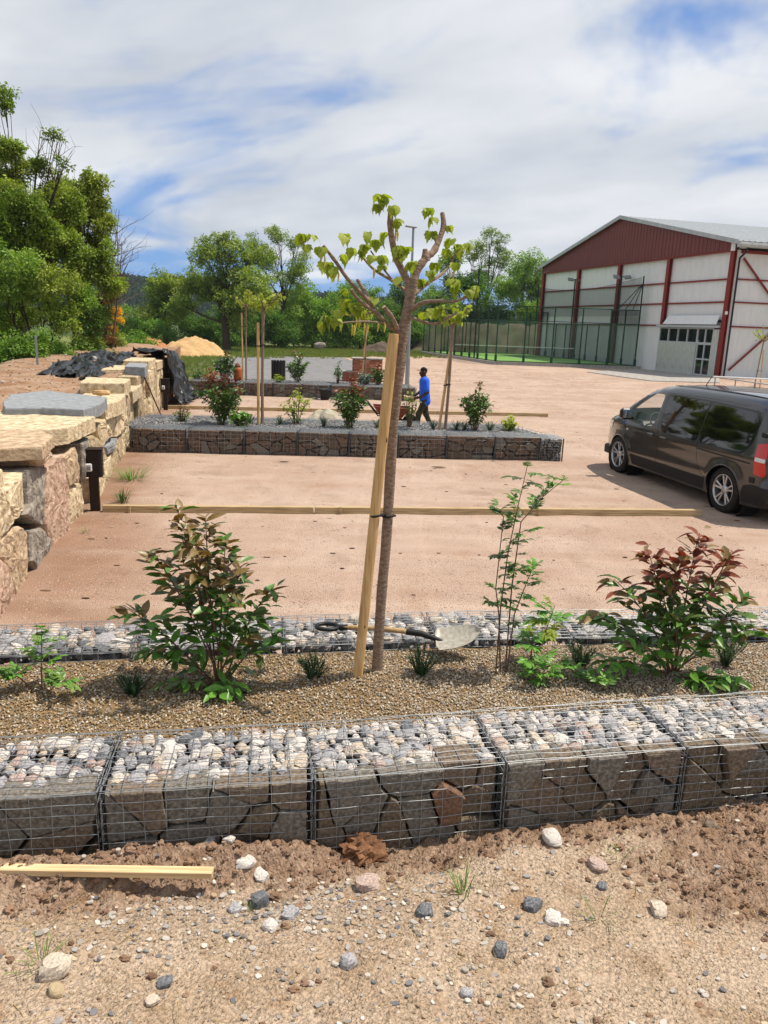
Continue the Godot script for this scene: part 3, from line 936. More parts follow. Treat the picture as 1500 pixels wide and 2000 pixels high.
func boulder_wall() -> void:
	var t := thing("retaining_wall", "dry wall of big yellow and pink boulders with coping slabs along the left", "wall")
	var r := RandomNumberGenerator.new()
	r.seed = 77
	# [material, x, z, outline along the wall and up]
	var near := [
		["wall_yellow", -3.31, -6.64, [-0.66, 1.17, 0.02, 0.98, 0.82, 0.98, 0.78, 0.63, -0.34, 0.6, -0.8, 0.67]],
		["wall_grey", -3.58, -7.73, [-0.24, 0.99, 0.28, 0.94, 0.48, 0.8, 0.26, 0.32, 0.04, 0.34, -0.51, 0.6, -0.31, 0.66]],
		["wall_pink", -3.72, -8.49, [-0.27, 0.85, 0.08, 0.95, 0.37, 0.9, 0.51, 0.49, 0.42, -0.1, -0.25, -0.1, -0.37, 0.16, -0.48, 0.29]],
		["wall_tan", -3.83, -9.28, [-0.37, 0.87, 0.12, 0.92, 0.29, 0.63, 0.2, 0.44, -0.23, 0.48]],
		["wall_yellow", -3.84, -9.35, [-0.31, 0.43, 0.4, 0.42, 0.36, -0.05, -0.05, -0.05, -0.37, -0.05]],
		["wall_tan", -3.35, -6.77, [-0.46, 0.59, 0.19, 0.56, 0.53, 0.41, 0.44, 0.04, 0.19, -0.14, -0.15, -0.05, -0.24, 0.27, -0.5, 0.47]],
		["wall_grey", -3.58, -7.72, [-0.39, 0.4, 0.04, 0.33, 0.52, 0.05, 0.55, -0.13, 0.01, -0.17, -0.27, -0.1, -0.47, 0.12]],
		["wall_pink", -3.21, -6.23, [-0.6, 0.6, 0.04, 0.47, 0.3, 0.28, 0.37, -0.04, 0.13, -0.18, -0.6, -0.1]],
		["wall_ochre", -4.08, -10.65, [-0.84, 0.9, 0.08, 0.87, 0.68, 0.66, 0.9, 0.39, 0.02, 0.38, -0.87, 0.5]],
		["wall_yellow", -4.23, -11.33, [-0.47, 0.36, 1.29, 0.28, 1.18, -0.05, 0.02, -0.1, -1.05, -0.08, -1.2, 0.37]],
		["slab_grey", -4.47, -12.41, [-0.66, 0.53, 0.81, 0.46, 0.37, 0.30, -0.52, 0.39]],
		["wall_yellow", -4.43, -12.24, [-1.2, 0.92, 0.63, 0.94, 0.84, 0.76, 0.51, 0.56, -0.63, 0.57]],
		["wall_yellow", -4.83, -13.99, [-0.81, 0.83, 0.62, 0.86, 1.05, 0.49, 0.01, 0.45, -1.0, 0.50]],
		["wall_ochre", -4.66, -13.26, [-0.16, 0.43, 0.73, 0.40, 0.63, -0.05, -0.68, -0.05, -0.51, 0.26]],
		["wall_yellow", -5.0, -14.73, [-0.57, 0.39, 0.58, 0.36, 0.66, -0.05, -0.67, -0.05]],
		["wall_grey", -3.06, -5.25, [-0.7, 0.7, 0.25, 0.62, 0.3, -0.1, -0.7, -0.1]],
		["wall_yellow", -3.05, -5.2, [-0.7, 1.2, 0.3, 1.18, 0.45, 0.72, -0.7, 0.74]],
		["wall_tan", -2.8, -3.9, [-0.6, 1.15, 0.55, 1.12, 0.55, 0.5, -0.6, 0.45]],
		["wall_pink", -2.8, -3.9, [-0.6, 0.42, 0.55, 0.46, 0.5, -0.1, -0.6, -0.1]],
		["wall_tan", -3.62, -8.18, [-0.62, 1.12, -0.1, 1.14, 0.1, 1.0, -0.45, 0.98]],
		["wall_grey", -3.85, -9.75, [-0.12, 0.92, 0.25, 0.95, 0.2, 0.45, -0.1, 0.45]]]
	for s in near:
		var pl := PackedVector2Array()
		for k in range(0, s[3].size(), 2): pl.append(Vector2(s[3][k], s[3][k + 1]))
		boulder(t, pl, s[1], s[2], s[0], r, 0.05)
	# farther along, courses of stones fitted by eye
	var mats := ["wall_yellow", "wall_yellow", "wall_ochre", "wall_yellow", "wall_tan"]
	var z := -14.2
	while z > -25.0:
		var d := wall_dir(z)
		var l := 2.6
		for pl in cells(l, 1.32 if z < -16 else 1.12, 9, 0.02, r, 0.75):
			var q := PackedVector2Array()
			for a in pl: q.append(a + Vector2(0, -0.06))
			boulder(t, q, wall_x(z), z, mats[r.randi() % mats.size()], r, 0.0)
		z += d.y * l
	# coping slabs: [material, top height, thickness, outline x,z]
	var caps := [
		["slab_grey", 1.19, 0.17, [-5.30, -10.6, -5.62, -11.5, -5.40, -12.2, -4.85, -11.9, -4.22, -11.6, -4.02, -10.8, -3.97, -10.05, -4.55, -10.12, -4.95, -9.95]],
		["wall_yellow", 1.08, 0.2, [-5.3, -9.2, -5.2, -10.3, -3.86, -10.14, -3.80, -9.1, -4.2, -8.66, -4.7, -8.8]],
		["wall_tan", 1.13, 0.13, [-4.9, -7.3, -5.0, -8.5, -4.25, -8.6, -3.85, -8.55, -3.60, -8.25, -3.42, -7.55, -3.9, -7.3]],
		["wall_yellow", 1.20, 0.24, [-5.14, -12.5, -5.38, -13.78, -4.75, -14.0, -4.42, -12.78, -4.40, -12.0]],
		["wall_yellow", 1.25, 0.24, [-5.45, -13.7, -5.8, -14.9, -4.95, -14.9, -4.72, -13.85]],
		["wall_yellow", 1.27, 0.25, [-6.0, -15.6, -6.2, -17.4, -5.5, -17.3, -5.05, -15.3]],
		["slab_grey", 1.20, 0.22, [-5.9, -17.4, -6.2, -18.6, -5.72, -18.5, -5.42, -17.3]],
		["wall_yellow", 1.32, 0.22, [-6.5, -17.6, -6.9, -19.4, -6.0, -19.3, -5.75, -18.4]],
		["wall_yellow", 1.37, 0.22, [-6.6, -19.4, -6.9, -20.9, -6.25, -20.9, -5.98, -19.4]],
		["wall_yellow", 1.44, 0.22, [-6.9, -21.0, -7.3, -23.4, -6.6, -23.3, -6.25, -21.0]],
		["wall_yellow", 1.16, 0.2, [-4.4, -5.2, -4.4, -6.9, -3.45, -6.8, -3.1, -5.3]]]
	for c in caps:
		var pl := PackedVector2Array()
		for k in range(0, c[3].size(), 2): pl.append(Vector2(c[3][k], -c[3][k + 1]))
		var m := make_slab(pl, c[2], 0.02, 0.0, r, 0.1, 0.006)
		part("coping_slab", m, M[c[0]], t, Transform3D(Basis.from_euler(Vector3(-PI / 2 + r.randf_range(-0.02, 0.02), 0, 0)), Vector3(0, c[1], 0)))
	terrace()

func boulder(t: Node3D, pl: PackedVector2Array, x: float, z: float, mat: String, r: RandomNumberGenerator, proud: float) -> void:
	var d := wall_dir(z)
	var ux := Vector3(d.x, 0, d.y)
	var out := Vector3(-d.y, 0, d.x)
	var m := make_slab(pl, r.randf_range(0.35, 0.5), 0.028, 0.02, r, 0.085, 0.03)
	part("stone", m, M[mat], t, Transform3D(Basis(ux, Vector3.UP, out).rotated(Vector3.UP, r.randf_range(-0.04, 0.04)), Vector3(x, 0, z) + out * (r.randf_range(-0.035, 0.03) - 0.01)))

func terrace() -> void:
	var g := Geo.new()
	g.tinted = true
	var nz := 130
	var nw := 36
	for j in nz + 1:
		var z := lerpf(-2.0, -34.0, float(j) / nz)
		var d := wall_dir(z)
		var inw := Vector2(d.y, -d.x)
		for i in nw + 1:
			var w := -0.05 + 7.5 * pow(float(i - 1) / (nw - 1), 1.5) if i > 0 else 0.0
			var x := wall_x(z) + inw.x * (0.3 + w)
			var y := terrace_y(w, z) if i > 0 else -0.4
			var n := noise.get_noise_2d(x * 1.2, z * 1.2)
			var n2 := noise.get_noise_2d(x * 5.0, z * 5.0)
			var c := Color(0.62, 0.43, 0.30).lerp(Color(0.43, 0.25, 0.15), clampf(0.35 + n * 1.2 + n2 * 0.5, 0, 1))
			c = c.lerp(Color(0.19, 0.21, 0.08), smoothstep(2.8, 4.0, w + n))
			g.cur = c
			g.p(Vector3(x, y, z + inw.y * (0.3 + w)))
	for j in nz:
		for i in nw:
			var a := j * (nw + 1) + i
			g.q(a, a + nw + 1, a + nw + 2, a + 1)
	var o := struct("terrace", g.mesh(), M.soil)
	var xs: Array[Transform3D] = []
	var cs := PackedColorArray()
	for i in 2600:
		var z := -5.0 - 20.0 * rng.randf()
		var w := rf(0.2, 3.2)
		var s := rf(0.015, 0.05) * (2.2 if rng.randf() < 0.06 else 1.0)
		var d := wall_dir(z)
		var p := Vector2(wall_x(z), z) + Vector2(d.y, -d.x) * (0.3 + w)
		xs.append(Transform3D(Basis.from_euler(Vector3(0, rf(0, TAU), 0)).scaled(Vector3(s, s * 0.8, s)), Vector3(p.x, terrace_y(w, z), p.y)))
		cs.append(pick([Color(0.55, 0.46, 0.36), Color(0.40, 0.25, 0.15), Color(0.42, 0.29, 0.2), Color(0.6, 0.56, 0.5), Color(0.3, 0.18, 0.1)]) * rf(0.7, 1.2))
	var st := scatter("rubble", pebbles[1], M.pebble, self, xs, cs)
	tag(st, "stony crumbs of earth strewn over the terrace behind the boulder wall", "rubble", "", "stuff")

# ---------------------------------------------------------------- plants
# an oval leaf of length 1 along +z, folded at the midrib and bent down
func oval_leaf(width: float, bend: float, fold: float) -> ArrayMesh:
	var g := Geo.new()
	var ts := [0.0, 0.18, 0.42, 0.68, 0.88, 1.0]
	var ws := [0.04, 0.30, 0.5, 0.42, 0.2, 0.0]
	for i in ts.size():
		var z: float = ts[i]
		var y := -bend * z * z
		var h: float = ws[i] * width
		g.p(Vector3(-h, y + h * fold, z)); g.p(Vector3(0, y, z)); g.p(Vector3(h, y + h * fold, z))
	for i in ts.size() - 1:
		var a := i * 3
		g.q(a, a + 1, a + 4, a + 3); g.q(a + 1, a + 2, a + 5, a + 4)
	return g.mesh()

# a broad leaf with pointed lobes and a drooping blade
func lobed_leaf(bend: float) -> ArrayMesh:
	var out := PackedVector2Array([Vector2(0, 0), Vector2(0.20, -0.06), Vector2(0.40, 0.08), Vector2(0.38, 0.26), Vector2(0.50, 0.42), Vector2(0.33, 0.50), Vector2(0.30, 0.66), Vector2(0.16, 0.74), Vector2(0.0, 1.0)])
	var g := Geo.new()
	var f := func(x: float, z: float) -> Vector3: return Vector3(x, -bend * z * z + absf(x) * 0.22 - x * x * 0.7, z)
	for s in [-1.0, 1.0]:
		var first := g.v.size()
		for a in out: g.p(f.call(a.x * s, a.y))
		var mid := [g.p(f.call(0, 0.2)), g.p(f.call(0, 0.45)), g.p(f.call(0, 0.7))]
		var fan := [[first, first + 1, mid[0]], [first + 1, first + 2, mid[0]], [first + 2, first + 3, mid[0]], [mid[0], first + 3, mid[1]], [first + 3, first + 4, mid[1]], [first + 4, first + 5, mid[1]], [mid[1], first + 5, mid[2]], [first + 5, first + 6, mid[2]], [first + 6, first + 7, mid[2]], [first + 7, first + 8, mid[2]]]
		for k in fan:
			if s > 0: g.t(k[0], k[2], k[1])
			else: g.t(k[0], k[1], k[2])
	return g.mesh()

# the turn that points +z along d with the leaf's face roughly up
func facing(d: Vector3, roll := 0.0) -> Basis:
	var z := d.normalized()
	var x := Vector3.UP.cross(z)
	x = Vector3.RIGHT if x.length() < 0.05 else x.normalized()
	return Basis(z, roll) * Basis(x, z.cross(x), z)

func bend_path(a: Vector3, b: Vector3, n: int, bow: float, r: RandomNumberGenerator, rise := 0.5) -> PackedVector3Array:
	var m := a.lerp(b, 0.5)
	m.y += (b.y - a.y) * 0.22 * rise
	m += Vector3(r.randf_range(-bow, bow), 0, r.randf_range(-bow, bow))
	var p := PackedVector3Array()
	for i in n + 1:
		var t := float(i) / n
		p.append(a * (1 - t) * (1 - t) + m * 2 * t * (1 - t) + b * t * t)
	return p

var leaf_set: Array[ArrayMesh] = []
var lobed_set: Array[ArrayMesh] = []

func leaves_library() -> void:
	for k in [[0.42, 0.15, 0.25], [0.38, 0.3, 0.4], [0.46, 0.05, 0.2], [0.36, 0.4, 0.5]]: leaf_set.append(oval_leaf(k[0], k[1], k[2]))
	for k in [0.25, 0.5, 0.85]: lobed_set.append(lobed_leaf(k))

# an evergreen bush: stems from base to each tip, single leaves along them, the youngest reddish
func bush(called: String, label: String, base: Vector3, tips: Array, count: int, size: float, red_from: float, red: Array, sd: int) -> Node3D:
	var t := thing(called, label, "bush", base)
	var r := RandomNumberGenerator.new()
	r.seed = sd
	var top := 0.0
	var total := 0.0
	for p in tips:
		top = maxf(top, p.y - base.y)
		total += base.distance_to(p)
	var more := {}
	for p in tips:
		var e: Vector3 = p - base
		var path := bend_path(Vector3(r.randf_range(-0.03, 0.03), -0.02, r.randf_range(-0.03, 0.03)), e, 7, 0.05, r, 0.9 if e.y > 0.4 else 1.6)
		var g := Geo.new()
		g.tube(path, PackedFloat32Array([0.0065, 0.006, 0.0055, 0.005, 0.004, 0.0035, 0.003, 0.002]), 5)
		part("stem", g.mesh(), M.twig, t)
		var keep := int(count * e.length() / total)
		var n := int(keep * 2.7)
		for i in n:
			var f := lerpf(0.22, 1.0, pow((i + r.randf() * 0.6) / n, 0.8))
			var k := minf(f * 7.0, 6.99)
			var q := path[int(k)].lerp(path[int(k) + 1], k - int(k))
			var d := (path[int(k) + 1] - path[int(k)]).normalized()
			var a := i * 2.4 + r.randf_range(-0.5, 0.5)
			var side := Vector3(cos(a), 0, sin(a))
			var dir := (side * r.randf_range(0.7, 1.1) + d * r.randf_range(0.1, 0.9) + Vector3(0, r.randf_range(-0.45, 0.25), 0)).normalized()
			q += side * r.randf() * 0.05 * (1.0 - f * 0.6)
			var hgt := q.y / top
			var mat := "leaf_dark"
			var hot := hgt + r.randf_range(-0.12, 0.12)
			if hot > red_from: mat = red[r.randi() % red.size()]
			elif hot < 0.32: mat = pick_r(["leaf_green", "leaf_bright", "leaf_dark", "leaf_bright"], r)
			else: mat = pick_r(["leaf_dark", "leaf_green", "leaf_dark", "leaf_green", "leaf_bronze"], r)
			var s := size * r.randf_range(0.75, 1.2)
			if (i * 7) % 27 >= 10: q += Vector3(r.randf_range(-1, 1), r.randf_range(-1, 1), r.randf_range(-1, 1)) * 0.045
			var xf := Transform3D(facing(dir, r.randf_range(-0.7, 0.7)).scaled_local(Vector3(s, s, s)), q)
			if (i * 7) % 27 < 10: part("leaf", leaf_set[r.randi() % 4], M[mat], t, xf)
			else:
				if not more.has(mat): more[mat] = Geo.new()
				lay_leaf(more[mat], leaf_set[r.randi() % 4], xf)
	for mat in more: part("foliage", more[mat].mesh(), M[mat], t).set_meta("kind", "stuff")
	return t

func lay_leaf(g: Geo, m: ArrayMesh, xf: Transform3D) -> void:
	var arr := m.surface_get_arrays(0)
	var b := g.v.size()
	for p in arr[Mesh.ARRAY_VERTEX]: g.p(xf * p)
	for ii in arr[Mesh.ARRAY_INDEX]: g.ix.append(b + ii)

func pick_r(a: Array, r: RandomNumberGenerator): return a[r.randi() % a.size()]

# thin shrub: canes with sprays of small leaflets
func cane_shrub(called: String, label: String, canes: Array, sprays: int, size: float, mats: Array, from: float, sd: int, cat := "shrub") -> Node3D:
	var base: Vector3 = canes[0][0]
	var t := thing(called, label, cat, base)
	var r := RandomNumberGenerator.new()
	r.seed = sd
	var sp: Array[ArrayMesh] = []
	for v in 3:
		var g := Geo.new()
		g.rod(Vector3.ZERO, Vector3(0, 0.05, 0.9), 0.016, 3)
		for i in 9:
			var f := 0.25 + 0.75 * (i / 8.0)
			var s := (1.0 if i % 2 == 0 else -1.0)
			var d := Vector3(s * r.randf_range(0.6, 1.0), r.randf_range(-0.3, 0.2), r.randf_range(0.5, 0.9)) if i < 8 else Vector3(0, -0.1, 1)
			var sm := oval_leaf(0.42, 0.2, 0.2)
			var gg := Geo.new()
			var arr := sm.surface_get_arrays(0)
			gg.v = arr[Mesh.ARRAY_VERTEX]; gg.ix = arr[Mesh.ARRAY_INDEX]
			g.join(gg, Transform3D(facing(d, r.randf_range(-0.4, 0.4)).scaled_local(Vector3.ONE * r.randf_range(0.36, 0.55)), Vector3(0, 0.05 * f, 0.9 * f)))
		sp.append(g.mesh())
	var per := sprays / canes.size()
	for c in canes:
		var path := PackedVector3Array()
		for q in c: path.append(q - base)
		path[0].y -= 0.03
		var g := Geo.new()
		var rad := PackedFloat32Array()
		for i in path.size(): rad.append(lerpf(0.0055, 0.002, float(i) / (path.size() - 1)))
		g.tube(path, rad, 5)
		part("stem", g.mesh(), M.twig, t)
		for i in per:
			var f := lerpf(from, 1.0, (i + r.randf() * 0.7) / per) * (path.size() - 1)
			f = minf(f, path.size() - 1.01)
			var q := path[int(f)].lerp(path[int(f) + 1], f - int(f))
			var a := r.randf() * TAU
			var d := Vector3(cos(a), r.randf_range(-0.1, 0.8), sin(a))
			var s := size * r.randf_range(0.6, 1.25)
			part("leaf_spray", sp[r.randi() % 3], M[mats[r.randi() % mats.size()]], t, Transform3D(facing(d).scaled_local(Vector3.ONE * s), q))
	return t

# a low tuft of needle shoots
func needle_tuft(label: String, at: Vector3, h: float, w: float, sd: int, mat := "needle", called := "rosemary_tuft") -> Node3D:
	var t := thing(called, label, "plant", at, 0.0, "low green tufts in the planting beds")
	var r := RandomNumberGenerator.new()
	r.seed = sd
	for k in 24:
		var a := r.randf() * TAU
		var tip := Vector3(cos(a) * w * r.randf_range(0.2, 1.0), h * r.randf_range(0.5, 1.0), sin(a) * w * r.randf_range(0.2, 1.0))
		var g := Geo.new()
		var path := bend_path(Vector3(r.randf_range(-0.02, 0.02), -0.02, r.randf_range(-0.02, 0.02)), tip, 6, 0.02, r)
		g.tube(path, PackedFloat32Array([0.002]), 3)
		for i in 40:
			var f := lerpf(0.12, 0.99, i / 40.0) * 6.0
			var q := path[int(f)].lerp(path[int(f) + 1], f - int(f))
			var d := (path[int(f) + 1] - path[int(f)]).normalized()
			var an := i * 2.4
			var sd2 := d.cross(Vector3(cos(an), 0.3, sin(an))).normalized()
			var e := q + (sd2 + d * 0.9).normalized() * r.randf_range(0.02, 0.036)
			var n := d.cross(sd2) * 0.0034
			g.tri(q - n, e, q + n)
		part("shoot", g.mesh(), M[mat], t)
	return t

func grass_tuft(label: String, at: Vector3, h: float, w: float, n: int, sd: int, mat := "blade", group := "") -> Node3D:
	var t := thing("grass_tuft", label, "grass tuft", at, 0.0, group)
	var r := RandomNumberGenerator.new()
	r.seed = sd
	var g := Geo.new()
	for k in n:
		var a := r.randf() * TAU
		var d := Vector3(cos(a), 0, sin(a))
		var l := h * r.randf_range(0.5, 1.1)
		var o := d * w * r.randf() * 0.4 + Vector3(0, -0.01, 0)
		var e := o + d * w * r.randf_range(0.3, 1.0) + Vector3(0, l, 0)
		var m := o.lerp(e, 0.55) + Vector3(0, l * 0.25, 0)
		var s := d.cross(Vector3.UP) * h * 0.02
		g.quad(o - s, o + s, m + s, m - s)
		g.tri(m - s, m + s, e)
	part("blades", g.mesh(), M[mat], t)
	return t

func stake(label: String, a: Vector3, b: Vector3, r: float, mat: String, tie: Array, group := "") -> Node3D:
	var t := thing("tree_stake", label, "stake", a, 0.0, group)
	var g := Geo.new()
	var d := b - a
	g.tube(PackedVector3Array([-d * 0.03, d * 0.985, d]), PackedFloat32Array([r, r, r * 0.86]), 14)
	part("pole", g.mesh(), M[mat], t)
	if tie.size():
		for k in tie:
			var c: Vector3 = k[0] - a
			var e: Vector3 = k[1] - a
			var gg := Geo.new()
			for q in [[c, r + 0.004], [e, k[2] + 0.004]]:
				var ring := PackedVector3Array()
				for i in 17:
					var an := TAU * i / 16.0
					ring.append(q[0] + Vector3(cos(an) * q[1], 0.004 * sin(an * 2.0), sin(an) * q[1]))
				gg.tube(ring, PackedFloat32Array([0.007 if r > 0.03 else 0.011]), 5, false)
			gg.rod(c, e, 0.009, 5)
			part("rubber_tie", gg.mesh(), M.rubber, t)
	return t

func near_plants() -> void:
	leaves_library()
	bush("photinia_bush", "bronze-tipped evergreen bush left of the staked tree in the near bed", Vector3(-0.96, 0.35, -4.30), [Vector3(-1.20, 1.42, -4.33), Vector3(-1.32, 1.19, -4.23), Vector3(-1.48, 0.84, -4.23), Vector3(-1.06, 1.35, -4.43), Vector3(-0.92, 1.27, -4.33), Vector3(-0.86, 1.03, -4.48), Vector3(-0.65, 0.96, -4.33), Vector3(-0.60, 0.70, -4.28), Vector3(-0.72, 0.85, -4.18), Vector3(-0.91, 0.40, -4.06), Vector3(-0.82, 0.42, -4.10), Vector3(-1.35, 0.61, -4.18), Vector3(-1.11, 1.29, -4.23), Vector3(-1.30, 0.95, -4.48), Vector3(-1.22, 0.42, -4.16)], 290, 0.106, 0.54, ["leaf_bronze", "leaf_bronze", "leaf_dark", "leaf_bronze", "leaf_bronze", "leaf_green", "leaf_bronze"], 901)
	bush("photinia_bush", "red-tipped evergreen bush at right of the near bed", Vector3(1.92, 0.36, -4.66), [Vector3(1.96, 1.32, -4.62), Vector3(1.65, 1.20, -4.62), Vector3(1.79, 1.18, -4.52), Vector3(2.17, 1.18, -4.62), Vector3(1.46, 1.00, -4.62), Vector3(2.30, 0.90, -4.62), Vector3(1.36, 0.74, -4.62), Vector3(1.51, 0.64, -4.47), Vector3(2.35, 0.75, -4.52), Vector3(2.09, 0.42, -4.37), Vector3(2.25, 0.43, -4.42), Vector3(1.79, 0.97, -4.77), Vector3(1.42, 0.49, -4.52), Vector3(2.04, 0.99, -4.52), Vector3(1.83, 0.85, -4.42)], 295, 0.108, 0.64, ["leaf_red", "leaf_red", "leaf_bronze", "leaf_red"], 902)
	cane_shrub("nandina_shrub", "tall thin shrub of two leafy canes right of the staked tree", [[Vector3(0.76, 0.36, -4.6), Vector3(0.76, 0.81, -4.6), Vector3(0.78, 1.15, -4.6), Vector3(0.82, 1.45, -4.6), Vector3(0.86, 1.72, -4.6)], [Vector3(0.82, 0.36, -4.6), Vector3(0.82, 0.92, -4.6), Vector3(0.85, 1.35, -4.62), Vector3(0.97, 1.52, -4.6), Vector3(1.09, 1.64, -4.58)], [Vector3(0.79, 0.36, -4.6), Vector3(0.75, 0.74, -4.58), Vector3(0.72, 0.92, -4.6), Vector3(0.74, 1.38, -4.62), Vector3(0.69, 1.44, -4.6)], [Vector3(0.83, 0.36, -4.6), Vector3(0.85, 0.75, -4.6), Vector3(0.91, 0.99, -4.57), Vector3(0.94, 1.08, -4.57)]], 88, 0.10, ["leaf_green", "leaf_bright", "leaf_dark"], 0.3, 903)
	cane_shrub("feathery_shrub", "small feathery shrub at the left end of the near bed", [[Vector3(-1.96, 0.35, -4.1), Vector3(-1.97, 0.50, -4.14), Vector3(-1.98, 0.70, -4.2)], [Vector3(-1.96, 0.35, -4.1), Vector3(-2.08, 0.44, -4.1), Vector3(-2.16, 0.48, -4.1)], [Vector3(-1.96, 0.35, -4.1), Vector3(-1.85, 0.43, -4.05), Vector3(-1.78, 0.46, -4.05)]], 42, 0.10, ["leaf_green", "leaf_bright", "blade"], 0.5, 904)
	cane_shrub("leafy_sprig", "pale green sprig behind the tall thin shrub", [[Vector3(1.02, 0.36, -4.78), Vector3(1.09, 0.56, -4.76), Vector3(1.14, 0.76, -4.76)], [Vector3(1.02, 0.36, -4.78), Vector3(1.0, 0.5, -4.72), Vector3(0.97, 0.55, -4.68)]], 26, 0.13, ["leaf_bright", "leaf_tree", "leaf_bright"], 0.45, 905, "plant")
	cane_shrub("leafy_sprig", "bright green sprig at the foot of the tall thin shrub", [[Vector3(0.97, 0.35, -4.48), Vector3(0.98, 0.42, -4.46), Vector3(0.97, 0.5, -4.45)], [Vector3(0.97, 0.35, -4.48), Vector3(1.03, 0.40, -4.46), Vector3(1.06, 0.44, -4.45)]], 22, 0.12, ["leaf_bright", "leaf_bright", "leaf_green"], 0.2, 906, "plant")
	cane_shrub("leafy_sprig", "grey-green sprig lying flat left of the red-tipped bush", [[Vector3(1.30, 0.36, -4.55), Vector3(1.22, 0.43, -4.5), Vector3(1.16, 0.46, -4.5)], [Vector3(1.30, 0.36, -4.55), Vector3(1.36, 0.40, -4.4), Vector3(1.40, 0.40, -4.3)]], 20, 0.085, ["leaf_green", "leaf_bright"], 0.2, 907, "plant")
	needle_tuft("dark rosemary tuft under the shade left of the bronze-tipped bush", Vector3(-1.44, 0.35, -4.12), 0.13, 0.13, 11)
	needle_tuft("dark rosemary tuft between the bronze-tipped bush and the stake", Vector3(-0.40, 0.36, -4.38), 0.17, 0.12, 12)
	needle_tuft("dark rosemary tuft below the shovel blade", Vector3(0.27, 0.36, -4.46), 0.21, 0.15, 13)
	needle_tuft("dark rosemary tuft left of the red-tipped bush", Vector3(1.34, 0.36, -4.72), 0.16, 0.13, 14)
	needle_tuft("dark rosemary tuft right of the red-tipped bush by the frame", Vector3(2.34, 0.36, -4.82), 0.19, 0.13, 15)
	staked_tree()

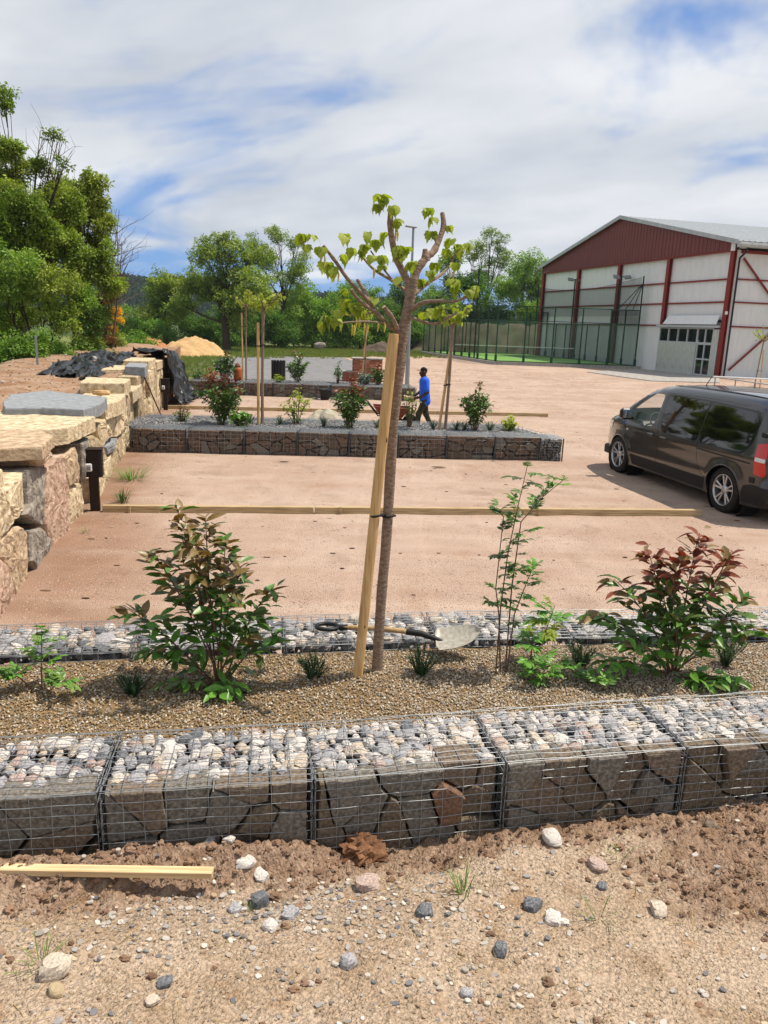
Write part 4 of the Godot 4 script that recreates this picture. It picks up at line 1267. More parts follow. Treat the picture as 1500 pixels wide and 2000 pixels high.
func staked_tree() -> void:
	var at := Vector3(-0.01, 0.37, -4.46)
	var t := thing("pollarded_tree", "young pollarded tree tied to a stake in the middle of the near bed", "tree", at)
	var r := RandomNumberGenerator.new()
	r.seed = 31
	var limb := func(called: String, pts: Array, r0: float, r1: float, mat: String) -> void:
		var cv := Curve3D.new()
		for i in pts.size():
			var tan: Vector3 = (pts[mini(i + 1, pts.size() - 1)] - pts[maxi(i - 1, 0)]) / 6.0
			cv.add_point(pts[i] - at, -tan, tan)
		var n := pts.size() * 3
		var path := PackedVector3Array()
		var rad := PackedFloat32Array()
		for i in n + 1:
			var f := float(i) / n
			path.append(cv.samplef(f * (pts.size() - 1)))
			rad.append(lerpf(r0, r1, f) * (1.0 + r.randf_range(-0.05, 0.06) + (0.16 if r.randf() < 0.14 else 0.0)))
		var g := Geo.new()
		g.tube(path, rad, 10 if r0 > 0.02 else 7)
		part(called, g.mesh(), M[mat], t)
		if r1 > 0.012:
			var e := path[n]
			var d := (path[n] - path[n - 1]).normalized()
			var c := Geo.new()
			c.tube(PackedVector3Array([e - d * 0.002, e + d * 0.003]), PackedFloat32Array([r1 * 0.85]), 8)
			part("cut_end", c.mesh(), M.cut_wood, t)
	limb.call("trunk", [Vector3(-0.01, 0.30, -4.46), Vector3(0.0, 0.84, -4.46), Vector3(0.02, 1.26, -4.46), Vector3(0.03, 1.73, -4.46), Vector3(0.04, 2.03, -4.46), Vector3(0.06, 2.32, -4.46), Vector3(0.075, 2.49, -4.46), Vector3(0.10, 2.63, -4.46), Vector3(0.115, 2.76, -4.46)], 0.032, 0.031, "bark")
	limb.call("branch", [Vector3(0.11, 2.70, -4.46), Vector3(0.06, 2.79, -4.44), Vector3(0.02, 2.86, -4.41), Vector3(-0.01, 2.96, -4.36), Vector3(-0.02, 3.04, -4.34), Vector3(-0.02, 3.10, -4.32)], 0.021, 0.0145, "bark")
	limb.call("branch", [Vector3(0.11, 2.70, -4.46), Vector3(0.14, 2.81, -4.49), Vector3(0.19, 2.88, -4.52), Vector3(0.23, 2.92, -4.56), Vector3(0.26, 2.99, -4.59), Vector3(0.28, 3.06, -4.61), Vector3(0.27, 3.13, -4.62)], 0.023, 0.0125, "bark")
	limb.call("branch_stub", [Vector3(0.185, 2.86, -4.52), Vector3(0.18, 2.90, -4.52), Vector3(0.178, 2.925, -4.52)], 0.024, 0.012, "bark")
	limb.call("branch", [Vector3(0.13, 2.68, -4.46), Vector3(0.21, 2.75, -4.58), Vector3(0.27, 2.79, -4.66), Vector3(0.33, 2.85, -4.76), Vector3(0.37, 2.93, -4.81)], 0.012, 0.006, "bark")
	limb.call("branch", [Vector3(0.10, 2.67, -4.46), Vector3(0.04, 2.73, -4.56), Vector3(-0.01, 2.76, -4.62), Vector3(-0.11, 2.82, -4.71), Vector3(-0.17, 2.88, -4.76)], 0.011, 0.007, "bark")
	limb.call("twig", [Vector3(0.0, 2.76, -4.61), Vector3(-0.07, 2.84, -4.66), Vector3(-0.13, 2.92, -4.68)], 0.006, 0.004, "twig")
	limb.call("branch", [Vector3(0.10, 2.58, -4.46), Vector3(0.17, 2.63, -4.38), Vector3(0.25, 2.64, -4.31), Vector3(0.30, 2.64, -4.28), Vector3(0.34, 2.64, -4.26), Vector3(0.41, 2.67, -4.24)], 0.013, 0.007, "bark")
	limb.call("branch", [Vector3(0.09, 2.56, -4.46), Vector3(0.17, 2.53, -4.36), Vector3(0.24, 2.52, -4.30), Vector3(0.28, 2.54, -4.26), Vector3(0.35, 2.58, -4.21)], 0.010, 0.005, "bark")
	limb.call("branch", [Vector3(0.07, 2.45, -4.46), Vector3(-0.02, 2.51, -4.41), Vector3(-0.08, 2.57, -4.36), Vector3(-0.12, 2.62, -4.32), Vector3(-0.17, 2.67, -4.28), Vector3(-0.24, 2.74, -4.22), Vector3(-0.30, 2.82, -4.18), Vector3(-0.36, 2.89, -4.16)], 0.015, 0.008, "bark")
	limb.call("branch_stub", [Vector3(-0.12, 2.62, -4.32), Vector3(-0.15, 2.68, -4.34), Vector3(-0.19, 2.74, -4.36)], 0.014, 0.009, "bark")
	limb.call("branch", [Vector3(-0.08, 2.57, -4.36), Vector3(-0.15, 2.61, -4.26), Vector3(-0.20, 2.66, -4.20), Vector3(-0.21, 2.68, -4.18)], 0.011, 0.008, "bark")
	limb.call("twig", [Vector3(-0.01, 2.51, -4.41), Vector3(-0.12, 2.52, -4.26), Vector3(-0.24, 2.51, -4.16), Vector3(-0.27, 2.50, -4.14)], 0.005, 0.003, "bark")
	limb.call("twig", [Vector3(-0.08, 2.57, -4.36), Vector3(-0.22, 2.55, -4.46), Vector3(-0.34, 2.57, -4.56)], 0.005, 0.003, "bark")
	limb.call("branch_stub", [Vector3(0.06, 2.44, -4.46), Vector3(0.01, 2.54, -4.38), Vector3(-0.04, 2.60, -4.34)], 0.015, 0.0125, "bark")
	# leaves hang in small bunches
	var cl := [Vector3(-0.07, 3.15, -4.32), Vector3(-0.09, 3.10, -4.32), Vector3(-0.06, 3.12, -4.34), Vector3(0.00, 3.09, -4.30), Vector3(0.02, 3.03, -4.32), Vector3(-0.04, 2.97, -4.41), Vector3(0.19, 3.13, -4.61), Vector3(0.21, 3.08, -4.61), Vector3(0.21, 3.01, -4.61), Vector3(0.32, 3.04, -4.61), Vector3(0.34, 2.99, -4.79), Vector3(0.38, 2.96, -4.79), Vector3(0.31, 2.93, -4.76), Vector3(0.45, 2.97, -4.81), Vector3(0.37, 2.85, -4.71), Vector3(0.25, 2.84, -4.61), Vector3(-0.25, 2.94, -4.26), Vector3(-0.23, 2.88, -4.36), Vector3(-0.20, 2.89, -4.66), Vector3(-0.16, 2.93, -4.66), Vector3(-0.14, 3.00, -4.68), Vector3(-0.11, 2.96, -4.68), Vector3(-0.46, 2.92, -4.16), Vector3(-0.42, 2.92, -4.16), Vector3(-0.44, 2.87, -4.16), Vector3(-0.37, 2.86, -4.16), Vector3(-0.35, 2.79, -4.18), Vector3(-0.31, 2.77, -4.19), Vector3(-0.27, 2.83, -4.18), Vector3(-0.24, 2.66, -4.18)]
	cl += [Vector3(-0.24, 2.61, -4.21), Vector3(-0.20, 2.59, -4.26), Vector3(-0.27, 2.55, -4.21), Vector3(-0.34, 2.52, -4.16), Vector3(-0.35, 2.49, -4.16), Vector3(-0.29, 2.51, -4.16), Vector3(-0.16, 2.55, -4.26), Vector3(0.33, 2.73, -4.26), Vector3(0.34, 2.69, -4.26), Vector3(0.45, 2.70, -4.24), Vector3(0.41, 2.68, -4.24), Vector3(0.19, 2.56, -4.36), Vector3(0.23, 2.58, -4.30), Vector3(0.27, 2.59, -4.26), Vector3(0.27, 2.54, -4.28), Vector3(0.17, 2.74, -4.51), Vector3(0.10, 2.82, -4.43), Vector3(0.05, 2.86, -4.41), Vector3(0.07, 2.90, -4.41), Vector3(0.21, 2.79, -4.56), Vector3(-0.11, 2.87, -4.66), Vector3(-0.06, 2.87, -4.64), Vector3(-0.09, 2.63, -4.34), Vector3(0.05, 2.75, -4.54), Vector3(0.12, 2.83, -4.46), Vector3(0.03, 2.90, -4.36), Vector3(0.40, 2.94, -4.76), Vector3(-0.07, 2.82, -4.66)]
	for c in cl:
		for k in 4 + r.randi() % 2:
			var a := r.randf() * TAU
			var d := Vector3(cos(a) * r.randf_range(0.2, 1.0), r.randf_range(-1.3, -0.1), sin(a) * r.randf_range(0.3, 1.0))
			var s := r.randf_range(0.038, 0.070)
			part("leaf", lobed_set[r.randi() % 3], M.leaf_tree if r.randf() < 0.7 else M.leaf_tree_pale, t, Transform3D(facing(d, r.randf_range(-0.5, 0.5)).scaled_local(Vector3.ONE * s), c - at + Vector3(r.randf_range(-0.02, 0.02), 0.02, r.randf_range(-0.02, 0.02))))
	for c in [Vector3(-0.14, 2.49, -4.26), Vector3(-0.20, 2.48, -4.16), Vector3(-0.37, 2.82, -4.16), Vector3(-0.10, 2.80, -4.66), Vector3(-0.05, 2.50, -4.36), Vector3(-0.17, 2.52, -4.26), Vector3(0.02, 2.98, -4.36), Vector3(0.34, 2.81, -4.71), Vector3(-0.29, 2.75, -4.21)]:
		for k in 2:
			var o: Vector3 = c - at + Vector3(r.randf_range(-0.02, 0.02), 0.02, r.randf_range(-0.02, 0.02))
			var g := Geo.new()
			g.tube(PackedVector3Array([o, o + Vector3(0.003, -0.02, 0), o + Vector3(0.0, -0.055, 0.004)]), PackedFloat32Array([0.003, 0.006, 0.003]), 5)
			part("catkin", g.mesh(), M.catkin, t)
	var st := stake("thick leaning wooden stake tied to the young tree in the near bed", Vector3(-0.13, 0.35, -4.38), Vector3(0.02, 2.46, -4.38), 0.031, "stake_wood", [[Vector3(-0.043, 1.42, -4.38), Vector3(0.03, 1.40, -4.46), 0.034]])
	for k in [[0.72, 0.9, 0.013], [0.35, 2.2, 0.008], [0.18, 0.4, 0.009], [0.52, 1.6, 0.008]]:
		var g := Geo.new()
		var c: Vector3 = Vector3(0.15, 2.11, 0) * k[0] + Vector3(sin(k[1]) * 0.030, 0, cos(k[1]) * 0.030) * 0.97
		g.box(c, Vector3(k[2], k[2] * 2.2, 0.004), Basis(Vector3.UP, k[1]), 0.0015)
		part("knot", g.mesh(), M.knot, st)

# ---------------------------------------------------------------- loose earth in front of the near planter
func front_z(x: float) -> float: return -3.2 - 0.215 * (x + 0.3)

func fore_base(x: float, z: float) -> float:
	var y := 0.16 * maxf(0.0, z + 3.25)
	var d := z - front_z(x) - 0.16
	y += 0.13 * exp(-pow((d + 0.10) / 0.13, 2.0)) / (1.0 + exp((x + 0.25) * 14.0))
	y += 0.07 * exp(-pow((d - 0.05) / 0.28, 2.0)) / (1.0 + exp(-(x - 0.5) * 8.0))
	return y + 0.05 * exp(-pow((x - 2.1) / 0.5, 2.0) - pow((z + 3.0) / 0.4, 2.0))

# how much of the dug brown soil lies here (0 is the trodden sandy earth)
func dug(x: float, z: float) -> float:
	var d := z - front_z(x) - 0.10
	var n := noise.get_noise_2d(x * 3.1, z * 3.1) * 0.12
	var k := 1.0 - smoothstep(0.10, 0.26, d + n + 0.08 * smoothstep(-0.6, 0.2, x))
	k = maxf(k, 1.0 - smoothstep(0.65, 1.05, Vector2((x - 2.3) * 0.8, (z + 3.25) * 1.3).length() + n * 2.0))
	return clampf(k, 0, 1)

func fore_y(x: float, z: float) -> float:
	var k := dug(x, z)
	var y := fore_base(x, z)
	y += (0.007 + 0.028 * k) * noise.get_noise_2d(x * 9.0, z * 9.0) + (0.006 + 0.024 * k) * noise.get_noise_2d(x * 27.0 + 9.0, z * 27.0)
	return y + 0.018 * noise.get_noise_2d(x * 2.2, z * 2.2)

func foreground() -> void:
	var g := Geo.new()
	g.tinted = true
	var nx := 330
	var nz := 150
	for j in nz + 1:
		for i in nx + 1:
			var x := lerpf(-3.0, 3.2, float(i) / nx)
			var z := lerpf(-0.6, front_z(x) - 0.12, float(j) / nz)
			var k := dug(x, z)
			var n := noise.get_noise_2d(x * 1.6, z * 1.6)
			var n2 := noise.get_noise_2d(x * 12.0, z * 12.0)
			var sand := Color(0.67, 0.525, 0.39).lerp(Color(0.54, 0.40, 0.275), clampf(0.4 + n * 1.1 + n2 * 0.45, 0, 1))
			var grey := clampf(exp(-pow((x + 0.15) / 0.45, 2.0) - pow((z + 2.82) / 0.13, 2.0)) + 0.7 * exp(-pow((x + 0.75) / 0.5, 2.0) - pow((z + 2.75) / 0.12, 2.0)), 0, 1)
			sand = sand.lerp(Color(0.55, 0.43, 0.33), grey * 0.7)
			g.cur = sand.lerp(Color(0.36, 0.243, 0.17).lerp(Color(0.49, 0.345, 0.245), clampf(0.5 + n2, 0, 1)), k)
			g.p(Vector3(x, fore_y(x, z), z))
	for j in nz:
		for i in nx:
			var a := j * (nx + 1) + i
			g.q(a, a + nx + 1, a + nx + 2, a + 1)
	struct("loose_earth", g.mesh(), M.soil)
	# clods, grit and chips: three sorts of crumbs strewn over it
	var holder := thing("earth_crumbs", "earth clods, grit and stone chips strewn over the bare foreground", "rubble")
	holder.set_meta("kind", "stuff")
	var sorts := [
		[2400, 0.006, 0.042, [Color(0.25, 0.155, 0.10), Color(0.33, 0.215, 0.145), Color(0.29, 0.18, 0.115)], 1, 2],
		[5200, 0.004, 0.011, [Color(0.40, 0.30, 0.19), Color(0.5, 0.42, 0.33), Color(0.30, 0.20, 0.12), Color(0.33, 0.30, 0.27), Color(0.2, 0.14, 0.09)], 0, 0],
		[4200, 0.007, 0.036, [Color(0.5, 0.46, 0.41), Color(0.38, 0.36, 0.35), Color(0.64, 0.6, 0.55), Color(0.2, 0.2, 0.21), Color(0.42, 0.31, 0.2), Color(0.55, 0.45, 0.32), Color(0.5, 0.42, 0.33), Color(0.62, 0.57, 0.5)], 2, 4]]
	for s in sorts:
		var xs: Array[Transform3D] = []
		var cs := PackedColorArray()
		var tries := 0
		while xs.size() < s[0] and tries < 60000:
			tries += 1
			var x := rf(-2.4, 2.8)
			var z := rf(front_z(x) + 0.03, -1.5)
			var k := dug(x, z)
			if s[4] == 1 and rng.randf() > k * 1.1 + 0.03: continue
			if s[4] == 2:
				var want := 0.14 + exp(-pow((x + 0.15) / 0.5, 2.0) - pow((z + 2.83) / 0.16, 2.0)) + 0.6 * exp(-pow((x + 0.8) / 0.5, 2.0) - pow((z + 2.7) / 0.2, 2.0)) + 0.25 * exp(-pow((x - 0.3) / 0.35, 2.0) - pow((z + 2.5) / 0.3, 2.0))
				if k > 0.5: want *= 0.35
				if rng.randf() > want: continue
			var sz := lerpf(s[1], s[2], pow(rng.randf(), 3.0 if s[4] else 1.6))
			xs.append(Transform3D(Basis.from_euler(Vector3(rf(-0.6, 0.6), rf(0, TAU), rf(-0.6, 0.6))).scaled(Vector3(sz * rf(0.8, 1.4), sz * 0.8, sz)), Vector3(x, fore_y(x, z) + sz * 0.1, z)))
			cs.append(pick(s[3]) * rf(0.75, 1.2))
		scatter(["clods", "chips", "grit"][[1, 2, 0].find(s[4])], make_clod(77) if s[4] == 1 else make_rock(860 + s[4], 4, 6, 5, 0.0, 0.7), M.pebble, holder, xs, cs)
	# single stones that stand out: [x, z, size, material, rounded, label]
	var sl := [
		[0.88, -3.30, 0.115, "rock_white", true, "smooth white cobble lying against the gabions right of centre"],
		[1.06, -3.13, 0.10, "rock_rose", false, "rosy pointed stone standing in the brown earth right of centre"],
		[1.73, -3.47, 0.085, "face_brown", true, "brown stone on the earth ridge under the right-hand gabions"],
		[-0.05, -3.22, 0.19, "clod", false, "big brown clod of earth against the gabion right of the white lumps"],
		[-0.48, -2.82, 0.115, "rock_slate", false, "dark slate lump beside a round grey pebble below the plank's end"],
		[-0.57, -2.77, 0.07, "rock_grey", true, "round grey pebble left of the dark slate lump"],
		[-0.41, -2.66, 0.08, "rock_white", true, "smooth white oval pebble below the dark slate lump"],
		[-0.33, -2.74, 0.072, "rock_grey", false, "speckled grey stone right of the dark slate lump"],
		[0.70, -2.84, 0.095, "rock_slate", false, "black and white flint, upper one of the leaning pair"],
		[0.775, -2.765, 0.092, "rock_white", false, "white-faced flint, lower one of the leaning pair"],
		[0.82, -2.755, 0.055, "rock_white", false, "small white chip right of the flint pair"],
		[1.24, -2.83, 0.078, "rock_cream", false, "lone beige stone on sandy earth right of the flint pair"],
		[0.23, -2.78, 0.08, "rock_slate", false, "blue-grey stone left of the flint pair by the grass"],
		[-1.15, -2.34, 0.14, "rock_cream", false, "flat cream slab lying by the grass at lower left"],
		[-0.74, -2.31, 0.065, "rock_slate", false, "small dark flint alone below the middle left"],
		[-1.10, -2.24, 0.08, "wall_ochre", true, "ochre stone below the flat cream slab"],
		[-0.75, -2.21, 0.052, "rock_cream", false, "cream wedge of stone below the small dark flint"],
		[-0.08, -2.44, 0.082, "rock_grey", false, "grey slate piece in the sand below the middle"],
		[-0.57, -2.99, 0.085, "rock_white", false, "white crumbly lump at the plank's end, left of a pair"],
		[-0.49, -2.96, 0.085, "rock_white", false, "white crumbly lump at the plank's end, right of a pair"],
		[-0.76, -3.13, 0.072, "rock_white", false, "white chip against the gabion above the plank's end"],
		[-0.66, -3.10, 0.055, "rock_white", false, "small white chip between the plank's end and the gabion"],
		[0.52, -2.55, 0.08, "rock_slate", false, "flat grey and white flint below the flint pair"],
		[0.36, -2.31, 0.055, "rock_grey", true, "grey chip low in the picture right of the middle"],
		[1.05, -3.0, 0.058, "rock_slate", false, "grey stone just below the rosy pointed stone"],
		[-0.01, -2.96, 0.11, "rock_rose", false, "flat pinkish stone among the grey chips below the big clod"],
		[-1.62, -3.10, 0.14, "clod", false, "tall clump of grey-brown earth at the left end of the plank"],
		[-1.05, -3.14, 0.12, "clod", false, "pointed clod of earth standing above the plank"]]
	var i := 0
	for s in sl:
		i += 1
		var c: String = "clod_of_earth" if s[3] == "clod" else "stone"
		var m := make_clod(700 + i, 16, 24, 0.42) if s[3] == "clod" else make_rock(700 + i * 7, 10, 15, 9 if s[4] else 8, 0.55 if s[4] else 0.0, 0.7 if s[4] else 0.75)
		var o := part(c, m, M[s[3]], self, Transform3D(Basis(Vector3.UP, i * 1.7).scaled(Vector3.ONE * s[2]), Vector3(s[0], fore_y(s[0], s[1]) + s[2] * 0.13, s[1])))
		tag(o, s[5], "clod" if s[3] == "clod" else "stone", "loose stones in the foreground")
	# the plank, propped on the clods
	var pg := Geo.new()
	pg.box(Vector3.ZERO, Vector3(1.30, 0.030, 0.045), Basis(), 0.002)
	var pk := part("wooden_plank", pg.mesh(), M.plank_wood, self, Transform3D(Basis(Vector3.UP, 0.022) * Basis(Vector3.BACK, 0.004), Vector3(-1.335, 0.175, -2.845)))
	tag(pk, "pale planed batten lying on brown earth before the left gabions", "plank")
	grass_tuft("thin grass sprouting beside the flat cream slab at lower left", Vector3(-1.22, fore_y(-1.22, -2.38), -2.38), 0.10, 0.12, 14, 51)
	grass_tuft("grass sprouting left of the flint pair", Vector3(0.41, fore_y(0.41, -2.92), -2.92), 0.13, 0.10, 16, 52)
	grass_tuft("faint weeds beside the rosy pointed stone", Vector3(1.19, fore_y(1.19, -3.2), -3.2), 0.08, 0.10, 12, 53)
	grass_tuft("straggling weed left of the lone beige stone", Vector3(0.97, fore_y(0.97, -2.78), -2.78), 0.10, 0.12, 11, 54)
	grass_tuft("small sprout by the big dark slate lump", Vector3(-0.50, fore_y(-0.5, -2.76), -2.76), 0.06, 0.05, 6, 55)
	var straws: Array[Transform3D] = []
	var sg := Geo.new()
	sg.tube(PackedVector3Array([Vector3.ZERO, Vector3(0.45, 0.05, 0), Vector3(1, 0, 0.08)]), PackedFloat32Array([0.012, 0.01, 0.005]), 3)
	for k in 130:
		var x := rf(-2.0, 2.2)
		var z := rf(front_z(x) + 0.1, -1.9)
		var l := rf(0.04, 0.14)
		straws.append(Transform3D(Basis.from_euler(Vector3(0, rf(0, TAU), rf(0, 0.3))).scaled(Vector3.ONE * l), Vector3(x, fore_y(x, z) + 0.004, z)))
	scatter("straw", sg.mesh(), M.straw, holder, straws)

# ---------------------------------------------------------------- middle distance: planters, beams, trees on stakes
func grey_bed(called: String, outline: Array, y: float, n: int, label: String) -> void:
	var pl := PackedVector2Array()
	for k in range(0, outline.size(), 2): pl.append(Vector2(outline[k], -outline[k + 1]))
	var g := Geo.new()
	g.prism(pl, 0.3, Transform3D(Basis.from_euler(Vector3(-PI / 2, 0, 0)), Vector3(0, y, 0)))
	struct(called, g.mesh(), M.grey_chip)
	var lo := Vector2(1e9, 1e9)
	var hi := Vector2(-1e9, -1e9)
	for a in pl:
		lo = lo.min(a); hi = hi.max(a)
	var xs: Array[Transform3D] = []
	var cs := PackedColorArray()
	while xs.size() < n:
		var q := Vector2(rf(lo.x, hi.x), rf(lo.y, hi.y))
		if not Geometry2D.is_point_in_polygon(q, pl): continue
		var s := rf(0.02, 0.045)
		xs.append(Transform3D(Basis.from_euler(Vector3(rf(-1, 1), rf(0, TAU), 0)).scaled(Vector3.ONE * s), Vector3(q.x, y + s * 0.2 + 0.012 * noise.get_noise_2d(q.x * 2.0, q.y * 2.0), -q.y)))
		cs.append(pick([Color(0.20, 0.205, 0.215), Color(0.27, 0.275, 0.28), Color(0.16, 0.165, 0.175), Color(0.35, 0.35, 0.345), Color(0.42, 0.41, 0.39)]) * rf(0.8, 1.2))
	var o := scatter("chippings", pebbles[3], M.pebble, self, xs, cs)
	tag(o, label, "gravel", "", "stuff")

func planter_mid() -> void:
	var fr := [[-4.86, -14.48], [-3.82, -14.57], [-2.74, -14.66], [-1.72, -14.72], [-0.72, -14.78], [0.24, -14.86], [1.18, -14.95], [2.14, -15.05], [3.04, -15.12]]
	var tell := ["touching the boulder wall, left end", "below the big red-topped bush", "just left of the double-stemmed tree's foot", "second to the right of the staked tree", "left neighbour of the leaning stake", "right neighbour of the leaning stake", "below the walking man", "below the bare-stemmed tree at right"]
	for i in 8:
		gabion("gabion basket of the middle planter " + tell[i], Vector2(fr[i][0] + 0.01, fr[i][1]), Vector2(fr[i + 1][0] - 0.01, fr[i + 1][1]), -0.02, 0.46, {"near": false, "face_n": 14, "squash": 1.35, "depth": 0.6, "faces": ["face_far_red", "face_far_brown", "face_far_brown", "face_far_red", "face_grey"], "wire": 0.0028, "mesh_u": 0.12, "mesh_w": 0.08, "fill_mat": "grey_chip", "group": "middle planter gabions"})
	var e := gabion("short gabion of small rubble ending the middle planter at right", Vector2(3.05, -15.12), Vector2(3.50, -15.16), -0.02, 0.45, {"near": false, "face_n": 44, "depth": 0.6, "faces": ["rock_grey", "rock_slate", "face_far_brown", "face_grey"], "wire": 0.0028, "fill_mat": "grey_chip", "ends": true, "group": "middle planter gabions"})
	for i in 8:
		gabion("chipping-covered lid of a rear gabion in the middle planter, " + ["first", "second", "third", "fourth", "fifth", "sixth", "seventh", "eighth"][i] + " from the boulder wall", Vector2(lerpf(-5.25, 2.75, i / 8.0) + 0.01, lerpf(-16.35, -16.75, i / 8.0)), Vector2(lerpf(-5.25, 2.75, (i + 1) / 8.0) - 0.01, lerpf(-16.35, -16.75, (i + 1) / 8.0)), -0.02, 0.45, {"near": false, "face_n": 0, "depth": 0.55, "wire": 0.0028, "mesh_u": 0.2, "mesh_w": 0.1, "fill_mat": "grey_chip", "group": "rear gabions of the middle planter"})
	gabion("slanting end gabion closing the middle planter on the right", Vector2(3.46, -15.3), Vector2(2.80, -17.1), -0.02, 0.45, {"near": false, "face_n": 0, "depth": 0.5, "wire": 0.0028, "mesh_u": 0.2, "mesh_w": 0.1, "fill_mat": "grey_chip"})
	grey_bed("planting_bed", [-5.2, -15.0, 3.05, -15.6, 2.9, -16.85, -5.3, -16.45], 0.42, 9000, "dark grey chippings covering the middle planter")
	# the far planter
	for i in 8:
		var x0 := lerpf(-6.95, 0.97, i / 8.0)
		var x1 := lerpf(-6.95, 0.97, (i + 1) / 8.0)
		gabion(["first", "second", "third", "fourth", "fifth", "sixth", "seventh", "eighth"][i] + " gabion of the far planter counted from the black tarpaulin", Vector2(x0 + 0.012, -26.65 - i * 0.01), Vector2(x1 - 0.012, -26.65 - i * 0.01), -0.02, 0.46, {"near": false, "face_n": 15, "squash": 1.3, "depth": 0.6, "faces": ["face_far_red", "face_far_brown", "face_far_brown", "face_grey"], "wire": 0.003, "mesh_u": 0.2, "mesh_w": 0.12, "fill_mat": "grey_chip", "group": "far planter gabions"})
	grey_bed("planting_bed", [-7.0, -27.2, 0.95, -27.3, 0.6, -28.9, -7.1, -28.7], 0.42, 5000, "grey chippings covering the far planter")

func timbers() -> void:
	var list := [["weathered timber beam across the near court, ending by the van", Vector3(-3.70, 0, -9.80), Vector3(4.56, 0, -10.78), 0.10, 3], ["thin timber beam across the far court behind the walking man", Vector3(-6.25, 0, -21.9), Vector3(4.85, 0, -23.3), 0.11, 3]]
	for q in list:
		var t := thing("timber_beam", q[0], "beam", q[1])
		var d: Vector3 = q[2] - q[1]
		for i in q[4]:
			var g := Geo.new()
			var a: Vector3 = d * (float(i) / q[4]) + d.normalized() * 0.008
			var b: Vector3 = d * (float(i + 1) / q[4]) - d.normalized() * 0.008
			g.bar(a + Vector3(0, q[3] * 0.42, 0), b + Vector3(0, q[3] * 0.42, 0), 0.075, q[3], 0.006)
			var m := part("plank", g.mesh(), M.beam_wood, t)
			var s := Geo.new()
			s.box(a + d.normalized() * 0.35 + Vector3(0, q[3] * 0.5, 0.05), Vector3(0.035, q[3], 0.03), Basis(), 0.003)
			part("peg", s.mesh(), M.beam_wood, t)

func service_posts() -> void:
	for q in [["brown steel service post with a white socket by the boulder wall, nearer one", Vector3(-3.80, 0, -9.83), 1.0], ["brown steel service post with a socket at the far end of the wall", Vector3(-6.22, 0, -21.6), 1.05]]:
		var t := thing("service_post", q[0], "post", q[1], 0.25)
		var k: float = q[2]
		var g := Geo.new()
		g.box(Vector3(0, 0.23, 0), Vector3(0.12, 0.50, 0.09), Basis(), 0.006)
		part("post", g.mesh(), M.post_steel, t)
		g = Geo.new()
		g.box(Vector3(0.0, 0.645 * k, 0.0), Vector3(0.24, 0.36, 0.16), Basis(), 0.01)
		g.box(Vector3(0.0, 0.645 * k + 0.185, 0.01), Vector3(0.27, 0.012, 0.2), Basis(), 0.004)
		part("box", g.mesh(), M.post_steel, t)
		g = Geo.new()
		g.box(Vector3(0.088, 0.645 * k, 0.086), Vector3(0.03, 0.33, 0.012), Basis(), 0.003)
		part("hinge", g.mesh(), M.steel_dark, t)
		g = Geo.new()
		g.box(Vector3(-0.045, 0.60 * k, 0.102), Vector3(0.085, 0.105, 0.045), Basis(), 0.012)
		var so := part("socket", g.mesh(), M.socket_white, t)
		g = Geo.new()
		g.box(Vector3(-0.042, 0.595 * k, 0.127), Vector3(0.05, 0.055, 0.008), Basis(), 0.003)
		part("cover", g.mesh(), M.socket_grey, so)
	var b := Geo.new()
	b.rod(Vector3.ZERO, Vector3(0.35, -1.2, 0.6).normalized() * 0.0 + Vector3(-0.22, -1.3, -2.2), 0.018, 6)
	tag(part("iron_bar", b.mesh(), M.steel_dark, self, Transform3D(Basis(), Vector3(-5.51, 1.30, -17.4))), "thin dark iron bar leaning from the boulder wall to the ground", "bar")
	var m := make_rock(812, 7, 10, 10, 0.3, 0.5)
	tag(part("stone", m, M.sand_orange, self, Transform3D(Basis(Vector3.UP, 0.3).scaled(Vector3(0.34, 0.22, 0.2)), Vector3(-4.78, 1.26, -12.86))), "ochre lump of stone resting on a coping slab of the wall", "stone")
	grass_tuft("green grass tuft at the foot of the wall beyond the near service post", Vector3(-4.0, 0, -11.9), 0.2, 0.42, 90, 61)
	grass_tuft("dark leafy tuft between the near service post and the wall", Vector3(-3.62, 0, -10.35), 0.20, 0.18, 60, 62, "leaf_dark")
	grass_tuft("tiny grass tuft at the foot of the pink boulder", Vector3(-3.52, 0, -8.75), 0.08, 0.10, 24, 63)

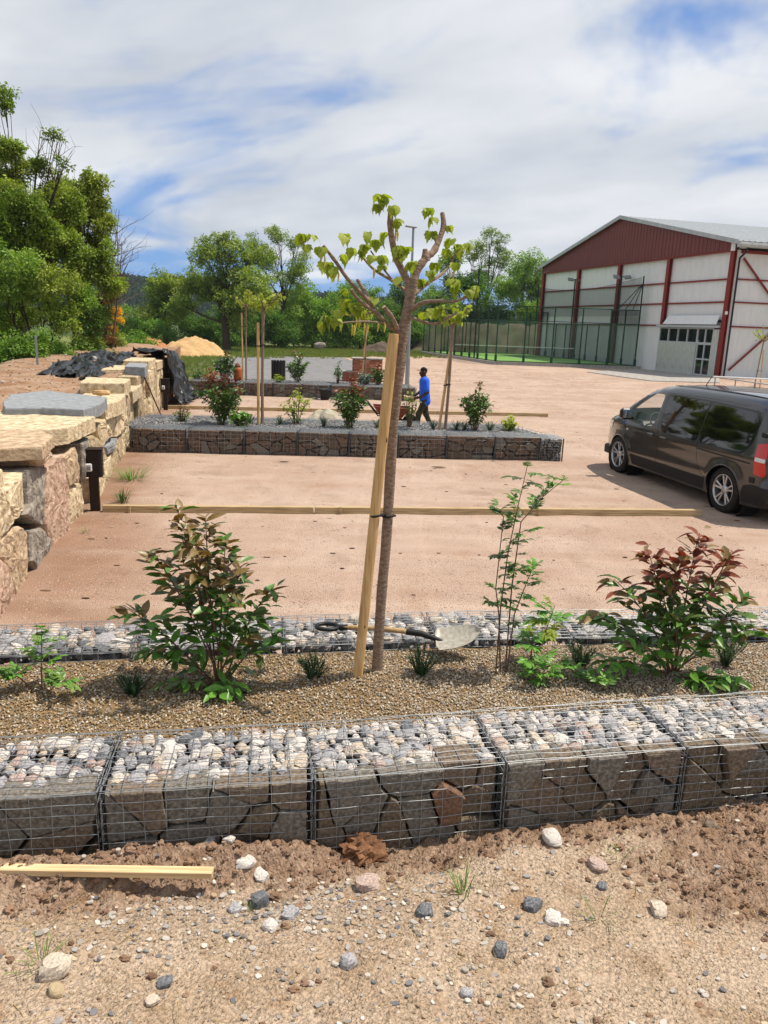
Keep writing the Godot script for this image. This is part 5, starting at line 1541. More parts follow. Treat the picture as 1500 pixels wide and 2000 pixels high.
# an evergreen bush seen from afar: stems, dark leaves and reddish young ones
func far_bush(called: String, label: String, at: Vector3, w: float, h: float, red: float, n: int, size: float, sd: int, mats := ["leaf_green", "leaf_red"], group := "") -> void:
	var t := thing(called, label, "bush", at, 0.0, group)
	var r := RandomNumberGenerator.new()
	r.seed = sd
	var low := Geo.new()
	var hi := Geo.new()
	var mid := Geo.new()
	var st := Geo.new()
	var ns := 11
	for k in ns:
		var a := k * 2.4
		var rad := w * 0.5 * sqrt((k + 0.5) / ns)
		var tip := Vector3(cos(a) * rad, h * r.randf_range(0.62, 1.0) * (1.0 - 0.45 * pow(rad / (w * 0.5), 2.0)), sin(a) * rad)
		var path := bend_path(Vector3(cos(a) * 0.03, -0.02, sin(a) * 0.03), tip, 5, 0.04, r, 1.2)
		st.tube(path, PackedFloat32Array([0.009, 0.008, 0.007, 0.006, 0.005, 0.003]), 4)
		for i in n / ns:
			var f := lerpf(0.15, 1.0, pow(r.randf(), 0.7)) * 4.99
			var q := path[int(f)].lerp(path[int(f) + 1], f - int(f)) + Vector3(r.randf_range(-1, 1), r.randf_range(-0.6, 0.6), r.randf_range(-1, 1)) * w * 0.09
			var d := Vector3(r.randf_range(-1, 1), r.randf_range(-0.5, 0.7), r.randf_range(-1, 1))
			var s := size * r.randf_range(0.7, 1.25)
			var tg := low
			var hh := q.y / h + r.randf_range(-0.13, 0.13)
			if hh > red: tg = hi
			elif r.randf() < 0.4: tg = mid
			lay_leaf(tg, leaf_set[r.randi() % 4], Transform3D(facing(d, r.randf_range(-0.8, 0.8)).scaled_local(Vector3.ONE * s), q))
	part("stems", st.mesh(), M.twig, t)
	part("foliage", low.mesh(), M[mats[0]], t)
	if mid.ix.size(): part("foliage", mid.mesh(), M.leaf_dark, t)
	if hi.ix.size(): part("young_foliage", hi.mesh(), M[mats[1]], t)

# a young pollard with a small crown, and its stake
func young_tree(label: String, stake_label: String, at: Vector3, crown: Vector3, rad: float, foot: Vector3, stop: Vector3, n: int, sd: int, tie := 0.55) -> void:
	var t := thing("pollarded_tree", label, "tree", at, 0.0, "young pollarded trees on stakes")
	var r := RandomNumberGenerator.new()
	r.seed = sd
	var e := crown - at
	var g := Geo.new()
	g.tube(bend_path(Vector3(0, -0.05, 0), e, 8, 0.03, r, 0.0), PackedFloat32Array([0.034, 0.033, 0.031, 0.03, 0.029, 0.028, 0.029, 0.032, 0.036]), 8)
	part("trunk", g.mesh(), M.bark, t)
	var lf := Geo.new()
	var pale := Geo.new()
	for k in 9:
		var a := k * 2.4 + r.randf()
		var d := Vector3(cos(a), r.randf_range(0.2, 1.3), sin(a)).normalized()
		var tip := e + d * rad * r.randf_range(0.8, 1.35)
		var path := bend_path(e + Vector3(0, -0.1 + 0.02 * k, 0), tip, 5, 0.05, r, -0.8)
		var b := Geo.new()
		b.tube(path, PackedFloat32Array([0.02, 0.018, 0.015, 0.013, 0.011, 0.009]), 6)
		part("branch", b.mesh(), M.bark, t)
		for i in n / 9:
			var f := lerpf(0.3, 1.0, r.randf()) * 4.99
			var q := path[int(f)].lerp(path[int(f) + 1], f - int(f)) + Vector3(r.randf_range(-1, 1), r.randf_range(-0.9, 0.5), r.randf_range(-1, 1)) * rad * 0.16
			var dd := Vector3(r.randf_range(-1, 1), r.randf_range(-1.2, 0.1), r.randf_range(-1, 1))
			var tg := lf if r.randf() < 0.6 else pale
			lay_leaf(tg, lobed_set[r.randi() % 3], Transform3D(facing(dd).scaled_local(Vector3.ONE * r.randf_range(0.06, 0.1)), q))
	part("foliage", lf.mesh(), M.leaf_tree, t)
	part("foliage", pale.mesh(), M.leaf_tree_pale, t)
	var p0 := foot.lerp(stop, tie)
	stake(stake_label, foot, stop, 0.029, "stake_wood", [[p0, at.lerp(crown, tie * (stop.y - foot.y) / (crown.y - at.y)), 0.042]], "stakes of the young trees")

func mid_plants() -> void:
	far_bush("photinia_bush", "big red-topped bush at the left of the middle planter", Vector3(-3.37, 0.40, -15.6), 0.98, 1.25, 0.66, 1300, 0.10, 201)
	far_bush("photinia_bush", "red-topped bush in the middle of the middle planter", Vector3(-0.77, 0.40, -15.8), 0.74, 1.22, 0.66, 950, 0.10, 202)
	far_bush("photinia_bush", "bronze-topped bush at the right of the middle planter", Vector3(1.83, 0.40, -16.1), 0.68, 1.2, 0.70, 760, 0.10, 203, ["leaf_green", "leaf_bronze"])
	far_bush("leafy_shrub", "loose yellow-green shrub right of the double-stemmed tree", Vector3(-1.92, 0.40, -16.2), 0.7, 0.85, 0.3, 210, 0.10, 204, ["leaf_bright", "leaf_tree"])
	far_bush("leafy_shrub", "small brownish shrub at the left end of the middle planter", Vector3(-4.27, 0.40, -16.0), 0.4, 0.40, 0.5, 150, 0.08, 205, ["leaf_bright", "leaf_bronze"])
	far_bush("leafy_shrub", "small yellow-green shrub at the right end of the middle planter", Vector3(2.60, 0.40, -16.3), 0.36, 0.38, 0.2, 190, 0.09, 206, ["leaf_bright", "leaf_tree_pale"])
	far_bush("leafy_shrub", "light green sprig lying at the foot of the big red-topped bush", Vector3(-2.95, 0.40, -15.4), 0.5, 0.42, 2.0, 220, 0.11, 207, ["leaf_bright", "leaf_red"])
	far_bush("leafy_shrub", "slender pale shrub left of the walking man", Vector3(0.47, 0.40, -16.3), 0.35, 1.05, 0.6, 110, 0.08, 208, ["leaf_bright", "leaf_tree"])
	var tl := ["left of the tree with two stems", "right of the tree with two stems", "beside the yellow-green shrub", "right of the middle bush", "behind the leaning stake", "in front of the walking man's legs", "left of the bronze-topped bush", "right of the bronze-topped bush"]
	var tx := [[-2.87, -16.0], [-2.23, -15.9], [-1.31, -15.9], [-0.19, -16.0], [0.97, -16.1], [1.45, -16.1], [1.62, -16.1], [2.17, -16.2]]
	for i in 8: needle_tuft("dark rosemary tuft of the middle planter " + tl[i], Vector3(tx[i][0], 0.42, tx[i][1]), 0.22, 0.16, 70 + i, "needle_mid")
	far_bush("photinia_bush", "dark round bush at the left end of the far planter", Vector3(-5.79, 0.40, -27.6), 0.9, 1.15, 0.85, 760, 0.12, 211)
	far_bush("photinia_bush", "pale cone-shaped bush in the middle of the far planter", Vector3(-3.24, 0.40, -27.6), 0.85, 1.35, 0.78, 640, 0.12, 212, ["leaf_green", "leaf_red"])
	far_bush("photinia_bush", "bush with a red top beside the brick barbecue", Vector3(-0.38, 0.40, -27.8), 0.6, 0.95, 0.66, 380, 0.12, 213)
	far_bush("silvery_bush", "round silver-grey bush in front of the brick barbecue", Vector3(-0.82, 0.40, -27.6), 0.62, 0.56, 2.0, 650, 0.09, 214, ["leaf_silver", "leaf_red"])
	far_bush("leafy_shrub", "tall thin shrub left of the brick barbecue", Vector3(-1.83, 0.40, -28.1), 0.3, 0.98, 2.0, 110, 0.10, 215, ["leaf_bright", "leaf_red"])
	far_bush("leafy_shrub", "drooping light green shrub in front of the far planter", Vector3(-3.83, 0.40, -27.1), 0.4, 0.42, 0.4, 110, 0.11, 216, ["leaf_bright", "leaf_tree"])
	far_bush("leafy_shrub", "low dark shrub beside the black tarpaulin on the far planter", Vector3(-6.75, 0.40, -27.6), 0.42, 0.42, 2.0, 120, 0.10, 217)
	young_tree("slim young tree left of centre in the middle planter", "pale round stake left of centre in the middle planter", Vector3(-2.59, 0.40, -15.95), Vector3(-2.57, 2.82, -16.0), 0.42, Vector3(-2.66, 0.38, -15.88), Vector3(-2.67, 2.48, -15.95), 190, 221, 0.78)
	young_tree("young tree leaning right behind the walking man", "stake crossing the young tree behind the walking man", Vector3(1.22, 0.40, -16.15), Vector3(1.27, 2.62, -16.2), 0.42, Vector3(1.09, 0.38, -16.15), Vector3(1.28, 2.30, -16.25), 200, 222, 0.5)
	young_tree("young tree at the left of the far planter by the gas bottle", "pale stake by the gas bottle in the far planter", Vector3(-5.07, 0.40, -27.7), Vector3(-5.08, 3.0, -27.8), 0.55, Vector3(-5.18, 0.38, -27.65), Vector3(-5.22, 2.78, -27.75), 150, 223, 0.8)
	young_tree("young tree before the brick barbecue", "stake crossed with the young tree before the brick barbecue", Vector3(-0.84, 0.40, -28.1), Vector3(-0.90, 2.75, -28.2), 0.5, Vector3(-0.98, 0.38, -28.05), Vector3(-0.84, 2.45, -28.2), 160, 224, 0.45)
	young_tree("bare young tree beside the handrail by the hall", "pale stake beside the handrail by the hall", Vector3(17.75, 0, -37.9), Vector3(17.95, 2.45, -38.0), 0.75, Vector3(18.0, 0, -37.8), Vector3(17.98, 2.0, -37.95), 90, 225, 0.5)

# ---------------------------------------------------------------- trees and shrubs of the background
var leaf_clusters: Array[ArrayMesh] = []

# a handful of leaves about a point, reach 0.5
func leaf_cluster(n: int, l: float, wide: float, sd: int) -> ArrayMesh:
	var r := RandomNumberGenerator.new()
	r.seed = sd
	var g := Geo.new()
	for i in n:
		var c := Vector3(r.randfn(), r.randfn(), r.randfn()).normalized() * r.randf_range(0.08, 0.46)
		var d := (c.normalized() + Vector3(r.randf_range(-1, 1), r.randf_range(-1.1, 0.5), r.randf_range(-1, 1)) * 0.8).normalized()
		var b := facing(d, r.randf_range(-1.2, 1.2))
		var s := l * r.randf_range(0.7, 1.3)
		var w := s * wide * 0.5
		var a := g.p(c)
		var e := g.p(c + b * Vector3(0, -0.12 * s, s))
		var m1 := g.p(c + b * Vector3(-w, 0.08 * s, s * 0.45))
		var m2 := g.p(c + b * Vector3(w, 0.08 * s, s * 0.45))
		g.t(a, e, m1); g.t(a, m2, e)
	return g.mesh()

# foot of a tree: where its trunk stands; blobs: x, y, z, radius of the clumps of its crown
func leafy_tree(called: String, label: String, category: String, foot: Vector3, blobs: Array, cs: float, dens: float, tints: Array, trunk_r: float, sd: int, group := "") -> Node3D:
	var t := thing(called, label, category, foot, 0.0, group)
	var r := RandomNumberGenerator.new()
	r.seed = sd
	var nz := FastNoiseLite.new()
	nz.seed = sd
	nz.frequency = 0.9 / cs / 3.0
	var xs: Array[Array] = [[], []]
	var cols: Array[PackedColorArray] = [PackedColorArray(), PackedColorArray()]
	var lims := Geo.new()
	var top := Vector3.ZERO
	var cen := Vector3.ZERO
	var nb := blobs.size() / 4
	for k in nb:
		cen += Vector3(blobs[k * 4], blobs[k * 4 + 1], blobs[k * 4 + 2]) - foot
	cen /= nb
	if trunk_r > 0.0:
		var tg := Geo.new()
		var fork := Vector3(cen.x * 0.7, cen.y * 0.62, cen.z * 0.7)
		tg.tube(bend_path(Vector3(0, -0.3, 0), fork, 8, 0.25, r, 0.0), PackedFloat32Array([trunk_r * 1.4, trunk_r * 1.1, trunk_r, trunk_r * 0.95, trunk_r * 0.9, trunk_r * 0.85, trunk_r * 0.8, trunk_r * 0.75, trunk_r * 0.7]), 9)
		part("trunk", tg.mesh(), M.bark_dark, t)
		for k in nb:
			var c := Vector3(blobs[k * 4], blobs[k * 4 + 1], blobs[k * 4 + 2]) - foot
			var start := fork * r.randf_range(0.55, 0.98)
			var pth := bend_path(start, c, 7, 0.5 * blobs[k * 4 + 3], r, -0.3)
			lims.tube(pth, PackedFloat32Array([trunk_r * 0.42, trunk_r * 0.34, trunk_r * 0.28, trunk_r * 0.22, trunk_r * 0.17, trunk_r * 0.13, trunk_r * 0.1, trunk_r * 0.06]), 6)
			for j in 5:
				var d := Vector3(r.randfn(), r.randf_range(-0.3, 1.2), r.randfn()).normalized()
				lims.tube(bend_path(pth[3 + j % 4], c + d * blobs[k * 4 + 3] * r.randf_range(0.7, 1.05), 4, 0.12, r, 0.2), PackedFloat32Array([trunk_r * 0.16, trunk_r * 0.12, trunk_r * 0.09, trunk_r * 0.06, trunk_r * 0.03]), 4)
		part("limbs", lims.mesh(), M.bark_dark, t)
	for k in nb:
		var c := Vector3(blobs[k * 4], blobs[k * 4 + 1], blobs[k * 4 + 2]) - foot
		var rad: float = blobs[k * 4 + 3]
		var tint: Color = tints[r.randi() % tints.size()]
		var n := int(dens * 1.6 * pow(rad / cs, 2.15))
		var sub: Array[Vector3] = []
		for j in 7:
			var d := Vector3(r.randfn(), r.randfn(), r.randfn()).normalized()
			sub.append(c + d * rad * r.randf_range(0.35, 0.78))
		for i in n:
			var d := Vector3(r.randfn(), r.randfn(), r.randfn()).normalized()
			var q := sub[i % 7] + d * rad * (0.15 + 0.42 * sqrt(r.randf())) * (r.randf_range(0.9, 1.5) if r.randf() < 0.2 else 1.0) * Vector3(1, 0.8, 1)
			var g := nz.get_noise_3d(q.x, q.y, q.z)
			if g < -0.12 and r.randf() < 0.85: continue
			if q.y < -0.1 - foot.y: continue
			var s := cs * r.randf_range(0.75, 1.35)
			var v := r.randi() % 2
			xs[v].append(Transform3D(Basis.from_euler(Vector3(r.randf_range(-0.5, 0.5), r.randf() * TAU, r.randf_range(-0.5, 0.5))).scaled(Vector3.ONE * s), q))
			var u: Color = tints[r.randi() % tints.size()]
			cols[v].append(tint.lerp(u, 0.35) * 1.85 * (1.0 + 0.6 * g) * r.randf_range(0.8, 1.22))
	for v in 2:
		var typed: Array[Transform3D] = []
		typed.assign(xs[v])
		if typed.size(): scatter("crown" if trunk_r > 0.0 else "foliage", leaf_clusters[v], M.foliage, t, typed, cols[v])
	return t

# a leafless tree: twigs that fork and fork again
func bare_tree(label: String, foot: Vector3, tops: Array, sd: int) -> void:
	var t := thing("bare_tree", label, "tree", foot)
	var r := RandomNumberGenerator.new()
	r.seed = sd
	var g := Geo.new()
	for p in tops:
		var e: Vector3 = p - foot
		var path := bend_path(Vector3(0, -0.3, 0), e, 9, 0.35, r, -0.2)
		g.tube(path, PackedFloat32Array([0.07, 0.06, 0.052, 0.045, 0.038, 0.031, 0.025, 0.019, 0.014, 0.008]), 5)
		for i in 26:
			var k := 3 + r.randi() % 6
			var d := Vector3(r.randf_range(-1, 1), r.randf_range(0.0, 1.2), r.randf_range(-1, 1)).normalized()
			var q := path[k] + d * r.randf_range(0.5, 1.3)
			var sub := bend_path(path[k], q, 4, 0.12, r, 0.3)
			g.tube(sub, PackedFloat32Array([0.014, 0.011, 0.008, 0.006, 0.004]), 4)
			for j in 4:
				var d2 := (d + Vector3(r.randf_range(-1, 1), r.randf_range(-0.5, 1), r.randf_range(-1, 1))).normalized()
				g.tube(PackedVector3Array([sub[1 + j % 4], sub[1 + j % 4] + d2 * r.randf_range(0.2, 0.5)]), PackedFloat32Array([0.006, 0.003]), 3)
	part("branches", g.mesh(), M.twig_bare, t)

func background_trees() -> void:
	for v in 2: leaf_clusters.append(leaf_cluster(15, 0.30, 0.62, 900 + v))
	var oak := [Color(0.15, 0.21, 0.035), Color(0.20, 0.25, 0.045), Color(0.11, 0.17, 0.03), Color(0.23, 0.265, 0.055)]
	var lush := [Color(0.135, 0.23, 0.042), Color(0.105, 0.19, 0.034), Color(0.165, 0.26, 0.055), Color(0.195, 0.285, 0.065)]
	var deep := [Color(0.065, 0.13, 0.03), Color(0.09, 0.165, 0.035), Color(0.05, 0.105, 0.025)]
	var pale := [Color(0.19, 0.25, 0.06), Color(0.155, 0.215, 0.05), Color(0.225, 0.275, 0.075)]
	var fresh := [Color(0.19, 0.30, 0.055), Color(0.23, 0.34, 0.07), Color(0.16, 0.26, 0.05)]
	var gp := "trees behind the terrace on the left"
	leafy_tree("oak_tree", "tallest leafy oak at the left edge, its top cut by the frame", "tree", Vector3(-11.6, -0.4, -24.0), [-11.2, 8.5, -24, 0.38, -10, 7.6, -24.3, 0.21, -11.1, 7.1, -23.7, 0.44, -11.2, 6.4, -24.2, 0.68, -10.6, 6.7, -24.4, 0.3, -9.5, 6.7, -23.7, 0.21, -10.2, 5.4, -22.7, 0.71, -10.8, 4.8, -22.9, 0.87, -10, 4.7, -23, 0.65, -11.9, 5.9, -24.0, 0.8, -12.2, 7.4, -24.4, 0.7, -10.2, 5.9, -24.6, 0.6, -10.9, 5.6, -23.4, 0.7, -9.6, 5.6, -24.2, 0.5], 0.26, 36.0, oak, 0.11, 301, gp)
	leafy_tree("oak_tree", "airy oak with dark limbs right of the tallest oak", "tree", Vector3(-10.9, -0.4, -26.3), [-10.7, 6.5, -26.7, 0.53, -9.5, 6.6, -25.9, 0.42, -10.3, 5.5, -26.5, 0.75, -9.7, 5.6, -26.8, 0.34, -11.2, 5.7, -26.9, 0.68, -9.8, 4.9, -26.7, 0.47, -10.1, 4.4, -25, 0.79, -9.6, 3.8, -25.2, 0.61, -11.0, 4.2, -26.0, 0.8, -9.3, 5.3, -26.0, 0.45, -9.1, 4.4, -25.2, 0.5, -8.9, 3.6, -25.4, 0.5, -10.4, 5.9, -25.4, 0.55, -9.7, 6.1, -26.1, 0.5, -10.1, 6.2, -26.3, 0.45, -9.4, 5.9, -26.3, 0.35], 0.26, 33.0, oak, 0.10, 302, gp)
	leafy_tree("leafy_tree", "low spreading tree of lush green before the oaks", "tree", Vector3(-10.0, -0.2, -22.0), [-10.1, 3.5, -21.5, 0.9, -9.3, 3.2, -21.7, 0.76, -10.8, 2.4, -22.5, 0.87, -8.8, 3.0, -22.6, 0.5, -9.2, 2.6, -21.9, 0.63, -10.9, 3.6, -22.0, 0.8], 0.25, 22.0, lush + oak, 0.12, 303, gp)
	leafy_tree("green_shrub", "lush green shrub at the left edge behind the terrace", "shrub", Vector3(-9.7, 0.3, -20.3), [-9.9, 1.5, -20.3, 0.6, -9.3, 1.8, -20.4, 0.55, -9.6, 0.9, -20.2, 0.5, -10.2, 0.8, -20.2, 0.5], 0.22, 26.0, lush, 0.0, 304)
	leafy_tree("green_shrub", "low bright shrub behind the terrace by the grey post", "shrub", Vector3(-9.1, 0.3, -21.6), [-9.3, 1.4, -21.8, 0.57, -8.7, 1.1, -21.5, 0.39, -9.4, 0.9, -21.4, 0.42, -8.5, 0.7, -21.6, 0.3], 0.2, 26.0, lush, 0.0, 305)
	leafy_tree("green_shrub", "dark shrub behind the black tarpaulin", "shrub", Vector3(-9.6, 0.2, -25.0), [-9.6, 2.4, -25.2, 0.57, -10, 1.6, -25.4, 0.63, -9.3, 1.3, -25.2, 0.49, -9.0, 1.0, -25.4, 0.4], 0.22, 26.0, deep + oak, 0.0, 306)
	leafy_tree("green_shrub", "light green shrub below the yellow-flowered broom", "shrub", Vector3(-10.1, 0.2, -29.0), [-10.2, 1.2, -29.4, 0.42, -10.2, 1.6, -28.8, 0.41, -9.8, 0.9, -28.9, 0.3], 0.2, 24.0, pale, 0.0, 307)
	leafy_tree("broom_bush", "bush in full yellow-orange flower at the right end of the left trees", "bush", Vector3(-9.8, 0.4, -28.0), [-10, 2.5, -28, 0.3, -9.7, 2.72, -28.2, 0.17, -9.75, 2.1, -27.7, 0.22, -9.9, 1.7, -27.9, 0.16, -9.45, 2.4, -27.7, 0.14], 0.13, 22.0, [Color(0.72, 0.36, 0.01), Color(0.78, 0.46, 0.02), Color(0.45, 0.3, 0.03)], 0.03, 308)
	leafy_tree("withered_shrub", "withered brown-leaved shrub above the yellow-flowered broom", "shrub", Vector3(-10.0, 0.4, -27.6), [-9.9, 3, -27.2, 0.42, -10.2, 2.4, -27.5, 0.42, -9.7, 3.2, -27.6, 0.3, -9.8, 1.8, -27.4, 0.35], 0.15, 9.0, [Color(0.16, 0.085, 0.04), Color(0.2, 0.11, 0.05), Color(0.11, 0.1, 0.03)], 0.05, 309)
	bare_tree("leafless tree with fine bare twigs at the right end of the left trees", Vector3(-10.3, 0.0, -27.8), [Vector3(-9.3, 6.0, -27.6), Vector3(-9.2, 4.9, -27.4), Vector3(-9.6, 5.6, -28.2), Vector3(-9.9, 6.3, -28.0)], 310)
	bare_tree("leafless limbs rising above the tallest oak", Vector3(-11.4, 2.0, -24.4), [Vector3(-9.9, 7.7, -24.6), Vector3(-10.6, 7.8, -24.8)], 311)
	gp = "trees along the far side of the ground"
	leafy_tree("oak_tree", "big round oak with a dark trunk behind the sand heaps", "tree", Vector3(-13.7, 0, -66.0), [-15.3, 7.5, -65.7, 1.38, -13.8, 8.1, -66.2, 1.47, -11.8, 7.2, -67, 1.79, -14.5, 5.4, -66.6, 2.13, -11.9, 4.9, -65.1, 2.3, -16.4, 5.4, -67.4, 1.64, -18, 3.9, -67.4, 1.56, -13.3, 3.9, -66.6, 1.8, -10.9, 4.2, -66.7, 1.63], 0.55, 21.0, pale + oak, 0.34, 321, gp)
	leafy_tree("oak_tree", "smaller rounded oak at the left of the far trees, before the hill", "tree", Vector3(-20.0, 0, -70.0), [-19.8, 5.7, -69.9, 1.34, -20.5, 4.1, -70.1, 1.49, -18.9, 5.2, -70.3, 1.26, -21, 2.9, -69, 0.98, -19.8, 2.8, -70.6, 1.64], 0.55, 21.0, pale + oak, 0.25, 322, gp)
	leafy_tree("ash_tree", "tall airy pale tree rising behind the round oak", "tree", Vector3(-10.8, 0, -78.0), [-13.5, 10, -78.3, 0.99, -11.4, 10.8, -78.9, 1.09, -11.7, 8.9, -77.6, 1.67, -9.6, 9.9, -78.7, 0.9, -9.3, 8.1, -78.4, 1.3, -10.2, 6.6, -77.3, 1.88, -8.7, 8.9, -78.5, 0.6], 0.5, 11.0, pale, 0.26, 323, gp)
	leafy_tree("green_bush", "dark green bush at the left of the sand heaps", "bush", Vector3(-20.0, 0, -64.0), [-21.2, 1.7, -63.9, 1, -20.1, 1.3, -63.4, 0.99, -19.4, 1.6, -64.6, 1.09, -21.1, 0.6, -64.7, 0.76, -19.8, 0.6, -64.4, 0.76, -18.2, 0.9, -64.8, 0.8], 0.45, 22.0, deep + lush, 0.0, 324)
	leafy_tree("green_bush", "dark undergrowth bush left of the round oak's trunk", "bush", Vector3(-17.5, 0, -72.0), [-17.7, 1.8, -71.5, 1.58, -18.8, 0.8, -71.8, 1.12, -16.6, 1.1, -72.5, 1.23, -15.2, 1.0, -72.3, 1.2], 0.5, 22.0, deep, 0.0, 325)
	leafy_tree("green_bush", "dark undergrowth bush right of the round oak's trunk", "bush", Vector3(-11.5, 0, -74.3), [-11.7, 2.4, -74.3, 1.83, -9.8, 1.3, -74.6, 1.45, -12.8, 1.2, -74.1, 1.25], 0.5, 22.0, deep + lush, 0.0, 326)
	leafy_tree("leafy_tree", "broad green tree left of the staked tree in the far row", "tree", Vector3(-7.8, 0, -80.0), [-8.5, 4.6, -80.9, 2.08, -6.4, 4.1, -79.6, 2.31, -7.7, 1.6, -79.2, 1.85, -9.9, 3.5, -79.1, 1.79], 0.55, 20.0, lush + fresh, 0.2, 327, gp)
	leafy_tree("leafy_tree", "broad green tree right behind the stake in the far row", "tree", Vector3(-3.0, 0, -82.0), [-4.2, 4.6, -81.5, 2.2, -5.1, 2.2, -81.1, 2.1, -2.1, 4.3, -83, 2.24, -0.9, 2, -82.4, 2.03, -3.3, 1.2, -81.1, 1.47], 0.55, 20.0, lush, 0.2, 328, gp)
	leafy_tree("leafy_tree", "green tree behind the lamp post in the far row", "tree", Vector3(2.0, 0, -86.0), [1.4, 5.8, -85.4, 1.97, 0.9, 3.4, -86.2, 2.22, 3.4, 2.4, -85.1, 1.87, 2.1, 1.3, -85.8, 1.39], 0.55, 20.0, lush + deep, 0.2, 329, gp)
	leafy_tree("poplar_tree", "tallest thin-crowned tree rising behind the padel court", "tree", Vector3(11.8, 0, -98.0), [11.7, 13.5, -97, 1.04, 10.7, 11.9, -98.6, 1.5, 13, 12.6, -98.9, 1.25, 13.6, 10.6, -98.2, 1.56, 11.9, 9.5, -99.1, 1.89, 9.2, 11.1, -98.4, 1], 0.55, 10.0, pale, 0.28, 330, gp)
	leafy_tree("leafy_tree", "bright green tree touching the hall's left end", "tree", Vector3(15.8, 0, -94.5), [14.9, 9.7, -92.6, 2, 16.8, 9.3, -94.5, 1.56, 14.3, 7.8, -95.5, 2.32, 16.9, 7, -95.4, 2.2, 18, 7.9, -95, 1.21, 15.3, 5.2, -93.1, 2.39, 19.5, 6.0, -95, 2.2, 17.8, 4.0, -94.0, 2.2], 0.6, 20.0, fresh, 0.3, 331, gp)
	leafy_tree("leafy_tree", "darker wide tree behind the left side of the padel court", "tree", Vector3(7.6, 0, -92.0), [6.7, 9.9, -92.4, 1.52, 7.4, 7.5, -92.6, 2.13, 9.8, 6.7, -93.2, 2.39, 5.6, 5.3, -90.6, 2.33, 8.1, 3.8, -92.2, 2.26, 4.7, 3.6, -92.9, 1.92, 11.8, 5, -93.3, 2.16, 5.0, 1.6, -91.5, 1.7, 10.8, 3.6, -92.0, 2.0], 0.6, 20.0, deep + lush, 0.3, 332, gp)
	# undergrowth that closes the gaps below the crowns
	var fill := [[-24.5, -73.0, "left of the small rounded oak"], [-16.0, -79.0, "behind the round oak's trunk"], [-12.5, -83.0, "behind the airy pale tree"], [-7.0, -86.0, "behind the broad green tree left of the stake"], [-1.5, -90.0, "behind the broad green tree right of the stake"], [4.5, -93.0, "behind the lamp post"], [9.0, -97.0, "behind the padel court's left half"], [-11.5, -24.0, "between the oaks' trunks"], [-12.8, -30.0, "behind the airy oak"], [-13.0, -34.0, "behind the yellow-flowered broom"]]
	for i in fill.size():
		var x: float = fill[i][0]
		var z: float = fill[i][1]
		var k := 0.45 if z > -40.0 else 1.0
		leafy_tree("undergrowth_bush", "dark undergrowth " + fill[i][2], "bush", Vector3(x, 0, z), [x - 2.2 * k, 1.3 * k, z, 1.7 * k, x, 2.2 * k, z + 0.5, 2.0 * k, x + 2.3 * k, 1.4 * k, z, 1.8 * k, x + 0.8 * k, 0.8 * k, z + 1.0 * k, 1.4 * k, x + 3.8 * k, 2.4 * k, z - 1.0, 1.7 * k], 0.6 * k + 0.05, 15.0, deep + lush, 0.0, 340 + i, "undergrowth bushes below the far trees")
	far_hill()
	grass_field()

# the wooded hill far behind the left trees
func far_hill() -> void:
	var g := Geo.new()
	var nx := 90
	var nz := 14
	for j in nz + 1:
		for i in nx + 1:
			var x := lerpf(-700.0, 420.0, float(i) / nx)
			var t := float(j) / nz
			var z := lerpf(-300.0, -560.0, t)
			var ridge := 34.0 - 0.05 * absf(x + 330.0) + 5.0 * noise.get_noise_2d(x * 0.012, 3.0)
			g.p(Vector3(x, -3.0 + maxf(ridge, 4.0) * smoothstep(0.0, 0.75, t), z))
	for j in nz:
		for i in nx:
			var a := j * (nx + 1) + i
			g.q(a, a + nx + 1, a + nx + 2, a + 1)
	struct("hill", g.mesh(), M.hill)
	var xs: Array[Transform3D] = []
	var cs := PackedColorArray()
	for i in 9000:
		var x := rf(-330.0, 60.0)
		var t := rng.randf()
		var z := lerpf(-300.0, -556.0, t)
		var ridge := 34.0 - 0.05 * absf(x + 330.0) + 5.0 * noise.get_noise_2d(x * 0.012, 3.0)
		var y := -3.0 + maxf(ridge, 4.0) * smoothstep(0.0, 0.75, t)
		var s := rf(3.0, 5.5)
		xs.append(Transform3D(Basis(Vector3.UP, rf(0, TAU)).scaled(Vector3(s, s * rf(0.9, 1.4), s)), Vector3(x, y + s * 0.3, z)))
		cs.append(pick([Color(0.05, 0.085, 0.045), Color(0.06, 0.10, 0.055), Color(0.042, 0.075, 0.045), Color(0.075, 0.11, 0.055)]) * rf(0.8, 1.2))
	var o := scatter("woods", leaf_cluster(60, 0.36, 0.8, 990), M.foliage, self, xs, cs)
	tag(o, "dark woods covering the far hill", "woods", "", "stuff")

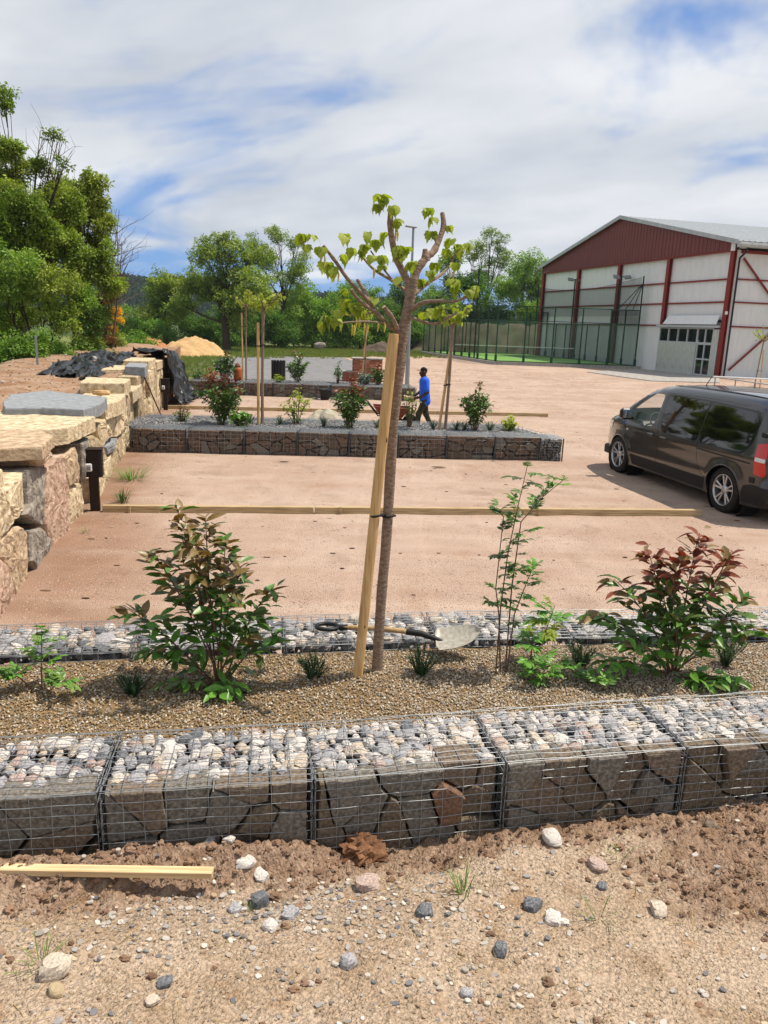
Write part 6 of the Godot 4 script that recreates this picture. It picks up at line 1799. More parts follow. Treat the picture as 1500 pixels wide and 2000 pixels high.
func grass_field() -> void:
	var g := Geo.new()
	var r := RandomNumberGenerator.new()
	r.seed = 5
	for k in 12:
		var a := r.randf() * TAU
		var d := Vector3(cos(a), 0, sin(a))
		var o := d * r.randf() * 0.3
		var e := o + d * r.randf_range(0.05, 0.3) + Vector3(0, r.randf_range(0.5, 1.0), 0)
		var s := d.cross(Vector3.UP) * 0.05
		g.tri(o - s, o + s, e)
	var m := g.mesh()
	var xs: Array[Transform3D] = []
	var cs := PackedColorArray()
	var tries := 0
	while xs.size() < 26000 and tries < 300000:
		tries += 1
		var x := rf(-22.0, 14.0)
		var z := -29.8 - 52.0 * pow(rng.randf(), 0.8)
		var n := noise.get_noise_2d(x * 0.35, z * 0.35)
		var far_edge := -54.0 + (x + 10.0) * -1.1
		var w := smoothstep(0.0, 1.2, -6.9 - (-33.0 - z) * 0.2 - x)
		w = maxf(w, smoothstep(-2.0, 4.0, far_edge - z + n * 6.0))
		if Geometry2D.is_point_in_polygon(Vector2(x, z), PackedVector2Array([Vector2(2.0, -79), Vector2(7.4, -57), Vector2(19, -57), Vector2(19, -79)])): continue
		if rng.randf() > w * (0.75 + n): continue
		var s := rf(0.10, 0.26)
		xs.append(Transform3D(Basis(Vector3.UP, rf(0, TAU)).scaled(Vector3(s * 1.6, s, s * 1.6)), Vector3(x, 0.0, z)))
		cs.append(Color(0.20, 0.30, 0.065).lerp(Color(0.36, 0.35, 0.13), clampf(0.35 + n + rf(-0.3, 0.3), 0, 1)))
	var o := scatter("grass", m, M.foliage, self, xs, cs)
	tag(o, "rough green grass along the far trees and sand heaps", "grass", "", "stuff")

# ---------------------------------------------------------------- the hall and the padel court
func hall() -> void:
	var C := Vector3(21.1, 0, -49.92)
	var t := thing("sports_hall", "white clad sports hall with red steel frame and red-brown gable", "building", C, atan2(24.86, -6.84))
	# local x runs along the gable from the near corner, z points into the hall
	var W := 25.8
	var L := 38.0
	var E := 7.8
	var cols := [0.0, 6.5, 12.8, 19.2, 25.8]
	var rails := [3.2, 4.68, 6.06]
	# white cladding of the gable, a panel to each field
	var ys := [0.0, 3.2, 4.68, 6.06, 7.8]
	for i in 4:
		for k in 4:
			if i == 0 and k == 0: continue
			var g := Geo.new()
			var x0: float = cols[i] + 0.02
			var x1: float = cols[i + 1] - 0.02
			ribbed(g, Vector3(x0, ys[k] + 0.01, 0), Vector3(1, 0, 0), x1 - x0, ys[k + 1] - ys[k] - 0.02, 0.33, 0.012)
			part("wall_panel", g.mesh(), M.clad_white, t)
	var g := Geo.new()
	ribbed(g, Vector3(6.95 - 0.43, 0.01, 0.002), Vector3(1, 0, 0), 0.0, 3.18, 0.33, 0.012)
	# long side to the right
	for i in 6:
		for k in 4:
			g = Geo.new()
			ribbed(g, Vector3(0, ys[k] + 0.01, 0.02 + i * 6.3), Vector3(0, 0, 1), 6.26, ys[k + 1] - ys[k] - 0.02, 0.33, 0.012)
			part("wall_panel", g.mesh(), M.clad_white, t)
	g = Geo.new()
	g.box(Vector3(W / 2, 3.9, L - 0.1), Vector3(W, 7.8, 0.1))
	g.box(Vector3(W - 0.1, 3.9, L / 2 + 0.1), Vector3(0.1, 7.8, L - 0.4))
	part("rear_wall", g.mesh(), M.clad_white, t)
	# red-brown upper gable
	g = Geo.new()
	var n := 64
	for i in n:
		for h in 2:
			var x0 := lerpf(-0.15, W + 0.15, (i + 0.5 * h) / n)
			var x1 := lerpf(-0.15, W + 0.15, (i + 0.5 * h + 0.5) / n)
			var z := -0.30 - 0.02 * h
			g.quad(Vector3(x1, E, z), Vector3(x1, roof_y(x1) - 0.05, z), Vector3(x0, roof_y(x0) - 0.05, z), Vector3(x0, E, z))
			g.quad(Vector3(x1, E, -0.30), Vector3(x1, roof_y(x1) - 0.05, -0.30), Vector3(x1, roof_y(x1) - 0.05, -0.32), Vector3(x1, E, -0.32))
	g.box(Vector3(W / 2, E - 0.02, -0.15), Vector3(W + 0.3, 0.03, 0.32))
	part("gable_panel", g.mesh(), M.clad_brown, t)
	g = Geo.new()
	g.quad(Vector3(0, E, 0.05), Vector3(W, E, 0.05), Vector3(W, roof_y(W) - 0.1, 0.05), Vector3(W / 2, roof_y(W / 2) - 0.1, 0.05))
	g.tri(Vector3(0, E, 0.05), Vector3(W / 2, roof_y(W / 2) - 0.1, 0.05), Vector3(0, roof_y(0) - 0.1, 0.05))
	part("inner_gable", g.mesh(), M.clad_white, t)
	g = Geo.new()
	g.box(Vector3(W / 2, E - 0.07, -0.18), Vector3(W + 0.2, 0.12, 0.2))
	part("tie_beam", g.mesh(), M.steel_red, t)
	# frame
	for i in 5:
		g = Geo.new()
		var x: float = cols[i]
		var lo := 3.25 if i == 1 else (2.15 if i == 0 else 0.0)
		lo = 3.25 if i == 1 else 0.0
		g.box(Vector3(x, (lo + E) / 2, -0.26), Vector3(0.34, E - lo, 0.03))
		g.box(Vector3(x, (lo + E) / 2, -0.06), Vector3(0.34, E - lo, 0.03))
		g.box(Vector3(x, (lo + E) / 2, -0.16), Vector3(0.03, E - lo, 0.17))
		part("column", g.mesh(), M.steel_red, t)
	for k in 3:
		for i in 4:
			if k == 0 and i == 0: continue
			g = Geo.new()
			g.box(Vector3((cols[i] + cols[i + 1]) / 2, rails[k], -0.075), Vector3(cols[i + 1] - cols[i] - 0.36, 0.10, 0.09))
			part("rail", g.mesh(), M.steel_red, t)
		g = Geo.new()
		g.box(Vector3(-0.06, rails[k], L / 2 + 0.1), Vector3(0.08, 0.09, L - 0.5))
		part("rail", g.mesh(), M.steel_red, t)
	g = Geo.new()
	g.box(Vector3(-0.10, E - 0.12, L / 2 + 0.1), Vector3(0.12, 0.18, L - 0.5))
	part("rail", g.mesh(), M.steel_red, t)
	for s in [[Vector3(-0.14, 7.3, 0.5), Vector3(-0.14, 3.9, 4.2)], [Vector3(-0.14, 0.5, 0.5), Vector3(-0.14, 3.7, 4.2)], [Vector3(-0.14, 3.9, 4.3), Vector3(-0.14, 7.3, 8.0)], [Vector3(-0.14, 3.7, 4.3), Vector3(-0.14, 0.4, 8.0)]]:
		g = Geo.new()
		g.bar(s[0], s[1], 0.06, 0.12)
		part("brace", g.mesh(), M.steel_red, t)
	# roof: two ribbed slopes with a verge trim
	for s in 2:
		g = Geo.new()
		var xa := -0.75 if s == 0 else W + 0.5
		var m := 90
		for i in m:
			var z0 := lerpf(-0.55, L, float(i) / m)
			var z1 := lerpf(-0.55, L, float(i + 0.72) / m)
			var z2 := lerpf(-0.55, L, float(i + 1) / m)
			for q in [[z0, z1, 0.0, 0.0], [z1, z1 + 0.06, 0.0, 0.05], [z1 + 0.06, z2 - 0.06, 0.05, 0.05], [z2 - 0.06, z2, 0.05, 0.0]]:
				g.quad(Vector3(xa, roof_y(xa) + q[2], q[0]), Vector3(W / 2, roof_y(W / 2) + q[2], q[0]), Vector3(W / 2, roof_y(W / 2) + q[3], q[1]), Vector3(xa, roof_y(xa) + q[3], q[1]))
		g.bar(Vector3(xa, roof_y(xa) - 0.06, -0.56), Vector3(W / 2, roof_y(W / 2) - 0.06, -0.56), 0.06, 0.26)
		part("roof", g.mesh(), M.roof_grey, t)
	g = Geo.new()
	var gut := PackedVector2Array([Vector2(-0.75, 8.17), Vector2(-1.02, 8.15), Vector2(-1.05, 8.0), Vector2(-1.0, 7.86), Vector2(-0.78, 7.84)])
	for i in gut.size() - 1:
		g.quad(Vector3(gut[i].x, gut[i].y, -0.6), Vector3(gut[i].x, gut[i].y, L), Vector3(gut[i + 1].x, gut[i + 1].y, L), Vector3(gut[i + 1].x, gut[i + 1].y, -0.6))
	g.prism(gut, 0.02, Transform3D(Basis(), Vector3(0, 0, -0.59)))
	part("gutter", g.mesh(), M.roof_grey, t)
	g = Geo.new()
	g.box(Vector3(-0.4, 8.0, 0.2), Vector3(0.5, 0.3, 0.3))
	g.box(Vector3(-0.1, 8.0, -0.34), Vector3(0.34, 0.62, 0.06))
	part("eaves_box", g.mesh(), M.clad_white, t)
	g = Geo.new()
	g.tube(PackedVector3Array([Vector3(-0.85, 7.84, 0.15), Vector3(-0.6, 7.55, 0.15), Vector3(-0.22, 7.3, 0.15), Vector3(-0.20, 7.0, 0.15), Vector3(-0.20, 0.1, 0.15)]), PackedFloat32Array([0.06]), 8)
	part("downpipe", g.mesh(), M.steel_dark, t)
	# the entrance: glazed strip, sheet-metal sliding door, glazed door
	g = Geo.new()
	g.box(Vector3(3.55, 3.16, -0.30), Vector3(6.7, 0.16, 0.22), Basis(), 0.01)
	part("lintel", g.mesh(), M.alu, t)
	g = Geo.new()
	g.box(Vector3(3.4, 3.5, -0.2), Vector3(6.0, 0.16, 0.25))
	part("shutter_box", g.mesh(), M.black_plastic, t)
	g = Geo.new()
	g.quad(Vector3(6.0, 3.30, -0.50), Vector3(5.7, 3.86, -0.3), Vector3(0.35, 3.86, -0.3), Vector3(0.35, 3.30, -0.50))
	g.quad(Vector3(6.0, 3.28, -0.48), Vector3(0.35, 3.28, -0.48), Vector3(0.35, 3.84, -0.28), Vector3(5.7, 3.84, -0.28))
	part("awning", g.mesh(), M.clad_white, t)
	for i in 6:
		var x0: float = [5.72, 4.67, 3.62, 2.57, 1.75, 0.97][i]
		var w: float = [0.97, 0.97, 0.97, 0.97, 0.72, 0.70][i]
		g = Geo.new()
		for e in [[Vector3(x0 + w / 2, 3.03, -0.12), Vector3(w + 0.1, 0.07, 0.08)], [Vector3(x0 + w / 2, 2.12, -0.12), Vector3(w + 0.1, 0.07, 0.08)], [Vector3(x0 - 0.02, 2.57, -0.125), Vector3(0.07, 0.84, 0.085)], [Vector3(x0 + w + 0.02, 2.57, -0.125), Vector3(0.07, 0.84, 0.085)]]:
			g.box(e[0], e[1])
		var f := part("window", g.mesh(), M.alu, t)
		g = Geo.new()
		g.box(Vector3(x0 + w / 2, 2.57, -0.10), Vector3(w - 0.04, 0.84, 0.01))
		part("pane", g.mesh(), M.glass_dark, f)
	g = Geo.new()
	g.box(Vector3(4.63, 1.06, -0.16), Vector3(4.2, 2.08, 0.06), Basis(), 0.01)
	part("sliding_door", g.mesh(), M.zinc, t)
	g = Geo.new()
	for e in [[Vector3(2.42, 1.15, -0.13), Vector3(0.12, 2.3, 0.08)], [Vector3(0.95, 1.15, -0.13), Vector3(0.12, 2.3, 0.08)], [Vector3(1.68, 1.15, -0.132), Vector3(0.1, 2.14, 0.08)], [Vector3(1.68, 2.05, -0.13), Vector3(1.35, 0.1, 0.078)], [Vector3(1.68, 1.08, -0.134), Vector3(1.35, 0.1, 0.08)], [Vector3(1.68, 0.06, -0.13), Vector3(1.35, 0.12, 0.078)]]:
		g.box(e[0], e[1])
	var dr := part("door", g.mesh(), M.alu, t)
	for q in [[2.04, 1.6], [1.31, 1.6], [2.04, 0.58], [1.31, 0.58]]:
		g = Geo.new()
		g.box(Vector3(q[0], q[1], -0.11), Vector3(0.62, 0.9, 0.01))
		part("pane", g.mesh(), M.glass_dark, dr)
	g = Geo.new()
	g.box(Vector3(0.58, 1.5, -0.16), Vector3(0.6, 3.0, 0.2), Basis(), 0.01)
	part("door_pier", g.mesh(), M.zinc, t)
	g = Geo.new()
	g.box(Vector3(3.7, 1.6, 0.6), Vector3(6.4, 3.2, 0.05))
	part("inner_screen", g.mesh(), M.black_plastic, t)
	g = Geo.new()
	g.box(Vector3(-0.24, 4.0, -0.32), Vector3(0.12, 0.2, 0.14), Basis(), 0.02)
	g.rod(Vector3(-0.24, 4.0, -0.3), Vector3(0.0, 4.0, -0.2), 0.02)
	part("wall_lamp", g.mesh(), M.clad_white, t)
	# concrete apron and grass strip
	var pl := PackedVector2Array([Vector2(17.6, 57.0), Vector2(12.9, 50.9), Vector2(14.6, 43.4), Vector2(18.6, 43.9), Vector2(21.0, 49.7), Vector2(19.2, 56.8)])
	g = Geo.new()
	g.prism(pl, 0.06, Transform3D(Basis.from_euler(Vector3(-PI / 2, 0, 0)), Vector3(0, 0.045, 0)))
	struct("concrete_apron", g.mesh(), M.concrete)

func roof_y(x: float) -> float: return 11.2 - absf(x - 12.9) * (11.2 - 8.38) / 12.9

# a sheet with vertical ribs from o along d, w long and h high, ribs pr apart standing out by z
func ribbed(g: Geo, o: Vector3, d: Vector3, w: float, h: float, pr: float, z: float) -> void:
	var n := maxi(1, int(w / pr))
	var out := Vector3(0, 0, -1) if absf(d.x) > 0.5 else Vector3(-1, 0, 0)
	var up := Vector3(0, h, 0)
	for i in n:
		var a := o + d * (w * i / n)
		var b := o + d * (w * (i + 0.8) / n)
		var c := o + d * (w * (i + 1) / n)
		g.quad(a, a + up, b + up, b)
		var m := (b + c) * 0.5 + out * z
		g.quad(b, b + up, m + up, m)
		g.quad(m, m + up, c + up, c)

func padel_court() -> void:
	var A := Vector3(7.83, 0, -57.9)
	var ex := Vector3(10.3, 0, -0.1)
	var ez := Vector3(-4.55, 0, -19.3)
	var t := thing("padel_court", "glass and green mesh padel court beside the hall", "sports court", A)
	var g := Geo.new()
	var o := PackedVector2Array()
	for q in [Vector2(-0.03, -0.02), Vector2(1.03, -0.02), Vector2(1.03, 1.01), Vector2(-0.03, 1.01)]:
		var p: Vector3 = ex * q.x + ez * q.y
		o.append(Vector2(p.x, -p.z))
	g.prism(o, 0.3, Transform3D(Basis.from_euler(Vector3(-PI / 2, 0, 0)), Vector3(0, 0.22, 0)))
	part("plinth", g.mesh(), M.concrete, t)
	g = Geo.new()
	var pl := PackedVector2Array()
	for q in [Vector2(0.005, 0.003), Vector2(0.995, 0.003), Vector2(0.995, 0.997), Vector2(0.005, 0.997)]:
		var p: Vector3 = ex * q.x + ez * q.y
		pl.append(Vector2(p.x, -p.z))
	g.prism(pl, 0.02, Transform3D(Basis.from_euler(Vector3(-PI / 2, 0, 0)), Vector3(0, 0.245, 0)))
	part("turf", g.mesh(), M.turf, t)
	# white lines
	g = Geo.new()
	for f in [0.155, 0.845]: g.bar(ex * 0.01 + ez * f + Vector3(0, 0.248, 0), ex * 0.99 + ez * f + Vector3(0, 0.248, 0), 0.06, 0.006)
	g.bar(ex * 0.5 + ez * 0.155 + Vector3(0, 0.249, 0), ex * 0.5 + ez * 0.845 + Vector3(0, 0.249, 0), 0.06, 0.006)
	part("court_line", g.mesh(), M.line_white, t)
	var B := Vector3(0, 0.22, 0)
	# sides: [from, along, fields, lower panels of glass?, heights of the top rail per field]
	var sides := [[Vector3.ZERO, ex, 5, [4, 4, 4, 4, 4]], [ez, ex, 5, [4, 4, 4, 4, 4]], [Vector3.ZERO, ez, 10, [4, 4, 3, 3, 3, 3, 3, 3, 4, 4]], [ex, ez, 10, [4, 4, 3, 3, 3, 3, 3, 3, 4, 4]]]
	for s in sides:
		var n: int = s[2]
		var d: Vector3 = s[1] / n
		for i in n + 1:
			if absf(s[1].x) < 5.0 and (i == 0 or i == n): continue
			var hh: float = maxf(s[3][mini(i, n - 1)], s[3][maxi(i - 1, 0)])
			var p: Vector3 = s[0] + d * i + B
			g = Geo.new()
			g.box(p + Vector3(0, hh / 2, 0), Vector3(0.09, hh, 0.09))
			g.box(p + Vector3(0, 0.25, 0), Vector3(0.17, 0.5, 0.17), Basis(), 0.02)
			part("post", g.mesh(), M.court_green, t)
		for i in n:
			var hh: float = s[3][i]
			var p: Vector3 = s[0] + d * i + B
			g = Geo.new()
			for y in ([0.05, 3.0, hh] if hh > 3.0 else [0.05, 3.0]):
				g = Geo.new()
				g.bar(p + Vector3(0, y, 0), p + d + Vector3(0, y, 0), 0.05, 0.05)
				part("rail", g.mesh(), M.court_green, t)
			var glass: bool = absf(s[1].x) > 5.0 or i < 2 or i > 7
			var e := d.normalized() * 0.06
			g = Geo.new()
			g.quad(p + e + Vector3(0, 0.08, 0), p + e + Vector3(0, 2.97, 0), p + d - e + Vector3(0, 2.97, 0), p + d - e + Vector3(0, 0.08, 0))
			part("glass_panel" if glass else "mesh_panel", g.mesh(), M.court_glass if glass else M.court_mesh, t)
			if hh > 3.0:
				g = Geo.new()
				g.quad(p + e + Vector3(0, 3.03, 0), p + e + Vector3(0, hh - 0.03, 0), p + d - e + Vector3(0, hh - 0.03, 0), p + d - e + Vector3(0, 3.03, 0))
				part("mesh_panel", g.mesh(), M.court_mesh, t)
	# the net across the middle
	var nt := thing("padel_net", "net with a white tape across the padel court", "net", A + ez * 0.5 + B)
	g = Geo.new()
	g.bar(Vector3(0, 0.93, 0), ex + Vector3(0, 0.93, 0), 0.03, 0.07)
	part("tape", g.mesh(), M.line_white, nt)
	g = Geo.new()
	g.quad(Vector3(0, 0.04, 0), Vector3(0, 0.9, 0), ex + Vector3(0, 0.9, 0), ex + Vector3(0, 0.04, 0))
	part("netting", g.mesh(), M.court_mesh, nt)
	for k in 2:
		g = Geo.new()
		g.rod(ex * k, ex * k + Vector3(0, 1.0, 0), 0.04)
		part("net_post", g.mesh(), M.court_green, nt)
	# ball-stop net above the right-hand side
	var bn := thing("ball_stop_net", "fine dark net hung high between the padel court and the hall", "net", A + ex + B)
	g = Geo.new()
	g.rod(Vector3(0, 4.0, 0), Vector3(0, 6.4, 0), 0.05)
	for k in 3: g.rod(Vector3(0, 5.9, 0), -ex.normalized() * (0.55 + k * 0.55) + Vector3(0, 4.0, 0), 0.03)
	part("mast", g.mesh(), M.court_dark, bn)
	g = Geo.new()
	g.rod(ez * 0.93, ez * 0.93 + Vector3(0, 6.6, 0), 0.05)
	part("mast", g.mesh(), M.court_dark, bn)
	var pts := 14
	g = Geo.new()
	for i in pts + 1:
		var f := float(i) / pts
		var p := ez * 0.93 * f - ex.normalized() * 0.12
		g.p(p + Vector3(0, 3.6, 0))
		g.p(p + Vector3(0, 6.3 - 1.5 * sin(f * PI) * 0.35, 0))
	for i in pts: g.q(i * 2, i * 2 + 1, i * 2 + 3, i * 2 + 2)
	part("netting", g.mesh(), M.court_mesh, bn)
	g = Geo.new()
	var rope := PackedVector3Array()
	for i in pts + 1:
		var f := float(i) / pts
		rope.append(ez * 0.93 * f - ex.normalized() * 0.12 + Vector3(0, 6.3 - 1.5 * sin(f * PI) * 0.35, 0))
	g.tube(rope, PackedFloat32Array([0.012]), 4)
	part("rope", g.mesh(), M.court_dark, bn)
	# floodlights
	var fl := [["floodlight mast at the far right of the padel court", A + ex + ez * 0.55, 6.9], ["floodlight mast at the near right of the padel court before a hall column", A + ex * 0.98 + ez * 0.14, 6.7], ["floodlight mast at the left side of the padel court before the trees", A + ez * 0.24, 7.0]]
	for q in fl:
		var f := thing("floodlight", q[0], "floodlight", q[1], 0.0, "floodlight masts round the padel court")
		g = Geo.new()
		g.rod(Vector3(0, 0, 0), Vector3(0, q[2], 0), 0.06, 8)
		g.bar(Vector3(-0.55, q[2], 0), Vector3(0.55, q[2], 0), 0.06, 0.06)
		part("mast", g.mesh(), M.court_dark, f)
		for k in [-0.42, 0.42]:
			g = Geo.new()
			g.box(Vector3(k, q[2] - 0.03, 0.16), Vector3(0.5, 0.16, 0.38), Basis.from_euler(Vector3(0.5, 0, k * 0.3)), 0.03)
			part("lamp_head", g.mesh(), M.lamp_grey, f)
	# rough bank of dry grass behind the court
	g = Geo.new()
	g.tinted = true
	for j in 13:
		for i in 61:
			var x := lerpf(-2.0, 22.0, i / 60.0)
			var f := j / 12.0
			var n := noise.get_noise_2d(x * 0.6, f * 5.0)
			var up := smoothstep(1.5, 5.0, x)
			g.cur = Color(0.11, 0.09, 0.055).lerp(Color(0.22, 0.19, 0.13), clampf(0.5 + n * 1.4, 0, 1)).lerp(Color(0.11, 0.15, 0.05), clampf(-noise.get_noise_2d(x * 0.3, f * 2.0 + 8.0) * 1.8, 0, 1))
			g.p(Vector3(x, (3.1 * smoothstep(0, 0.75, f) + n * 0.45) * up - 0.1, -80.5 - f * 7.0))
	for j in 12:
		for i in 60:
			var a := j * 61 + i
			g.q(a, a + 61, a + 62, a + 1)
	struct("grassy_bank", g.mesh(), M.soil)

func lamp_post() -> void:
	var t := thing("street_lamp", "tall grey steel lamp post right of the staked tree's trunk", "lamp post", Vector3(0.82, 0, -34.3))
	var g := Geo.new()
	g.tube(PackedVector3Array([Vector3(0, 0, 0), Vector3(0, 1.1, 0), Vector3(0, 1.2, 0), Vector3(0, 6.55, 0)]), PackedFloat32Array([0.10, 0.10, 0.075, 0.05]), 10)
	g.box(Vector3(0, 0.01, 0), Vector3(0.35, 0.03, 0.35))
	part("pole", g.mesh(), M.galvanised, t)
	g = Geo.new()
	g.box(Vector3(-0.10, 6.58, 0.08), Vector3(0.5, 0.07, 0.22), Basis.from_euler(Vector3(0, 0.3, -0.06)), 0.03)
	part("lamp_head", g.mesh(), M.lamp_grey, t)

# ---------------------------------------------------------------- the van
# u runs forward from the rear axle, y up; the van's own -z is forward, its left side lies at -x
var van_top := PackedVector2Array([Vector2(-0.82, 0.27), Vector2(-0.90, 0.36), Vector2(-0.91, 0.60), Vector2(-0.84, 0.70), Vector2(-0.83, 1.00), Vector2(-0.77, 1.35), Vector2(-0.69, 1.64), Vector2(-0.62, 1.78), Vector2(-0.50, 1.85), Vector2(-0.2, 1.875), Vector2(0.3, 1.89), Vector2(1.0, 1.895), Vector2(1.7, 1.88), Vector2(2.1, 1.845), Vector2(2.38, 1.78), Vector2(2.62, 1.67), Vector2(2.95, 1.46), Vector2(3.22, 1.28), Vector2(3.36, 1.20), Vector2(3.58, 1.15), Vector2(3.80, 1.08), Vector2(3.95, 0.97), Vector2(4.03, 0.80), Vector2(4.05, 0.55), Vector2(4.02, 0.36), Vector2(3.94, 0.25)])
var van_edge := PackedVector2Array()

func van_w(u: float, y: float) -> float:
	var w := 0.945 - 0.20 * pow(maxf(0.0, (y - 1.02) / 0.85), 1.25)
	w -= 0.05 * smoothstep(0.55, 0.25, y)
	w -= 0.26 * pow(maxf(0.0, (u - 2.85) / 1.2), 2.0)
	w -= 0.05 * pow(maxf(0.0, (-0.4 - u) / 0.5), 2.0)
	w += 0.012 * exp(-pow((y - 0.97) / 0.05, 2.0)) - 0.012 * exp(-pow((y - 0.66) / 0.10, 2.0)) * smoothstep(0.3, 0.7, u) * smoothstep(2.9, 2.4, u)
	for c in [0.0, 3.15]:
		var d := Vector2(u - c, y - 0.365).length()
		w += 0.022 * exp(-pow((d - 0.43) / 0.05, 2.0))
	# rounded over towards the roof, the nose and the tail
	var best := 1e9
	for i in van_edge.size() - 1:
		var q := Geometry2D.get_closest_point_to_segment(Vector2(u, y), van_edge[i], van_edge[i + 1])
		best = minf(best, q.distance_squared_to(Vector2(u, y)))
	var dd := sqrt(best)
	var r := 0.13
	if dd < r: w -= r - sqrt(maxf(0.0, r * r - (r - dd) * (r - dd)))
	return w

# a piece of the body's side: the outline (u, y) laid onto the skin
func van_skin(g: Geo, poly: PackedVector2Array, side: float, off: float, step := 0.07) -> void:
	var lo := Vector2(1e9, 1e9)
	var hi := Vector2(-1e9, -1e9)
	for a in poly:
		lo = lo.min(a); hi = hi.max(a)
	var seen := {}
	for i in int(ceil((hi.x - lo.x) / step)):
		for k in int(ceil((hi.y - lo.y) / step)):
			var c := PackedVector2Array([lo + Vector2(i, k) * step, lo + Vector2(i + 1, k) * step, lo + Vector2(i + 1, k + 1) * step, lo + Vector2(i, k + 1) * step])
			for pc in Geometry2D.intersect_polygons(poly, c):
				var tr := Geometry2D.triangulate_polygon(pc)
				var id := PackedInt32Array()
				for a in pc:
					var key := Vector2i(int(round(a.x * 2000.0)), int(round(a.y * 2000.0)))
					if not seen.has(key): seen[key] = g.p(Vector3(side * (van_w(a.x, a.y) + off), a.y, -a.x))
					id.append(seen[key])
				for j in range(0, tr.size(), 3):
					var A := id[tr[j]]; var B := id[tr[j + 1]]; var C := id[tr[j + 2]]
					var n := (g.v[C] - g.v[A]).cross(g.v[B] - g.v[A])
					if n.x * side >= 0.0: g.t(A, B, C)
					else: g.t(A, C, B)

# the strip across the van between two places on its outline
func van_strip(g: Geo, i0: int, i1: int, off: float, zin := 0.0, m := 10) -> void:
	var first := g.v.size()
	for i in range(i0, i1 + 1):
		var a := van_edge[i]
		var d := (van_edge[mini(i + 1, van_edge.size() - 1)] - van_edge[maxi(i - 1, 0)]).normalized()
		var n := Vector2(-d.y, d.x)
		var w := van_w(a.x, a.y) - zin
		for k in m + 1:
			var f := 2.0 * k / m - 1.0
			var crown := 0.03 * (1.0 - f * f) + off
			g.p(Vector3(f * w, a.y + n.y * crown, -(a.x + n.x * crown)))
	for i in i1 - i0:
		for k in m:
			var a := first + i * (m + 1) + k
			g.q(a, a + 1, a + m + 2, a + m + 1)

func circle(c: Vector2, r: float, n := 24) -> PackedVector2Array:
	var p := PackedVector2Array()
	for i in n: p.append(c + Vector2(cos(TAU * i / n), sin(TAU * i / n)) * r)
	return p

func soft(poly: Array, r := 0.05) -> PackedVector2Array:
	var p := PackedVector2Array()
	var n := poly.size()
	for i in n:
		var a: Vector2 = poly[i]
		var pr: Vector2 = poly[(i + n - 1) % n]
		var nx: Vector2 = poly[(i + 1) % n]
		var e := a + (pr - a).limit_length(minf(r, pr.distance_to(a) * 0.45))
		var f := a + (nx - a).limit_length(minf(r, nx.distance_to(a) * 0.45))
		for k in 4:
			var t := k / 3.0
			p.append(e * (1 - t) * (1 - t) + a * 2 * t * (1 - t) + f * t * t)
	return p

